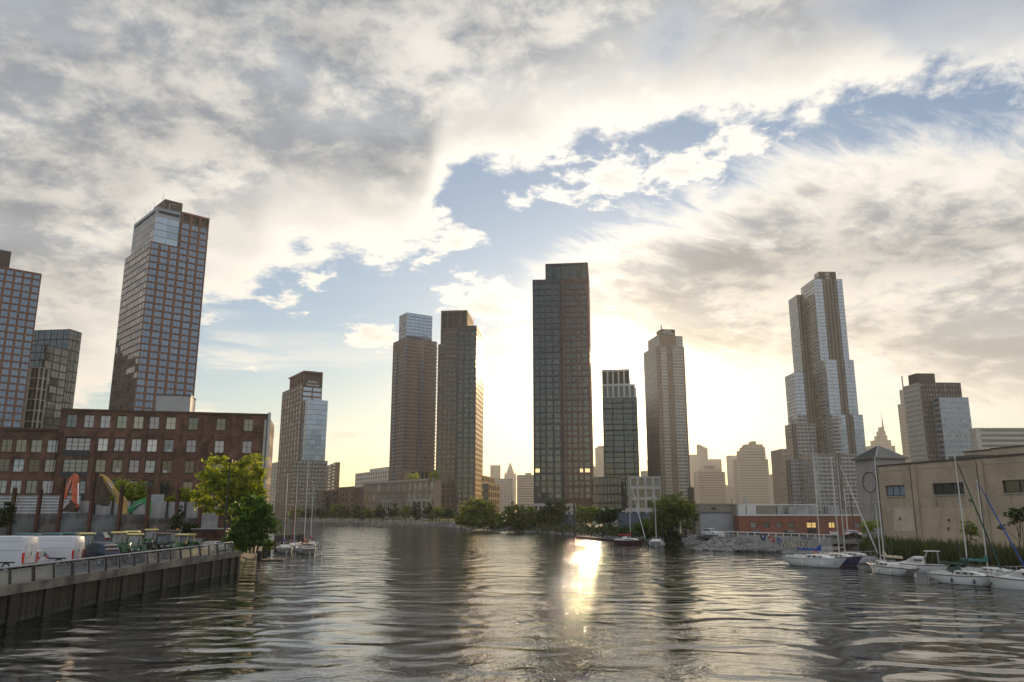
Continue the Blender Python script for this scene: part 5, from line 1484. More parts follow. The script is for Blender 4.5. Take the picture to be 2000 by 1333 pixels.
for c_ in ((-o_, -o_), (wT + o_, -o_), (-o_, dT + o_)): mb.beam((c_[0], c_[1], .06), A + Vector((0, 0, .06)), .22, .12, M_rail)
for i in range(1, 18):
    f_ = i / 18; x_ = -o_ + (wT + 2 * o_) * f_; t_ = min(f_, 1 - f_) * 2
    mb.beam((x_, -o_, .04), (x_ + (A.x - x_) * 0, -o_ + (A.y + o_) * t_, .04 + (A.z) * t_), .05, .10, M_roofm)
tag(mb.build('roof_seams', pav, loc=(0, 0, zz_)), kind='stuff')
mb = MB(); s_, z_ = wz(1694, 942.5); nn = 32; R1 = 1.95
c_s = s_ - sa
mb.tube([(c_s + R1 * math.cos(2 * math.pi * k / nn), -.04, z_ - 1.8 + R1 * math.sin(2 * math.pi * k / nn)) for k in range(nn + 1)], .09, M_dkbrn, 5, cap=False); mb.build('ring_emblem', pav)
# drain pipe at the joint
mb = MB(); mb.tube([(0, 0, 0), (0, 0, H)], .14, M_dkbrn, 6); mb.build('pipe_or_shade_line', root, loc=on(.15, 1.8, .16))

# --- garage and low brick building
Y = 205
xa, xb = ground_u(1357, Y, 6), ground_u(1441, Y, 6); zt_ = zat(985, Y)
b = Building('garage', 'putty coloured garage with big grey roller door behind the riprap', 'garage', xa, Y, 1.9)
da, db = ground_u(1368, Y, 5), ground_u(1432, Y, 5); zd = zat(1001, Y)
b.facade((xa, Y), (1, 0), xb - xa, 1.9, zt_, [(da - xa, db - xa)], [(1.95, zd)], M_putty, Style(M_door, M_door, 1, 9, 0.12, .5))
for p_, q_ in (((xb, Y), (xb, Y + 22)), ((xb, Y + 22), (xa, Y + 22)), ((xa, Y + 22), (xa, Y))):
    b.quads([(*p_, 1.9), (*q_, 1.9), (*q_, zt_), (*p_, zt_)], M_putty)
b.cap([(xa, Y), (xb, Y), (xb, Y + 22), (xa, Y + 22)], zt_ - .3, M_roofm)
b.wname = 'roller_door'
root = b.finish(1)
for c_ in root.children:
    if c_.name.startswith('window'): c_.name = 'roller_door'
mb = MB(); mb.box(-.1, xb - xa + .1, -.12, .3, 0, .35, M_putty); mb.build('coping', root, loc=(0, 0, zt_ - 1.9 - .2))
mb = MB(); mb.obox(Vector((ground_u(1394, Y, 8) - xa, -.1, zat(993, Y) - 1.9)), (.9, .2, .5), M_black); mb.build('wall_vent', root)

Y = 201
xa, xb = ground_u(1443, Y, 5), ground_u(1692, Y, 5); zf = zat(1008, Y); zu = zat(987, Y + 2)
b = Building('low_brick_building', 'low red brick building with white roof edge behind the graffiti wall', 'building', xa, Y, 1.9)
X = lambda u: ground_u(u, Y, 4) - xa
w_z = (zat(1031.5, Y), zat(1020.5, Y))
wl_ = [(X(a), X(c)) for a, c in ((1466, 1478.5), (1490.5, 1503), (1515.5, 1528), (1540, 1552.5), (1576, 1595), (1619, 1631.5), (1669, 1682))]
b.facade((xa, Y), (1, 0), xb - xa, 1.9, zf, wl_, [w_z], M_redb, Style(G_pale, M_wsteel, 1, 2, 0.14, .25))
M_lit2 = M_litw
b.wins = [(*w_[:4], Style(M_litw, M_wsteel, 2, 2, .1, .25)) if i in (4, 5) else w_ for i, w_ in enumerate(b.wins)]
for p_, q_ in (((xb, Y), (xb, Y + 26)), ((xb, Y + 26), (xa, Y + 26)), ((xa, Y + 26), (xa, Y))):
    b.quads([(*p_, 1.9), (*q_, 1.9), (*q_, zf), (*p_, zf)], M_redb)
b.cap([(xa, Y), (xb, Y), (xb, Y + 26), (xa, Y + 26)], zf, M_roofm)
root = b.finish(10)
mb = MB(); mb.box(-.2, xb - xa + .2, -.18, .25, 0, .38, M_white); mb.build('roof_edge', root, loc=(0, 0, zf - 1.9))
up = zu - zf - .05
Xu = lambda u: ground_u(u, Y + 2, 8) - xa
for (ua, ub, m_, hf) in ((1442, 1456.5, M_white, 1.0), (1458.5, 1477, M_white, 1.0), (1478, 1516, M_putty, .95), (1518, 1529, M_corr, .97), (1540, 1580, M_corr, .9), (1581, 1597, M_grey, 1.0), (1618, 1640, M_grey, .9), (1642, 1690, M_putty, .6)):
    mb = MB(); mb.box(0, Xu(ub) - Xu(ua), 0, 4, 0, up * hf, m_); mb.build('upper_panel', root, loc=(Xu(ua), 2.0, zf - 1.88))
mb = MB(); mb.box(0, Xu(1597) - Xu(1442), -.1, .2, 0, .28, M_white); mb.build('upper_roof_edge', root, loc=(Xu(1442), 2.0, zu - 1.9))
mb = MB(); mb.box(0, .9, 0, .9, 0, zat(972, Y + 4) - zf, M_grey); mb.build('chimney', root, loc=(Xu(1459), 3.6, zf - 1.9))
for i, (u, hh) in enumerate(((1432, 974), (1551, 980), (1603, 978), (1614, 982), (1654, 976), (1661, 985))):
    mb = MB(); zv = zat(hh, Y + 3) - zf; mb.tube([(0, 0, 0), (0, 0, zv)], .09, M_dkbrn, 5); mb.obox(Vector((0, 0, zv)), (.5, .3, .3), M_grey); mb.build('roof_vent', root, loc=(Xu(u), 3.0, zf - 1.9))
mb = MB(); mb.obox(Vector((X(1583), -.4, zat(1018, Y) - 1.9)), (1.4, .8, .15), M_black); mb.build('door_canopy', root)
mb = MB(); mb.obox(Vector((X(1585), -.06, (zat(1032, Y) - 1.9) / 2)), (2.2, .12, zat(1032, Y) - 1.95), M_black); mb.build('door', root)
mb = MB(); mb.obox(Vector((X(1438), -.06, 1.9)), (1.2, .1, 3.4), M_redbr); mb.build('side_door', root)

# --- graffiti wall with white railing
A_ = at(1401, 1041.5, 172); B_ = at(1622, 1049, 148)
zW = 3.05
d_ = Vector((B_.x - A_.x, B_.y - A_.y, 0)); LW = d_.length; d_.normalize(); angw = math.atan2(d_.y, d_.x)
t = thing('graffiti_wall', 'grey concrete flood wall covered in graffiti with white railing on top', 'wall', (A_.x, A_.y, -.5), angw)
M_fw = material('flood_wall_concrete', (0.32, 0.32, 0.31), 0.9, 0.22, 0.35)
npan = 9
for i in range(npan):
    mb = MB(); mb.box(.03, LW / npan - .03, 0, .5, 0, zW + .5, M_fw); mb.build('concrete_panel', t, loc=(i * LW / npan, random.uniform(-.02, .02), 0))
def wu(u):                                                  # distance along the wall for a pixel column
    return reach(Vector((A_.x, A_.y, 0)), d_, u, 2.0)
M_wr = material('white_railing', (0.72, 0.70, 0.66), 0.5)
mb = MB(); mb.box(-.2, LW, .1, .32, zW + .98, zW + 1.12, M_wr); mb.build('handrail', t)
pm = MB(); pm.box(-.07, .07, .13, .27, zW + .5, zW + .98, M_wr); pme = pm.mesh('railing_post')
for u in (1403, 1421, 1440.5, 1460, 1473.5, 1487, 1501, 1515, 1530, 1545, 1561, 1577, 1593, 1609): link('railing_post', pme, t, (wu(u), 0, 0))
def spray(name, c): return material(name, c, .8, .3, 2.0)
SP_k, SP_w, SP_y, SP_b, SP_r, SP_p = spray('spray_black', (.02, .02, .022)), spray('spray_white', (.62, .62, .6)), spray('spray_cream', (.58, .52, .36)), spray('spray_blue', (.05, .10, .25)), spray('spray_red', (.32, .08, .07)), spray('spray_purple', (.10, .04, .16))
def wpos(u, v):
    s_ = wu(u); Yw = A_.y + d_.y * s_
    return s_, zat(v, Yw) + .5
lv = Vector((1, 0, 0))
for (txt, u, v, sz, m_, ex) in (('CASE', 1429.5, 1047, 1.25, SP_k, .02), ('IMUS', 1455, 1045.5, .75, SP_b, .012), ('SULES', 1576, 1051, .95, SP_p, .015), ('WESALK', 1548.5, 1064.5, 1.9, SP_k, .014), ('WESALK', 1548.5, 1064.5, 1.72, SP_y, .024)):
    s_, z_ = wpos(u, v); o = lettering(txt, sz, m_, t, Vector((s_, -.015, z_)), lv, ext=ex, name='graffiti_lettering')
def blob(pts, m_, name='graffiti_shape', ex=.02):
    q_ = [wpos(u, v) for u, v in pts]; mb = MB()
    mb.loft([[(x, -ex - .01, z) for x, z in q_], [(x, -.001, z) for x, z in q_]], m_, caps=(True, False)); mb.build(name, t)
blob(((1484.5, 1043), (1493, 1043), (1496, 1048), (1495, 1055), (1491, 1057.5), (1486, 1053)), SP_k); blob(((1487, 1045), (1493, 1044.5), (1494.5, 1049), (1493, 1055), (1489, 1053)), SP_b, ex=.03); blob(((1489, 1046.5), (1492, 1046), (1492.5, 1049), (1490, 1050)), SP_w, ex=.04)
blob(((1500, 1048), (1505, 1046.5), (1512, 1049), (1514, 1056), (1512, 1061), (1508, 1060), (1504, 1055)), SP_r); blob(((1505, 1051), (1508, 1050.5), (1509, 1055), (1506.5, 1055)), SP_w, ex=.03)
blob(((1518, 1050.5), (1522, 1050), (1527, 1057), (1526, 1065), (1521, 1066), (1518, 1060)), SP_b)
sg_s, sg_z = wpos(1410, 1045)
mb = MB(); mb.box(-.75, .75, -.05, 0, -.6, .6, M_sign); sgo = mb.build('notice_board', t, loc=(sg_s, -.004, sg_z))
lettering('NO TRESPASSING', .15, SP_r, sgo, Vector((0, -.06, .22)), lv, ext=.005); lettering('PRIVATE', .26, SP_r, sgo, Vector((0, -.06, -.15)), lv, ext=.005)
mb = MB(); mb.poly([(ground_u(1395, 176, 2), 178, 1.95), (B_.x + .6, B_.y + 1.0, 1.95), (85, 150, 1.95), (95, 200.5, 1.95), (45, 200.5, 1.95)], M_asph); tag(mb.build('parking_lot'), kind='structure')

car('parked_car', 'black car nearest the tan building by the reeds', 'car', (ground_u(1668, 172, 3), 172, 1.95), R(8), M_cblk, 'car', 'cars in the lot behind the flood wall')
car('parked_car', 'silver grey car behind the black car by the low brick building', 'car', (ground_u(1668, 184, 3), 184, 1.95), R(5), M_csil, 'suv', 'cars in the lot behind the flood wall')
car('parked_car', 'pale silver car left of the black car behind the white masts', 'car', (ground_u(1626, 180, 3), 180, 1.95), R(80), M_csil, 'car', 'cars in the lot behind the flood wall')
car('parked_car', 'dark car parked below the fourth window of the low brick building', 'car', (ground_u(1546, 191, 3), 191, 1.95), R(2), M_cblk, 'car', 'cars in the lot behind the flood wall')
car('parked_car', 'dark car parked below the first window of the low brick building', 'car', (ground_u(1478, 192, 3), 192, 1.95), R(-4), M_navy, 'car', 'cars in the lot behind the flood wall')
o = car('parked_jeep', 'white boxy jeep parked in front of the grey roller door', 'jeep', (ground_u(1389, 190, 3), 190, 1.95), R(-60), M_vwhite, 'suv')
mb = MB()
for s in (-1, 1): mb.beam((-1.9, s * .6, 1.78), (.2, s * .6, 1.76), .06, .06, M_plas)
for x_ in (-1.6, -.8, 0.0): mb.beam((x_, -.65, 1.80), (x_, .65, 1.80), .06, .06, M_plas)
mb.build('roof_rack', o); o.scale = (1, 1, 1.2)

# ------------------------------------------------------------------ middle distance
def block_building(name, label, cat, uc, vt, Y, aR, uL, uR, nL, nR, nz, fx, fz, wall, st, zg=2.0, limit=0, wL=None, wR=None, bot=0.0, fxR=None, matR=None, group=None):
    c = at(uc, vt, Y); b = Building(name, label, cat, c.x, Y, zg, group)
    k = Block(uc, vt, Y, aR, uL, uR, zg, wL=wL, wR=wR)
    k.full(b, nL, nR, nz, fx, fz, wall, st, bot=bot, fxR=fxR, matR=matR)
    return b, k
SM = Style(G_dark, M_frame, 3, 1, 0.14, 0.35)
b, k = block_building('podium_block', 'long low tan podium with tall windows and roof garden below the slim brown tower', 'building', 849, 938, 528, 55, 709, 862, 14, 0, 4, .66, .78, M_tan, Style(G_pale, M_wframe, 3, 2, 0.12, 0.4))
for (f0, f1, z1_) in ((.30, .46, .52), (.66, .98, .52)):
    pL = k.L - k.dL * (k.wL * f0); ww_ = k.wL * (f1 - f0); nn = -k.dR
    b.facade(pL + nn * .5, -k.dL, ww_, 2.0, 2 + (k.z1 - 2) * z1_, bays(ww_, 5, .74), [(2.6, 2 + (k.z1 - 2) * .22), (2 + (k.z1 - 2) * .28, 2 + (k.z1 - 2) * .47)], M_conc, Style(G_dark, M_wframe, 2, 1, 0.1, 0.4))
    pR_ = pL - k.dL * ww_; zt3 = 2 + (k.z1 - 2) * z1_
    b.quads([((pL + nn * .5).x, (pL + nn * .5).y, zt3), ((pR_ + nn * .5).x, (pR_ + nn * .5).y, zt3), (pR_.x, pR_.y, zt3), (pL.x, pL.y, zt3)], M_conc)
root = b.finish(60)
mb = MB(); p_ = k.L - b.o; mb.box(0, k.wL, -.3, .1, k.z1 - 2, k.z1 - 2 + 1.3, M_conc); mb.build('parapet', root, loc=(p_.x, p_.y, 0), rz=math.atan2(-k.dL.y, -k.dL.x))
b, k = block_building('podium_block', 'brown setback storey with glazed corner on top of the tan podium', 'building', 813, 918, 592, 55, 786, 862, 2, 6, 5, .7, .7, M_tan, SM, zg=2.0); b.finish(0)
b, k = block_building('low_block', 'brown terraced block gilded by the sun right of the brown and slate tower', 'building', 954.5, 945, 520, 8, 944, 976.5, 2, 6, 5, .7, .7, M_dkbrn, SM, matR=M_sungold); b.finish(20)  # sunlight on the right face painted in as gold
b, k = block_building('low_block', 'sun gilded upper storeys behind the brown terraced block', 'building', 946, 929, 545, 8, 940, 966.5, 1, 7, 6, .6, .66, M_sungold, SM); b.finish(0)  # sunlit tone put into the wall colour
b, k = block_building('low_block', 'small dark red block with four square openings below the lettered tower', 'building', 658.5, 958, 600, 58, 626, 661, 3, 1, 4, .55, .55, M_redbr, Style(G_office, M_black, 1, 1, 0.1, 0.6)); b.finish(12)
b, k = block_building('low_block', 'weathered brown block between the dark red block and the maroon wall', 'building', 691.5, 950, 610, 60, 658, 695, 6, 1, 6, .6, .55, M_tan, SM); b.finish(0)
b, k = block_building('low_block', 'plain maroon block against the left end of the tan podium', 'building', 709.5, 952, 560, 60, 691, 711, 0, 0, 1, .6, .5, M_redbr, SM); b.finish(0)
b, k = block_building('apartment_block', 'grey brown block peeping out behind the lettered tower', 'building', 656, 903, 720, 70, 632, 664.5, 3, 2, 16, .6, .5, M_tan, SM); b.finish(0)
b, k = block_building('apartment_block', 'pale hazy block between the brick warehouse and the lettered tower', 'building', 546, 902, 760, 60, 520, 556, 5, 1, 16, .6, .5, M_pb, SM); b.finish(0)
b, k = block_building('apartment_block', 'long pale hazy block left of the slim brown tower', 'building', 756, 918, 900, 60, 694, 765, 14, 1, 10, .5, .5, M_pb, SM); 
k2 = Block(758, 912, 915, 60, 722, 764, 20); k2.plain(b, M_pb); b.finish(0)
b, k = block_building('low_block', 'dark brown glazed block at the foot of the tallest tower', 'building', 1213, 932, 505, 8, 1157.5, 1216, 8, 1, 5, .78, .8, M_dkbrn, Style(G_dark, M_frame, 3, 2, 0.1, 0.3), limit=40); b.finish(40)
b, k = block_building('office_block', 'pale concrete frame block with square windows behind the dark hulled sloop', 'building', 1290, 931, 480, 9, 1230, 1293, 4, 1, 4, .70, .70, M_conc, Style(G_dark, M_frame, 2, 1, 0.12, 0.7)); b.finish(16)
b, k = block_building('low_block', 'brown end block at the foot of the white gridded tower', 'building', 1354, 952, 640, 80, 1351, 1356, 0, 0, 1, .5, .5, M_tan, SM, wL=12); b.finish(0)
M_bluew = material('faded_blue_panel', (0.06, 0.075, 0.115), 0.7, 0.35, 0.3)
for (ua, ub, va, Yw, lab) in ((1088, 1124, 1005, 300, 'faded blue site fence left of the dark pole'), (1208, 1282, 1003, 262, 'dark blue site fence behind the dark hulled sloop')):
    xa = ground_u(ua, Yw, 5); L_ = ground_u(ub, Yw, 5) - xa; t = thing('site_fence', lab, 'fence', (xa, Yw, 1.8)); nb = max(3, int(L_ / 2.4))
    for i in range(nb):
        mb = MB(); mb.box(.03, L_ / nb - .03, -.04, .04, 0, zat(va, Yw) - 1.8 + random.uniform(-.1, .1), M_bluew); mb.build('panel', t, loc=(i * L_ / nb, random.uniform(-.06, .06), 0))
xa = ground_u(1088, 330, 8); xb = ground_u(1275, 330, 8)
t = thing('concrete_deck', 'pale raised concrete deck running behind the shore trees', 'deck', (xa, 330, 1.8))
mb = MB(); mb.box(0, xb - xa, 0, 8, zat(1000, 330) - 1.8, zat(993, 330) - 1.8, M_conc); mb.build('slab', t)
for i in range(9):
    mb = MB(); mb.box(-.4, .4, .5, 1.3, 0, zat(1000, 330) - 1.8, M_conc); mb.build('pier', t, loc=(2 + i * (xb - xa - 4) / 8, 0, 0))
Yp = gp(1122, 1042, 1.5).y
t = thing('mooring_pole', 'tall dark pole standing at the shore before the faded blue fence', 'pole', (ground_u(1122, Yp, 5), Yp, 0))
mb = MB(); mb.tube([(0, 0, -1), (0, 0, zat(983, Yp))], [.32, .24], M_pile, 8); mb.build('shaft', t, True)

# ------------------------------------------------------------------ hazy skyline across the far river
M_sk = material('far_stone', (0.23, 0.205, 0.175), 0.9, 0.08, 0.05)
M_sk2 = material('far_glass_stone', (0.16, 0.155, 0.15), 0.6, 0.08, 0.05)
SK = Style(G_dark, M_sk, 1, 1, 0.0, 0.5)
def far_y(Y, v):
    return min(Y * 1.75, 1520 * 225 / (998 - v)) if Y > 880 else Y
def sky_tower(label, Y, tiers, wall=M_sk, depth=34.0, bands_h=5.5, nx=5, ribbon=False, slant=0.0):
    """tiers: (u0, u1, v_top) from widest to narrowest, each standing on the one below"""
    u0, u1, v0 = tiers[0]; Y = far_y(Y, tiers[-1][2] if not slant else 868)
    b = Building('distant_tower', label, 'tower', ground_u((u0 + u1) / 2, Y, 40), Y, 1.8)
    zprev = 1.8; 
    for i, (ua, ub, vt) in enumerate(tiers):
        xa, xb = ground_u(ua, Y + i, zat(vt, Y)), ground_u(ub, Y + i, zat(vt, Y)); zt = zat(vt, Y + i); y = Y + i * 1.2; dp = depth - 2.4 * i
        h = zt - zprev; nb = max(1, int(h / bands_h)); zs = bays(h, nb, .5); zs = [(zprev + a, zprev + c) for a, c in zs]
        W = xb - xa
        xs = ([(.06 * W, .94 * W)] if ribbon else bays(W, nx, .55)) if h > 6 and W > 6 else []
        b.facade((xa, y), (1, 0), W, zprev, zt, xs, zs if xs else [], wall, SK)
        for p_, q_ in (((xb, y), (xb, y + dp)), ((xb, y + dp), (xa, y + dp)), ((xa, y + dp), (xa, y))):
            b.quads([(*p_, zprev), (*q_, zprev), (*q_, zt), (*p_, zt)], wall)
        if slant and i == len(tiers) - 1:
            zs_ = zt + slant
            b.quads([(xa, y, zt), (xb, y, zt), (xa, y, zs_)], wall); b.quads([(xa, y + dp, zt), (xa, y + dp, zs_), (xb, y + dp, zt)], wall)
            b.quads([(xa, y, zs_), (xb, y, zt), (xb, y + dp, zt), (xa, y + dp, zs_)], wall); b.quads([(xa, y, zt), (xa, y, zs_), (xa, y + dp, zs_), (xa, y + dp, zt)], wall)
        else: b.cap([(xa, y), (xb, y), (xb, y + dp), (xa, y + dp)], zt, wall)
        zprev = zt
    return b
def pyramid(b, ua, ub, vb, vt, Y, m, depth=None):
    xa, xb, zb, zt = ground_u(ua, Y, zat(vb, Y)), ground_u(ub, Y, zat(vb, Y)), zat(vb, Y), zat(vt, Y); d = depth or xb - xa; x = (xa + xb) / 2
    c = [(xa, Y), (xb, Y), (xb, Y + d), (xa, Y + d)]
    for i in range(4): b.quads([(*c[i], zb - .01), (*c[(i + 1) % 4], zb - .01), (x, Y + d / 2, zt)], m)
sky_tower('hazy flat topped block left of the pyramid topped tower', 1500, [(957.5, 977.5, 909)]).finish()
b = sky_tower('hazy tower with steep pyramid roof left of the tallest dark tower', 1700, [(985, 1008, 926), (989, 1004, 923)]); YP = far_y(1700, 923); pyramid(b, 989, 1004, 923, 902, YP + 2, M_sk, 16)
for u in (986, 1005): pyramid(b, u, u + 2.5, 926, 920, YP + .1, M_sk)
b.finish()
sky_tower('grey ribbed block in front of the pyramid topped tower', 1080, [(966, 1002, 935)], M_sk2, nx=6).finish()
sky_tower('wide banded block touching the left edge of the tallest dark tower', 1000, [(1009.5, 1046, 928), (1026, 1038, 924)], bands_h=5.5, ribbon=True).finish()
sky_tower('hazy tower glimpsed right of the tallest dark tower', 1500, [(1164, 1184, 874), (1169, 1184, 871)]).finish()
sky_tower('low hazy block glimpsed between the two dark towers', 1300, [(1150, 1172, 911)]).finish()
sky_tower('hazy block glimpsed left of the white gridded tower', 1500, [(1267, 1284, 898)]).finish()
sky_tower('small low hazy block between the dark tower and the white gridded tower', 1200, [(1255, 1268, 920)]).finish()
sky_tower('hazy slab left of the tower with slanted roof', 1750, [(1347, 1367, 888)], M_sk2).finish()
sky_tower('hazy tower with slanted wedge roof', 1900, [(1365, 1382, 876)], M_sk2, slant=14.0).finish()
sky_tower('hazy flat slab behind the broad stepped block', 1650, [(1386.5, 1409, 897)]).finish()
sky_tower('broad brown banded block with stepped top and square penthouse', 1000, [(1361, 1416, 922), (1367, 1410, 917.5), (1381, 1397, 909)], bands_h=5.2, ribbon=True).finish()
sky_tower('slender hazy tower left of the tall stepped block', 1600, [(1423, 1439, 890)], M_sk2).finish()
sky_tower('tall brown stepped block with banded balconies and small turret', 900, [(1440, 1500, 897), (1447, 1495, 880), (1452, 1494, 873), (1457, 1490, 868), (1469, 1477, 862)], bands_h=5.0, ribbon=True).finish()
sky_tower('low hazy block between the two banded blocks', 1400, [(1410, 1424, 948), (1412, 1418, 945)]).finish()
sky_tower('low hazy block in front of the slender hazy tower', 1150, [(1424, 1442, 951)]).finish()
sky_tower('narrow brown block right of the tall stepped block', 1000, [(1494, 1501.5, 914)]).finish()
sky_tower('hazy small block left of the stepped white tower', 1200, [(1500, 1513, 927)]).finish()
sky_tower('hazy block with roof tank beside the stepped white tower', 1300, [(1512.5, 1527, 926), (1516, 1521, 921)]).finish()
sky_tower('brown block peeping out left of the stepped white tower', 800, [(1526, 1541, 877)]).finish()
b = sky_tower('stepped skyscraper with tall spire behind the hip roof', 1600, [(1700, 1748, 871), (1710, 1740, 860), (1717, 1733, 851), (1720.5, 1729.5, 842), (1723, 1727, 834)], nx=6)
pyramid(b, 1723.6, 1726.2, 834, 804, far_y(1600, 834) + 8, M_sk); b.finish()
sky_tower('thin pale tower behind the left side of the brown brick slab', 900, [(1757, 1768, 790), (1759, 1765, 762), (1761.5, 1763, 735)], depth=7.0).finish()
b = sky_tower('white striped block behind the flat roof of the tan building', 400, [(1905, 2060, 836)], M_pb, bands_h=2.6, ribbon=True, depth=6.0); b.finish()
# ------------------------------------------------------------------ boats
M_gel = material('white_gelcoat', (0.68, 0.68, 0.67), 0.3, 0.06, 0.6)
M_deck = material('offwhite_deck', (0.52, 0.51, 0.48), 0.6, 0.15, 1.2)
M_hblue = material('navy_hull_paint', (0.02, 0.03, 0.11), 0.3)
M_hred = material('maroon_hull_paint', (0.07, 0.015, 0.018), 0.35)
M_boot = material('dark_bottom_paint', (0.03, 0.025, 0.022), 0.6)
M_alu = material('mast_aluminium', (0.52, 0.52, 0.52), 0.4, metal=.4)
M_wire = material('rigging_wire', (0.16, 0.16, 0.16), 0.5, metal=.5)
M_cblue = material('blue_canvas', (0.015, 0.055, 0.28), 0.8, 0.25, 1.5)
M_cgreen = material('dark_green_canvas', (0.008, 0.045, 0.035), 0.8, 0.25, 1.5)
M_cteal = material('teal_canvas', (0.03, 0.16, 0.14), 0.8, 0.25, 1.5)
M_cred = material('faded_red_canvas', (0.28, 0.035, 0.045), 0.8, 0.25, 1.5)
M_ccream = material('cream_canvas', (0.5, 0.42, 0.3), 0.85, 0.15, 1.5)
M_orange = material('lifebuoy_orange', (0.6, 0.09, 0.03), 0.5)
M_teak = material('teak_trim', (0.10, 0.05, 0.025), 0.6, 0.2, 2)
def hull_shape(L, B, Fb, over=.14, stern=.62):
    st = [0, .06, .15, .28, .42, .56, .70, .82, .91, .965, 1.0]; rings = []; deck = []
    for t in st:
        if t > .42: hb = B / 2 * max(0.012, 1 - ((t - .42) / .58) ** 2.2)
        else: hb = B / 2 * (1 - (1 - stern) * ((.42 - t) / .42) ** 2)
        sheer = Fb * (1 + .30 * max(0, t - .45) ** 1.5 * 2.2 + .06 * (1 - t))
        x0 = -L / 2 + L * t; row = []
        prof = [(1, 0), (.99, .25), (.95, .5), (.84, .75), (.60, .93), (0, 1.0)]
        dep = -.45 * (1 - abs(2 * t - 1) ** 3) - .05
        pts = []
        for f, d in prof:
            z = sheer + (dep - sheer) * d
            x = x0 * (1 - over * 2 * d * (abs(x0) / (L / 2)))
            fl = f if t < .8 else f * (1 - .35 * d * (t - .8) / .2)
            pts.append((x, hb * fl, z))
        ring = pts + [(x, -y, z) for x, y, z in reversed(pts[:-1])]
        rings.append(ring); deck.append((x0, hb, sheer))
    return rings, deck
def sailboat(label, us, ub, Y, az, z_top=None, mast=.58, hullm=None, cover=None, furl=None, L=None, B=None, Fb=.95, cabin=True, boomdir=1, stripe=None, extra=None, group='sailboats moored along the banks', boom_m=None, over=.14, umast=None, dodger=None, mizzen=None, buoy=False, logo=None):
    um = (us + ub) / 2
    phi = math.atan2((um - 1000) / F, 1.0); a = R(az)
    comp = abs(math.sin(a - phi)); lat = abs(ub - us) * Y * math.cos(phi) / F
    if L is None: L = lat / max(comp, .3)
    B = B or L * .31; hullm = hullm or M_gel
    x = ground_u(um, Y, .8)
    t = thing('sailboat', label, 'sailboat', (x, Y, 0), math.pi / 2 - a, group)
    rings, deck = hull_shape(L, B, Fb, over)
    mb = MB(); mb.loft(rings, hullm, close=False, caps=(False, False))
    n = len(rings[0]); mb.poly(list(reversed(rings[0])), M_gel if hullm is not M_hred else hullm)
    mb.build('hull', t, True)
    mb = MB()
    for i in range(len(deck) - 1):
        (xa, ha, za), (xb, hb, zb) = deck[i], deck[i + 1]
        mb.poly([(xa, -ha, za - .03), (xb, -hb, zb - .03), (xb, hb, zb - .03), (xa, ha, za - .03)], M_deck)
    mb.build('deck', t)
    mb = MB()
    for s in (-1, 1):
        pts = [(xd, s * (hd + .015), zd - .02) for xd, hd, zd in deck]
        mb.tube(pts, .045, stripe or M_boot, 4)
    tag(mb.build('rub_rail', t), kind='stuff')
    # waterline band
    if True:
        mb = MB()
        for s in (0, 1):
            pts = []
            for r_ in rings:
                q_ = r_ if s == 0 else list(reversed(r_))
                for j in range(5):
                    (xa, ya, za), (xb, yb, zb) = q_[j], q_[j + 1]
                    if za >= .08 >= zb or (j == 4):
                        f = (za - .08) / max(za - zb, 1e-4); f = min(1, max(0, f)); pts.append((xa + (xb - xa) * f, (ya + (yb - ya) * f) * 1.004 + (.012 if ya > 0 else -.012), .06)); break
            for p_, q_ in zip(pts[:-1], pts[1:]):
                mb.poly([p_, q_, (q_[0], q_[1], q_[2] - .16), (p_[0], p_[1], p_[2] - .16)], M_boot)
        mb.build('boot_top', t)
    dk = Fb * 1.03
    if cabin:
        prof = [(-.10 * L, 0), (-.08 * L, .46), (.10 * L, .44), (.24 * L, .30), (.30 * L, 0)]
        mb = MB(); hb = B * .30
        r1 = [(px_, -hb * (1 if px_ < .2 * L else .7), dk + z) for px_, z in prof]; r2 = [(px_, -hb * (.8 if px_ < .2 * L else .5), dk + z + .05) for px_, z in prof]
        r3 = [(px_, hb * (.8 if px_ < .2 * L else .5), dk + z + .05) for px_, z in prof]; r4 = [(px_, hb * (1 if px_ < .2 * L else .7), dk + z) for px_, z in prof]
        mb.loft([r1, r2, r3, r4], M_gel); cb = mb.build('cabin_trunk', t)
        for s in (-1, 1):
            for px_, wd in ((-.03 * L, .5), (.06 * L, .5), (.15 * L, .34)):
                mb = MB(); mb.obox(Vector((px_, s * hb * .965, dk + .26)), (wd, .06, .17), M_vglass); mb.build('portlight', cb)
        for s in (-1, 1):
            mb = MB(); mb.obox(Vector((-.26 * L, s * B * .30, dk + .16)), (.30 * L, .12, .32), M_gel); mb.build('cockpit_coaming', t)
    mx = (mast - .5) * L if umast is None else umast
    rig = MB()
    if z_top:
        mb = MB(); mb.tube([(mx, 0, dk), (mx, 0, z_top)], [.085, .06], M_alu, 8); ms = mb.build('mast', t, True)
        hs = dk + (z_top - dk) * .58
        mb = MB(); mb.beam((mx, -B * .36, hs), (mx, B * .36, hs), .05, .03, M_alu); mb.build('spreader', ms)
        bx, bz = deck[-1][0] - .05, deck[-1][2]
        sxn, sz = deck[0][0] + .05, deck[0][2]
        for s in (-1, 1):
            rig.tube([(mx - .1, s * B * .47, dk), (mx, s * B * .36, hs), (mx, 0, z_top - .1)], .022, M_wire, 3)
        rig.tube([(sxn, 0, sz), (mx, 0, z_top - .05)], .022, M_wire, 3)
        if furl:
            mb = MB(); mb.tube([(bx, 0, bz + .25), (bx + (mx - bx) * .08, 0, bz + .25 + (z_top - bz) * .08), (bx + (mx - bx) * .5, 0, bz + (z_top - bz) * .5), (bx + (mx - bx) * .93, 0, bz + (z_top - bz) * .93)], [.07, .10, .08, .04], furl, 6); mb.build('furled_jib', t, True)
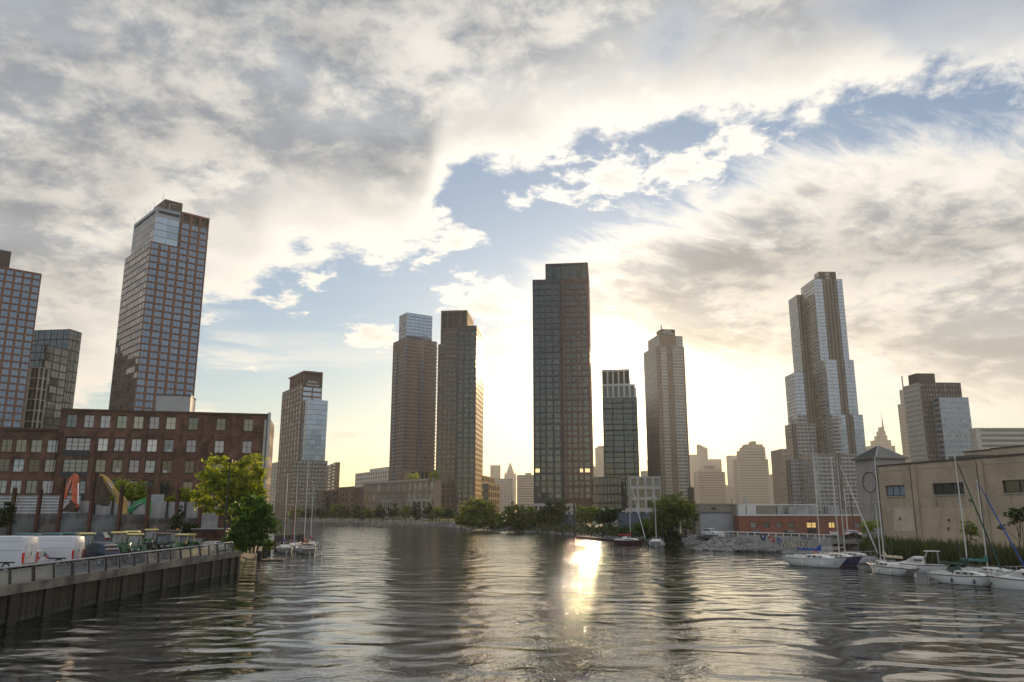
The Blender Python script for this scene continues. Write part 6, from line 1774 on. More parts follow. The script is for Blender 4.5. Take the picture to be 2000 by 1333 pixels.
        rig.tube([(bx, 0, bz), (mx, 0, z_top - .3)], .024, M_wire, 3)
        bl = .38 * L; zb = dk + 1.15
        mb = MB(); mb.tube([(mx - .05, 0, zb), (mx - bl, 0, zb + .02)], .06, boom_m or M_alu, 7); bo = mb.build('boom', t, True)
        if cover:
            mb = MB(); N = 9; rr = []
            for i in range(N + 1):
                f = i / N; xx = mx - .0 - bl * f * .98; hh = (.22 + .85 * max(0, 1 - f * 4.5) ** 1.5 + .06 * math.sin(i * 2.3)); w_ = .15 + .03 * math.sin(i * 1.7)
                rr.append([(xx + .10 * (1 - f), w_ * math.cos(q) * (1 if math.sin(q) < .3 else .6), zb + .02 + (hh if math.sin(q) > 0 else .14) * math.sin(q)) for q in [2 * math.pi * k / 8 for k in range(8)]])
            mb.loft(rr, cover); mb.build('sail_cover', t, True)
    # lifelines and pulpits
    pts = [(xd, hd, zd) for xd, hd, zd in deck]
    for s in (-1, 1):
        for i in (1, 3, 5, 7): rig.tube([(pts[i][0], s * (pts[i][1] - .08), pts[i][2]), (pts[i][0], s * (pts[i][1] - .08), pts[i][2] + .6)], .016, M_alu, 4)
        rig.tube([(p_[0], s * (p_[1] - .08), p_[2] + .58) for p_ in pts[1:9]], .01, M_alu, 3)
    tag(rig.build('rigging', t), kind='stuff')
    mb = MB(); f0 = pts[-1]; f1 = pts[-4]
    mb.tube([(f1[0], f1[1] - .06, f1[2]), (f1[0] + .1, f1[1] - .06, f1[2] + .6), (f0[0] - .05, .1, f0[2] + .65), (f0[0] - .05, -.1, f0[2] + .65), (f1[0] + .1, -f1[1] + .06, f1[2] + .6), (f1[0], -f1[1] + .06, f1[2])], .022, M_alu, 5); mb.build('pulpit', t, True)
    mb = MB(); f0 = pts[0]; f1 = pts[1]
    mb.tube([(f1[0] + .3, f1[1] - .06, f1[2]), (f1[0] + .3, f1[1] - .06, f1[2] + .62), (f0[0] + .1, f0[1] - .08, f0[2] + .62), (f0[0] + .1, -f0[1] + .08, f0[2] + .62), (f1[0] + .3, -f1[1] + .06, f1[2] + .62), (f1[0] + .3, -f1[1] + .06, f1[2])], .022, M_alu, 5); mb.build('pushpit', t, True)
    for i, s in ((3, 1), (5, 1), (4, -1), (6, -1)):
        mb = MB(); mb.tube([(pts[i][0], s * (pts[i][1] + .10), .18), (pts[i][0], s * (pts[i][1] + .10), .28), (pts[i][0], s * (pts[i][1] + .10), .62), (pts[i][0], s * (pts[i][1] + .10), .72)], [.05, .11, .11, .04], M_hblue if (i + len(label)) % 2 else M_gel, 7); mb.build('fender', t, True)
    mb = MB(); mb.tube([(deck[0][0] - .05, 0, .55), (deck[0][0] - .18, 0, -.4)], .06, M_gel, 6); mb.build('rudder', t)
    if dodger:
        mb = MB(); rr = []
        for x_, h_ in ((-.16 * L, .82), (-.10 * L, .90), (-.055 * L, .45)):
            rr.append([(x_, -B * .29, dk + .2), (x_, -B * .27, dk + h_ * .85), (x_, -B * .15, dk + h_), (x_, B * .15, dk + h_), (x_, B * .27, dk + h_ * .85), (x_, B * .29, dk + .2)])
        mb.loft(rr, dodger, close=False, caps=(False, False)); mb.build('spray_hood', t)
    if buoy:
        mb = MB(); nn = 12; c_ = (deck[0][0] + .2, B * .2, dk + .5)
        mb.tube([(c_[0], c_[1] + .26 * math.cos(2 * math.pi * k / nn), c_[2] + .26 * math.sin(2 * math.pi * k / nn)) for k in range(nn + 1)], .08, M_orange, 6, cap=False); mb.build('lifebuoy', t, True)
    if mizzen:
        mb = MB(); mb.tube([(-.36 * L, 0, dk), (-.36 * L, 0, mizzen)], [.07, .05], M_alu, 7); mb.build('mizzen_mast', t, True)
        mb = MB(); mb.tube([(-.36 * L, 0, dk + .9), (-.36 * L - .16 * L, 0, dk + .95)], .14, cover or M_cred, 7); mb.build('mizzen_cover', t, True)
    t['deck_z'] = dk
    return t, L, B, deck
# right bank
G = 'sailboats moored along the reed bank'
t, L, B, dk_ = sailboat('long white sloop with bright blue sail cover moored before the graffiti wall', 1534, 1650, 118, 148, zat(872, 118), mast=.60, cover=M_cblue, stripe=M_grey, group=G, L=10.6, Fb=1.15)
a_ = Vector((L * .38, -B * .30, .72)); mb = MB(); nn = 14
mb.tube([(a_.x + .2 * math.cos(2 * math.pi * k / nn), a_.y - .0 - .06 * 0, a_.z + .2 * math.sin(2 * math.pi * k / nn)) for k in range(nn + 1)], .03, M_navy, 4, cap=False); mb.build('bow_emblem', t)
sailboat('white decked sailboat with navy blue hull behind the long white sloop', 1588, 1681, 122, 150, zat(893, 122), mast=.56, hullm=M_hblue, group=G, L=9.0, Fb=1.1, buoy=True)
sailboat('white sailboat with leaning furled jib, farthest of the three rafted boats', 1612, 1708, 127, 146, zat(893, 127), mast=.42, furl=M_alu, group=G, L=9.6, Fb=1.05)
t, L, B, dk_ = sailboat('white sloop seen from its rounded stern left of the cabin cruiser', 1772, 1704, 104, -12, zat(892, 104), mast=.60, group=G, L=9.0, Fb=.95, cover=M_ccream, over=.16)
t, L, B, dk_ = sailboat('small white daysailer with thin mast between the stern-on sloop and the reeds', 1742, 1700, 112, -5, zat(985, 112), mast=.5, group=G, L=5.5, Fb=.7, B=1.9)
sailboat('white sloop with dark green sail cover and green furled jib in the right foreground', 1820, 1948, 90, 150, zat(891, 90), mast=.56, cover=M_cgreen, furl=M_cgreen, stripe=M_teak, group=G, L=8.4, Fb=.92, dodger=M_cgreen, over=.2)
sailboat('white sailboat with teal sail bag and blue furled jib behind the green covered sloop', 1888, 1984, 95, 150, zat(937, 95), mast=.46, cover=M_cteal, furl=M_cblue, group=G, L=8.0, Fb=.95)
def motorboat(label, us, ub, Y, az, L, B, Fb=.9, rail=True, hard=True):
    um = (us + ub) / 2; t = thing('motorboat', label, 'motorboat', (ground_u(um, Y, .8), Y, 0), math.pi / 2 - R(az))
    rings, deck = hull_shape(L, B, Fb, .10, .9)
    mb = MB(); mb.loft(rings, M_gel, close=False, caps=(False, False)); mb.poly(list(reversed(rings[0])), M_gel); mb.build('hull', t, True)
    mb = MB()
    for i in range(len(deck) - 1):
        (xa, ha, za), (xb, hb, zb) = deck[i], deck[i + 1]
        mb.poly([(xa, -ha, za - .03), (xb, -hb, zb - .03), (xb, hb, zb - .03), (xa, ha, za - .03)], M_deck)
    mb.build('deck', t)
    mb = MB()
    for s in (-1, 1): mb.tube([(xd, s * (hd + .015), zd - .06) for xd, hd, zd in deck], .05, M_redbr, 4)
    tag(mb.build('rub_rail', t), kind='stuff')
    prof = [(-.12 * L, 0), (-.10 * L, 1.0), (.08 * L, .95), (.22 * L, .35), (.34 * L, .15), (.40 * L, 0)]; hb = B * .38
    mb = MB(); mb.loft([[(x, -hb * (1 if x < .15 * L else .6), Fb + z) for x, z in prof], [(x, -hb * (.8 if x < .15 * L else .4), Fb + z + .06) for x, z in prof], [(x, hb * (.8 if x < .15 * L else .4), Fb + z + .06) for x, z in prof], [(x, hb * (1 if x < .15 * L else .6), Fb + z) for x, z in prof]], M_gel); c_ = mb.build('cabin', t)
    for s in (-1, 1):
        mb = MB(); mb.poly([(-.08 * L, s * hb * 1.01, Fb + .45), (.06 * L, s * hb * 1.01, Fb + .45), (.06 * L, s * hb * .995, Fb + .85), (-.07 * L, s * hb * .995, Fb + .88)], M_vglass); mb.build('side_window', c_)
    mb = MB(); mb.obox(Vector((-.46 * L, 0, Fb + .15)), (.35, .4, .8), M_plas); mb.build('outboard_motor', t)
    if hard:
        mb = MB()
        for s in (-1, 1):
            mb.beam((-.12 * L, s * hb * .9, Fb + .9), (-.16 * L, s * hb * .8, Fb + 1.75), .05, .05, M_gel); mb.beam((-.34 * L, s * hb * .9, Fb), (-.33 * L, s * hb * .8, Fb + 1.7), .05, .05, M_alu)
        mb.obox(Vector((-.24 * L, 0, Fb + 1.76)), (.26 * L, B * .72, .07), M_gel); mb.build('canopy', t)
    if rail:
        mb = MB()
        for s in (-1, 1):
            mb.tube([(xd, s * max(0, hd - .08), zd + .72) for xd, hd, zd in deck[4:]], .03, M_gel, 5)
            mb.tube([(xd, s * max(0, hd - .08), zd + .38) for xd, hd, zd in deck[4:]], .02, M_gel, 5)
            for xd, hd, zd in deck[4:]: mb.tube([(xd, s * max(0, hd - .08), zd), (xd, s * max(0, hd - .08), zd + .72)], .025, M_gel, 4)
        tag(mb.build('bow_rail', t), kind='stuff')
    return t
motorboat('white cabin cruiser with open cockpit between the stern-on sloop and the green covered sloop', 1755, 1834, 108, -58, 7.2, 2.6, .95, rail=False)
motorboat('white motorboat with tall bow rail cut by the right edge', 1960, 2060, 84, -52, 7.5, 2.7, 1.0)
# left bank
G2 = 'sailboats moored beyond the leafy bush'
sailboat('white sailboat with grey hull nearest the leafy bush, stern towards the bridge', 571, 539, 157, -22, zat(925, 157), mast=.62, group=G2, L=8.6, B=3.0, cover=M_cblue)
sailboat('sailboat with red furled sails half hidden behind the two stern-on boats', 588, 560, 166, -20, zat(928, 166), mast=.60, group=G2, L=9, B=3, cover=M_cblue, furl=M_cred)
sailboat('white sunlit ketch with red sail covers, stern towards the bridge, rightmost of the left boats', 618, 574, 155, -24, zat(890, 155), mast=.66, group=G2, L=10.5, B=3.5, cover=M_cred, mizzen=None, dodger=M_ccream)
sailboat('small sailboat with single bare mast beyond the sunlit ketch', 618, 596, 172, -30, zat(943, 172), mast=.55, group=G2, L=7.5, cover=M_cred)
# far side
G3 = 'sailboats moored on the far side'
t, L, B, dk_ = sailboat('sloop with dark maroon hull and faded red sail cover by the wooden dock', 1200, 1257, 191, 128, zat(928, 191), mast=.55, hullm=M_hred, group=G3, cover=M_cred, furl=M_alu, dodger=M_gel, L=8.8, Fb=1.0)
sailboat('small white sailboat seen from astern beside the maroon hulled sloop', 1266, 1298, 184, 12, zat(955, 184), mast=.58, group=G3, L=7.8, B=3.4, Fb=1.05, furl=M_cteal)

# docks, piles
M_timber = material('old_timber', (0.085, 0.07, 0.055), 0.9, 0.4, 1.0)
Yd = gp(1170, 1050, .5).y
xa = ground_u(1120, Yd + 12, .6); xb = ground_u(1200, Yd - 18, .6)
dv = Vector((xb - xa, -30, 0)); Ld = dv.length
t = thing('wooden_dock', 'low wooden dock along the far shore left of the maroon hulled sloop', 'dock', (xa, Yd + 12, .0), math.atan2(dv.y, dv.x))
pm = MB(); pm.box(0, 1.9, -1.1, 1.1, .55, .68, M_timber); pme = pm.mesh('plank')
for i in range(int(Ld / 2)): link('plank', pme, t, (i * 2.0, 0, random.uniform(-.03, .03)))
mb = MB(); mb.box(0, Ld, -1.0, 1.0, .1, .5, M_pile); mb.build('float', t)
for i in range(4):
    mb = MB(); mb.tube([(0, 0, -1), (0, 0, 2.2)], .18, M_pile, 7); mb.build('pile', t, loc=(3 + i * (Ld - 6) / 3, 1.3, 0))
for (u, v, h_, lab) in ((507, 1092, 1.3, 'short dark timber pile at the corner of the quay'), (516, 1088, 2.0, 'dark timber pile below the leafy bush, middle of three'), (524, 1081, 2.3, 'dark timber pile nearest the moored boats below the leafy bush')):
    p_ = gp(u, v); t = thing('timber_pile', lab, 'pile', p_)
    mb = MB(); mb.tube([(0, 0, -1), (0, 0, h_)], [.5, .42], M_pile, 9); mb.build('shaft', t)
p_ = gp(533, 1096)
t = thing('floating_raft', 'small weathered floating raft beside the dark timber piles', 'raft', p_, R(12))
mb = MB(); mb.box(-1.8, 1.8, -.8, .8, .02, .22, M_timber); mb.build('float', t)
for i in range(6):
    mb = MB(); mb.box(-.27, .27, -.85, .85, .22, .28, M_timber); mb.build('plank', t, loc=(-1.5 + i * .6, 0, 0))
Yb = 172
t = thing('timber_bulkhead', 'sunlit plank bulkhead behind the moored boats on the left bank', 'bulkhead', (ground_u(537, Yb, 2), Yb, -.3), R(78))
for i in range(10):
    mb = MB(); mb.box(.02, 1.38, -.1, .1, 0, 3.0 + random.uniform(-.1, .1), M_wood); mb.build('plank', t, loc=(i * 1.4, 0, 0))
p_ = gp(629, 1068); t = thing('channel_marker', 'slim white marker post standing in the water right of the left boats', 'marker', p_)
mb = MB(); mb.tube([(0, 0, -1), (0, 0, 1.2)], .18, M_ccream, 8); mb.build('post', t); mb = MB(); mb.tube([(0, 0, 1.2), (0, 0, 1.5)], [.26, .05], M_orange, 8); mb.build('cap', t)
# ------------------------------------------------------------------ vegetation and rocks
import numpy as np
rng = np.random.default_rng(11)
def leaf_mat(name, dark, light, trans=0.45):
    m = bpy.data.materials.new(name); m.use_nodes = True
    q = NT(m.node_tree); q.n.clear()
    ge = q.n.new('ShaderNodeNewGeometry')
    c = q.mix(ge.outputs['Random Per Island'], dark, light)
    d = q.n.new('ShaderNodeBsdfPrincipled'); d.inputs['Roughness'].default_value = .55; d.inputs['Specular IOR Level'].default_value = .3; q.l.new(c, d.inputs['Base Color'])
    tr = q.n.new('ShaderNodeBsdfTranslucent'); q.l.new(q.mix(1.0, c, (1.5, 1.5, .7), 'MULTIPLY'), tr.inputs['Color'])
    mx = q.n.new('ShaderNodeMixShader'); mx.inputs[0].default_value = trans
    q.l.new(d.outputs[0], mx.inputs[1]); q.l.new(tr.outputs[0], mx.inputs[2])
    o = q.n.new('ShaderNodeOutputMaterial'); q.l.new(mx.outputs[0], o.inputs['Surface'])
    return m
L_yel = leaf_mat('young_leaf', (0.13, 0.17, 0.02), (0.32, 0.35, 0.045), .6)
L_grn = leaf_mat('green_leaf', (0.04, 0.085, 0.015), (0.11, 0.19, 0.03), .5)
L_mid = leaf_mat('shore_leaf', (0.06, 0.085, 0.018), (0.17, 0.20, 0.035), .5)
L_drk = leaf_mat('dark_leaf', (0.018, 0.035, 0.012), (0.05, 0.075, 0.02), .35)
M_bark = material('bark', (0.055, 0.042, 0.032), .9, .4, 3)
def leaves_mesh(name, cen, size, mat, flat=.35):
    n = len(cen); nrm = rng.normal(size=(n, 3)); nrm[:, 2] = np.abs(nrm[:, 2]) + flat; nrm /= np.linalg.norm(nrm, axis=1)[:, None]
    a = np.cross(nrm, rng.normal(size=(n, 3))); a /= np.linalg.norm(a, axis=1)[:, None]; b = np.cross(nrm, a)
    s = size * rng.uniform(.6, 1.25, size=(n, 1)); a *= s; b *= s * .62
    v = np.stack([cen - a, cen + b * .9, cen + a, cen - b * .9], 1).reshape(-1, 3)
    me = bpy.data.meshes.new(name); me.vertices.add(4 * n); me.vertices.foreach_set('co', v.ravel())
    me.loops.add(4 * n); me.polygons.add(n)
    me.loops.foreach_set('vertex_index', np.arange(4 * n, dtype=np.int32)); me.polygons.foreach_set('loop_start', np.arange(0, 4 * n, 4, dtype=np.int32))
    me.materials.append(mat); me.update(calc_edges=True); me.validate(); return me
def crown_pts(blobs, n, clump=.18, per=24):
    """leaf positions: clumps scattered mostly near the surface of several ellipsoids"""
    out = []; tot = sum(b[3] * b[4] * b[5] for b in blobs) ; 
    for (x, y, z, rx, ry, rz) in blobs:
        k = max(3, int(n / per * (rx * ry * rz) / tot))
        d = rng.normal(size=(k, 3)); d /= np.linalg.norm(d, axis=1)[:, None]
        rad = rng.uniform(.3, 1.0, size=(k, 1)) ** .5 * rng.uniform(.75, 1.25, size=(k, 1))
        c = d * rad * np.array([rx, ry, rz]) + np.array([x, y, z])
        cs = clump * min(rx, rz) * rng.uniform(.6, 1.5, size=(k, 1, 1)); pts = c[:, None, :] + rng.normal(size=(k, per, 3)) * cs * np.array([1.1, 1.1, .6])
        out.append(pts.reshape(-1, 3))
    return np.concatenate(out)
def tree(name, label, cat, loc, blobs, n, size, mat, trunk=None, group=None, per=24, clump=.18, stems=1):
    t = thing(name, label, cat, loc, 0, group)
    link('crown', leaves_mesh('crown', crown_pts(blobs, n, clump, per), size, mat), t)
    if trunk:
        mb = MB(); top = max(b[2] for b in blobs)
        for s in range(stems):
            ox = (s - (stems - 1) / 2) * .5
            mb.tube([(ox, 0, -.3), (ox * 1.5 + rng.uniform(-.15, .15), 0, top * .35), (ox * 2 + rng.uniform(-.3, .3), 0, top * .7), (ox * 2.5, 0, top)], [trunk, trunk * .75, trunk * .45, trunk * .12], M_bark, 7)
        for b_ in blobs:
            for _ in range(2):
                e = (b_[0] + rng.uniform(-.5, .5) * b_[3], b_[1] + rng.uniform(-.5, .5) * b_[4], b_[2] + rng.uniform(-.1, .5) * b_[5])
                z0_ = e[2] * rng.uniform(.4, .65)
                mb.tube([(0, 0, z0_), (e[0] * .5, e[1] * .5, (z0_ + e[2]) * .55), e], [trunk * .42, trunk * .25, trunk * .07], M_bark, 5)
        mb.build('trunk', t)
    return t
def px_blobs(Y, base, items, depth=.9):
    """ellipsoids given as (u, v, half width px, half height px) seen at distance Y -> metres relative to base"""
    out = []
    for (u, v, hw, hh) in items:
        p = at(u, v, Y); s = Y / F * 1.0
        out.append((p.x - base.x, rng.uniform(-.3, .3) * hw * s, p.z - base.z, hw * s, hw * s * depth, hh * s))
    return out
# left bank
Y = 132; base = Vector((ground_u(452, Y, 3), Y, YZ))
tree('leafy_tree', 'round sunlit yellow green tree in front of the brick warehouse', 'tree', base, px_blobs(Y, base, [(488, 915, 26, 28), (425, 925, 30, 32), (455, 950, 38, 34), (497, 950, 22, 34), (405, 968, 24, 24), (470, 985, 36, 26), (420, 995, 20, 16)]), 9000, .34, L_yel, .32, per=26, clump=.17)
Y = 118; base = Vector((ground_u(492, Y, 2.6), Y, 2.2))
shoots = []
for i in range(46):
    uu = rng.normal(494, 24); uu = min(max(uu, 444), 545); top = 962 + abs(uu - 494) * .75 + rng.uniform(0, 30)
    vv = rng.uniform(top, 1070); shoots.append((uu, vv, rng.uniform(6, 15), rng.uniform(8, 18)))
tree('leafy_bush', 'dark green feathery bush growing at the corner of the quay', 'bush', base, px_blobs(Y, base, shoots), 10500, .27, L_grn, .16, per=16, clump=.30, stems=4)
Y = 156; base = Vector((ground_u(250, Y, 6), Y, 2.0))
tree('young_tree', 'sunlit bush between the corrugated fence and the warehouse behind the yellow arm', 'tree', base, px_blobs(Y, base, [(232, 958, 18, 20), (258, 960, 24, 20), (245, 975, 34, 18), (272, 968, 14, 16)]), 2600, .40, L_yel, .14, per=16)
base = Vector((ground_u(360, Y, 6), Y, 2.0))
tree('young_tree', 'low sunlit bush along the fence left of the round tree', 'tree', base, px_blobs(Y, base, [(362, 968, 16, 14), (388, 972, 14, 14), (335, 976, 18, 6), (312, 978, 10, 5)]), 1800, .38, L_yel, .12, per=16)
Y = 121; base = Vector((ground_u(14, Y, 5), Y, YZ))
tree('ivy_shrub', 'dark climbing shrub on the steel wall at the left edge', 'shrub', base, px_blobs(Y, base, [(8, 1008, 16, 22), (20, 990, 10, 10)], .4), 900, .28, L_drk, .08, per=14)
base = Vector((ground_u(353, Y, 5), Y, YZ))
tree('ivy_shrub', 'dark climbing shrub on the rusty end of the steel wall', 'shrub', base, px_blobs(Y, base, [(352, 1020, 14, 16), (351, 1000, 5, 14), (372, 1035, 18, 12)], .4), 900, .28, L_drk, .08, per=14)
# far shore, in front of the podium
Gf = 'young trees along the far esplanade'
for i, (u, vt, hw) in enumerate(((575, 990, 16), (600, 993, 14), (628, 990, 16), (655, 984, 17), (672, 992, 12), (700, 988, 15), (722, 992, 12), (742, 986, 11), (768, 985, 12), (792, 988, 13), (812, 985, 12), (838, 984, 13), (858, 990, 14), (876, 994, 12))):
    Y = 500 - i * 8; base = Vector((ground_u(u, Y, 4), Y, 1.8)); hh = (1012 - vt) / 2
    tree('esplanade_tree', f'{["first","second","third","fourth","fifth","sixth","seventh","eighth","ninth","tenth","eleventh","twelfth","thirteenth","last"][i]} from the left of the small trees along the far esplanade', 'tree', base, px_blobs(Y, base, [(u, vt + hh, hw * .75, hh), (u - hw * .5, vt + hh * 1.4, hw * .5, hh * .6), (u + hw * .5, vt + hh * 1.3, hw * .5, hh * .7)]), 700, .75, L_drk if i % 3 else L_mid, .18, Gf, per=12)
# peninsula trees
for (lab, u, Y, items, n, m_) in (
    ('bushy sunlit tree at the water edge below the gilded block', 930, 330, [(925, 990, 20, 17), (945, 996, 22, 16), (912, 1008, 20, 14), (955, 1012, 26, 14), (930, 1016, 40, 12), (898, 1014, 10, 12), (938, 985, 10, 12)], 7000, L_mid),
    ('leafy tree right of the sunlit bushy tree on the far shore', 1010, 310, [(1005, 998, 22, 12), (1030, 1000, 18, 14), (990, 1012, 20, 14), (1020, 1016, 30, 14), (1045, 1008, 12, 14)], 5000, L_mid),
    ('dark tree before the pale ground storey of the tallest tower', 1080, 300, [(1075, 995, 16, 12), (1095, 988, 14, 12), (1080, 1008, 24, 14), (1062, 1010, 14, 14)], 4000, L_drk),
    ('rounded tree right of the dark mooring pole', 1145, 280, [(1140, 1000, 18, 10), (1158, 1004, 20, 12), (1140, 1014, 16, 10)], 3400, L_mid),
    ('rounded tree behind the wooden dock', 1190, 268, [(1188, 1004, 18, 10), (1205, 1000, 14, 8), (1180, 1012, 20, 10)], 3200, L_drk),
    ('green bush beside the small white sailboat', 1262, 215, [(1258, 1026, 16, 12), (1270, 1032, 14, 14), (1250, 1034, 12, 10)], 1500, L_grn),
    ('big sunlit tree left of the garage', 1310, 205, [(1318, 985, 28, 20), (1295, 990, 24, 22), (1338, 995, 20, 18), (1300, 1015, 30, 18), (1330, 1018, 24, 18), (1285, 1028, 22, 16), (1350, 1006, 12, 14)], 7000, L_mid)):
    base = Vector((ground_u(u, Y, 3), Y, 1.8)); tree('shore_tree', lab, 'tree', base, px_blobs(Y, base, items), n, .42 * Y / 250, m_, .22, 'trees along the far shore', per=18)
# bank cover
def ground_cover(name, pts_fn, n, size, mat):
    c = np.array([pts_fn() for _ in range(n)]); return tag(link(name, leaves_mesh(name, c, size, mat)), kind='stuff')
def bank_pt(us, vs, w, h):
    def f():
        i = rng.uniform(0, len(us) - 1.001); k = int(i); fr = i - k
        p = gp(us[k] + (us[k + 1] - us[k]) * fr, vs[k] + (vs[k + 1] - vs[k]) * fr); d = rng.uniform(0, 1)
        return (p.x + rng.normal() * .5, p.y + 1.5 + d * w, .5 + d * 1.3 + abs(rng.normal()) * h * (.4 + .6 * d))
    return f
ground_cover('shore_undergrowth', bank_pt([890, 1000, 1100, 1160, 1230, 1300, 1345], [1031, 1038, 1044, 1049, 1055, 1060, 1063], 16, 1.1), 7000, .55, L_drk)
ground_cover('esplanade_grass', bank_pt([540, 620, 700, 800, 885], [1018, 1019.5, 1021.5, 1025, 1030], 26, .5), 4000, .8, L_mid)
ground_cover('bank_weeds', lambda: ((lambda s: (-37.2 - s * .28 - rng.uniform(0, 4), 107 + s * 1.15, 1.6 + abs(rng.normal()) * .7))(rng.uniform(0, 40))), 2500, .30, L_grn)
# reeds on the right bank
def reeds():
    n = 9000; vs = []; fs = []
    for i in range(n):
        y = rng.uniform(62, 133); x0 = 58.3 + (110 - y) * .045 + (0 if y < 140 else (140 - y) * .10); x = x0 + abs(rng.normal()) * 1.6
        clump = .75 + .35 * math.sin(y * 1.3 + 2 * math.sin(y * .37)) * math.sin(y * .61 + 1)
        h = rng.uniform(1.0, 2.5) * (.55 + .6 * clump); a = rng.uniform(0, 6.28); w = rng.uniform(.05, .11); lx, ly = rng.normal() * .3, rng.normal() * .3
        z = 1.0 + min(.8, (x - x0) * .5); dx, dy = math.cos(a) * w, math.sin(a) * w; k = len(vs)
        vs += [(x - dx, y - dy, z), (x + dx, y + dy, z), (x + dx * .8 + lx * .4, y + dy * .8 + ly * .4, z + h * .6), (x - dx * .8 + lx * .4, y - dy * .8 + ly * .4, z + h * .6), (x + lx, y + ly, z + h)]
        fs += [(k, k + 1, k + 2, k + 3), (k + 3, k + 2, k + 4)]
    me = bpy.data.meshes.new('reeds'); me.from_pydata(vs, [], fs); me.materials.append(L_reed); me.update(); return me
L_reed = leaf_mat('reed_leaf', (0.018, 0.034, 0.010), (0.085, 0.11, 0.03), .4)
tag(link('reeds', reeds()), kind='stuff')
ground_cover('reed_undergrowth', lambda: ((lambda y: (58.6 + (110 - y) * .045 + (0 if y < 140 else (140 - y) * .10) + abs(rng.normal()) * 1.5, y, .7 + abs(rng.normal()) * .8))(rng.uniform(62, 133))), 6000, .26, L_drk)
def sparse(label, u, Y, items, n, size, m_, tr, stems=1, zb=1.8):
    base = Vector((ground_u(u, Y, 3), Y, zb)); return tree('sapling', label, 'sapling', base, px_blobs(Y, base, items), n, size, m_, tr, 'saplings along the tan wall', per=9, clump=.3, stems=stems)
sparse('small bright green sapling before the grey end of the tan building', 1697, 136, [(1697, 1028, 14, 9), (1709, 1024, 10, 6), (1690, 1036, 7, 6)], 420, .30, L_yel, .05)
sparse('thin leafy sapling against the tan wall right of the middle window', 1893, 108, [(1890, 1026, 11, 9), (1900, 1036, 12, 10), (1887, 1042, 8, 9), (1896, 1054, 8, 5)], 360, .24, L_mid, .05)
sparse('dark open branched sapling at the right edge before the tan wall', 1998, 98, [(1982, 1003, 20, 7), (1996, 1012, 14, 9), (1975, 1020, 8, 5), (1953, 1031, 10, 5), (1990, 995, 16, 4)], 620, .22, L_drk, .07, 2)

def rock_mesh():
    bm = bmesh.new(); bmesh.ops.create_icosphere(bm, subdivisions=1, radius=1)
    for v in bm.verts: v.co *= rng.uniform(.65, 1.15)
    vs = np.array([v.co[:] for v in bm.verts]); fs = [tuple(v.index for v in f.verts) for f in bm.faces]; bm.free(); return vs, fs
RK = [rock_mesh() for _ in range(6)]
M_rock = material('grey_riprap', (0.19, 0.185, 0.175), .9, .35, .5)
def rocks(name, n, fn):
    vs = []; fs = []
    for _ in range(n):
        (x, y, z), s = fn(); v, f = RK[rng.integers(6)]; a = rng.uniform(0, 6.28); c_, s_ = math.cos(a), math.sin(a)
        w = v * np.array([s, s * rng.uniform(.6, 1), s * rng.uniform(.45, .8)]); k = len(vs)
        vs += [(x + p[0] * c_ - p[1] * s_, y + p[0] * s_ + p[1] * c_, z + p[2]) for p in w]; fs += [tuple(i + k for i in q_) for q_ in f]
    me = bpy.data.meshes.new(name); me.from_pydata(vs, [], fs); me.materials.append(M_rock); me.update(); return tag(link(name, me), kind='stuff')
def rp(us, vs_, w, hgt, smin, smax):
    def f():
        i = rng.uniform(0, len(us) - 1.001); k = int(i); fr = i - k
        p = gp(us[k] + (us[k + 1] - us[k]) * fr, vs_[k] + (vs_[k + 1] - vs_[k]) * fr); d = rng.uniform(-.1, 1)
        return (p.x, p.y + .3 + d * w, -.1 + max(0, d) * hgt + rng.uniform(-.1, .15)), rng.uniform(smin, smax)
    return f
rocks('riprap_shore', 1500, rp([545, 620, 700, 800, 860, 895], [1018, 1019.5, 1021.5, 1025, 1029, 1031.5], 7, 2.0, .6, 1.5))
rocks('riprap_edge', 420, rp([900, 1000, 1100, 1160, 1230, 1300], [1032, 1038, 1044, 1049, 1055, 1060], 4, 1.0, .3, .9))
def pile():
    i = rng.uniform(0, 1); u = 1340 + i * 185
    if u > 1398 and rng.uniform() < .9:
        s_ = wu(u); o_ = rng.uniform(.1, 8.0) * (1 if u < 1470 else max(.25, 1 - (u - 1470) / 55)); fade = 1 if u < 1455 else max(.12, 1 - (u - 1455) / 68)
        x = A_.x + d_.x * s_ + d_.y * o_; y = A_.y + d_.y * s_ - d_.x * o_
        return (x, y, 2.3 * fade * max(0, 1 - o_ / 7.0) + rng.uniform(-.15, .2)), rng.uniform(.25, .75)
    d = 0; p = gp(u, 1063 + i * 13); d = rng.uniform(-.08, 1) 
    top = 2.5 if u > 1400 else 1.9
    if u > 1480: top *= max(.15, 1 - (u - 1480) / 45)
    return (p.x, p.y + .3 + d * 7.5, -.1 + max(0, d) * top + rng.uniform(-.1, .25)), rng.uniform(.25, .75)
rocks('riprap_pile', 1700, pile)

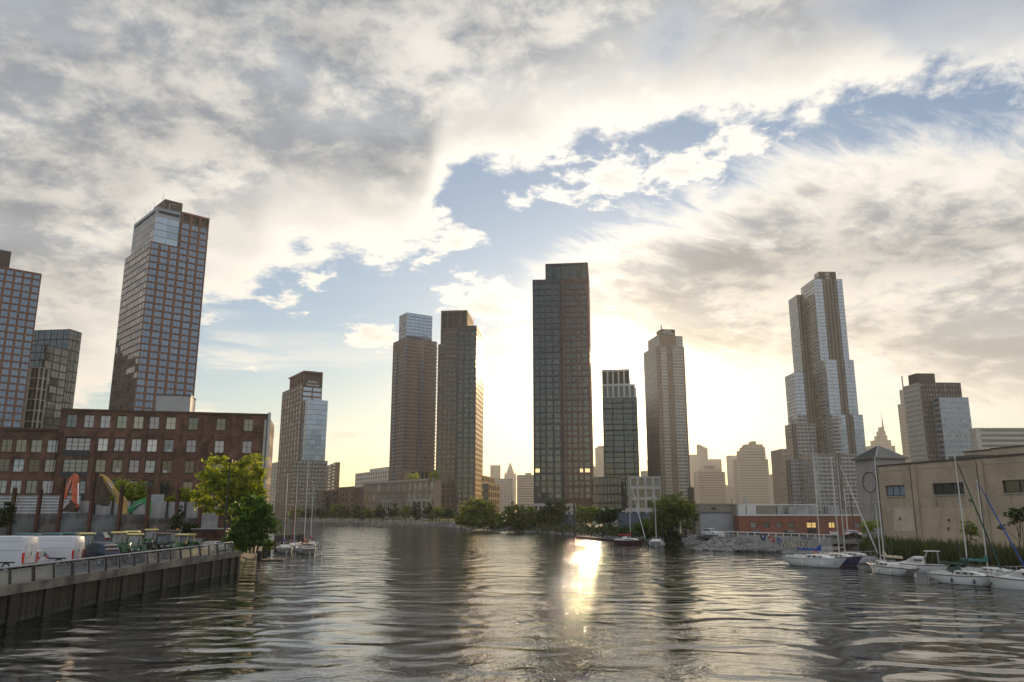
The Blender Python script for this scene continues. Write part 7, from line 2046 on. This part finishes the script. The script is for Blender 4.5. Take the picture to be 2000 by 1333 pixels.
# lamp posts and poles along the shores
for i, (u, Y, vt, lab) in enumerate(((612, 480, 988, 'slim lamp post on the far esplanade left of the podium'), (735, 440, 985, 'slim lamp post on the far esplanade before the podium'), (845, 400, 980, 'slim lamp post on the far esplanade below the brown and slate tower'), (1171, 262, 985, 'slim lamp post beside the blue site fence'))):
    t = thing('esplanade_lamp', lab, 'street lamp', (ground_u(u, Y, 5), Y, 1.8), 0, 'lamp posts on the far esplanade'); hz = zat(vt, Y) - 1.8
    mb = MB(); mb.tube([(0, 0, 0), (0, 0, hz)], [.14, .10], M_lpole, 6); mb.build('pole', t); mb = MB(); mb.obox(Vector((.4, 0, hz)), (1.0, .3, .16), M_lpole); mb.build('lamp_head', t)
for (u, Y, vt, lab) in ((1664, 190, 968, 'wooden utility pole before the low brick building by the tan building'), (1652, 196, 955, 'white vent mast on the low brick building behind the sailboat masts')):
    t = thing('utility_pole', lab, 'pole', (ground_u(u, Y, 8), Y, 1.9)); hz = zat(vt, Y) - 1.9
    mb = MB(); mb.tube([(0, 0, 0), (0, 0, hz)], [.16, .11], M_timber if 'wooden' in lab else M_steelw, 7); mb.build('shaft', t); mb = MB(); mb.obox(Vector((0, 0, hz - .8)), (1.8, .12, .12), M_timber); mb.build('crossarm', t)

for (u, v, w_, h_, lab) in ((808, 933, 12, 8, 'round sunlit shrub in the roof garden of the tan podium, left of two'), (848, 931, 9, 10, 'round sunlit shrub at the right end of the podium roof garden')):
    Yr = 560 if u < 830 else 532; base = at(u, v + h_, Yr)
    tree('rooftop_shrub', lab, 'shrub', base, [(0, 0, h_ * .37, w_ * .37, w_ * .37, h_ * .37)], 500, .6, L_yel, .15, 'shrubs in the roof garden', per=10)
for (u, v, h_, r_, m_, lab) in ((1329, 1061, 5.2, .28, M_ccream, 'pale weathered post leaning at the water edge under the big sunlit tree'), (1338, 1062, 3.2, .4, M_pile, 'dark stump of a pile left of the riprap'), (1345, 1062, 2.4, .3, M_timber, 'low timber stump nearest the riprap')):
    p_ = gp(u, v); t = thing('timber_pile', lab, 'pile', p_); mb = MB(); mb.tube([(0, 0, -1), (.25, 0, h_)], [r_, r_ * .8], m_, 8); mb.build('shaft', t)
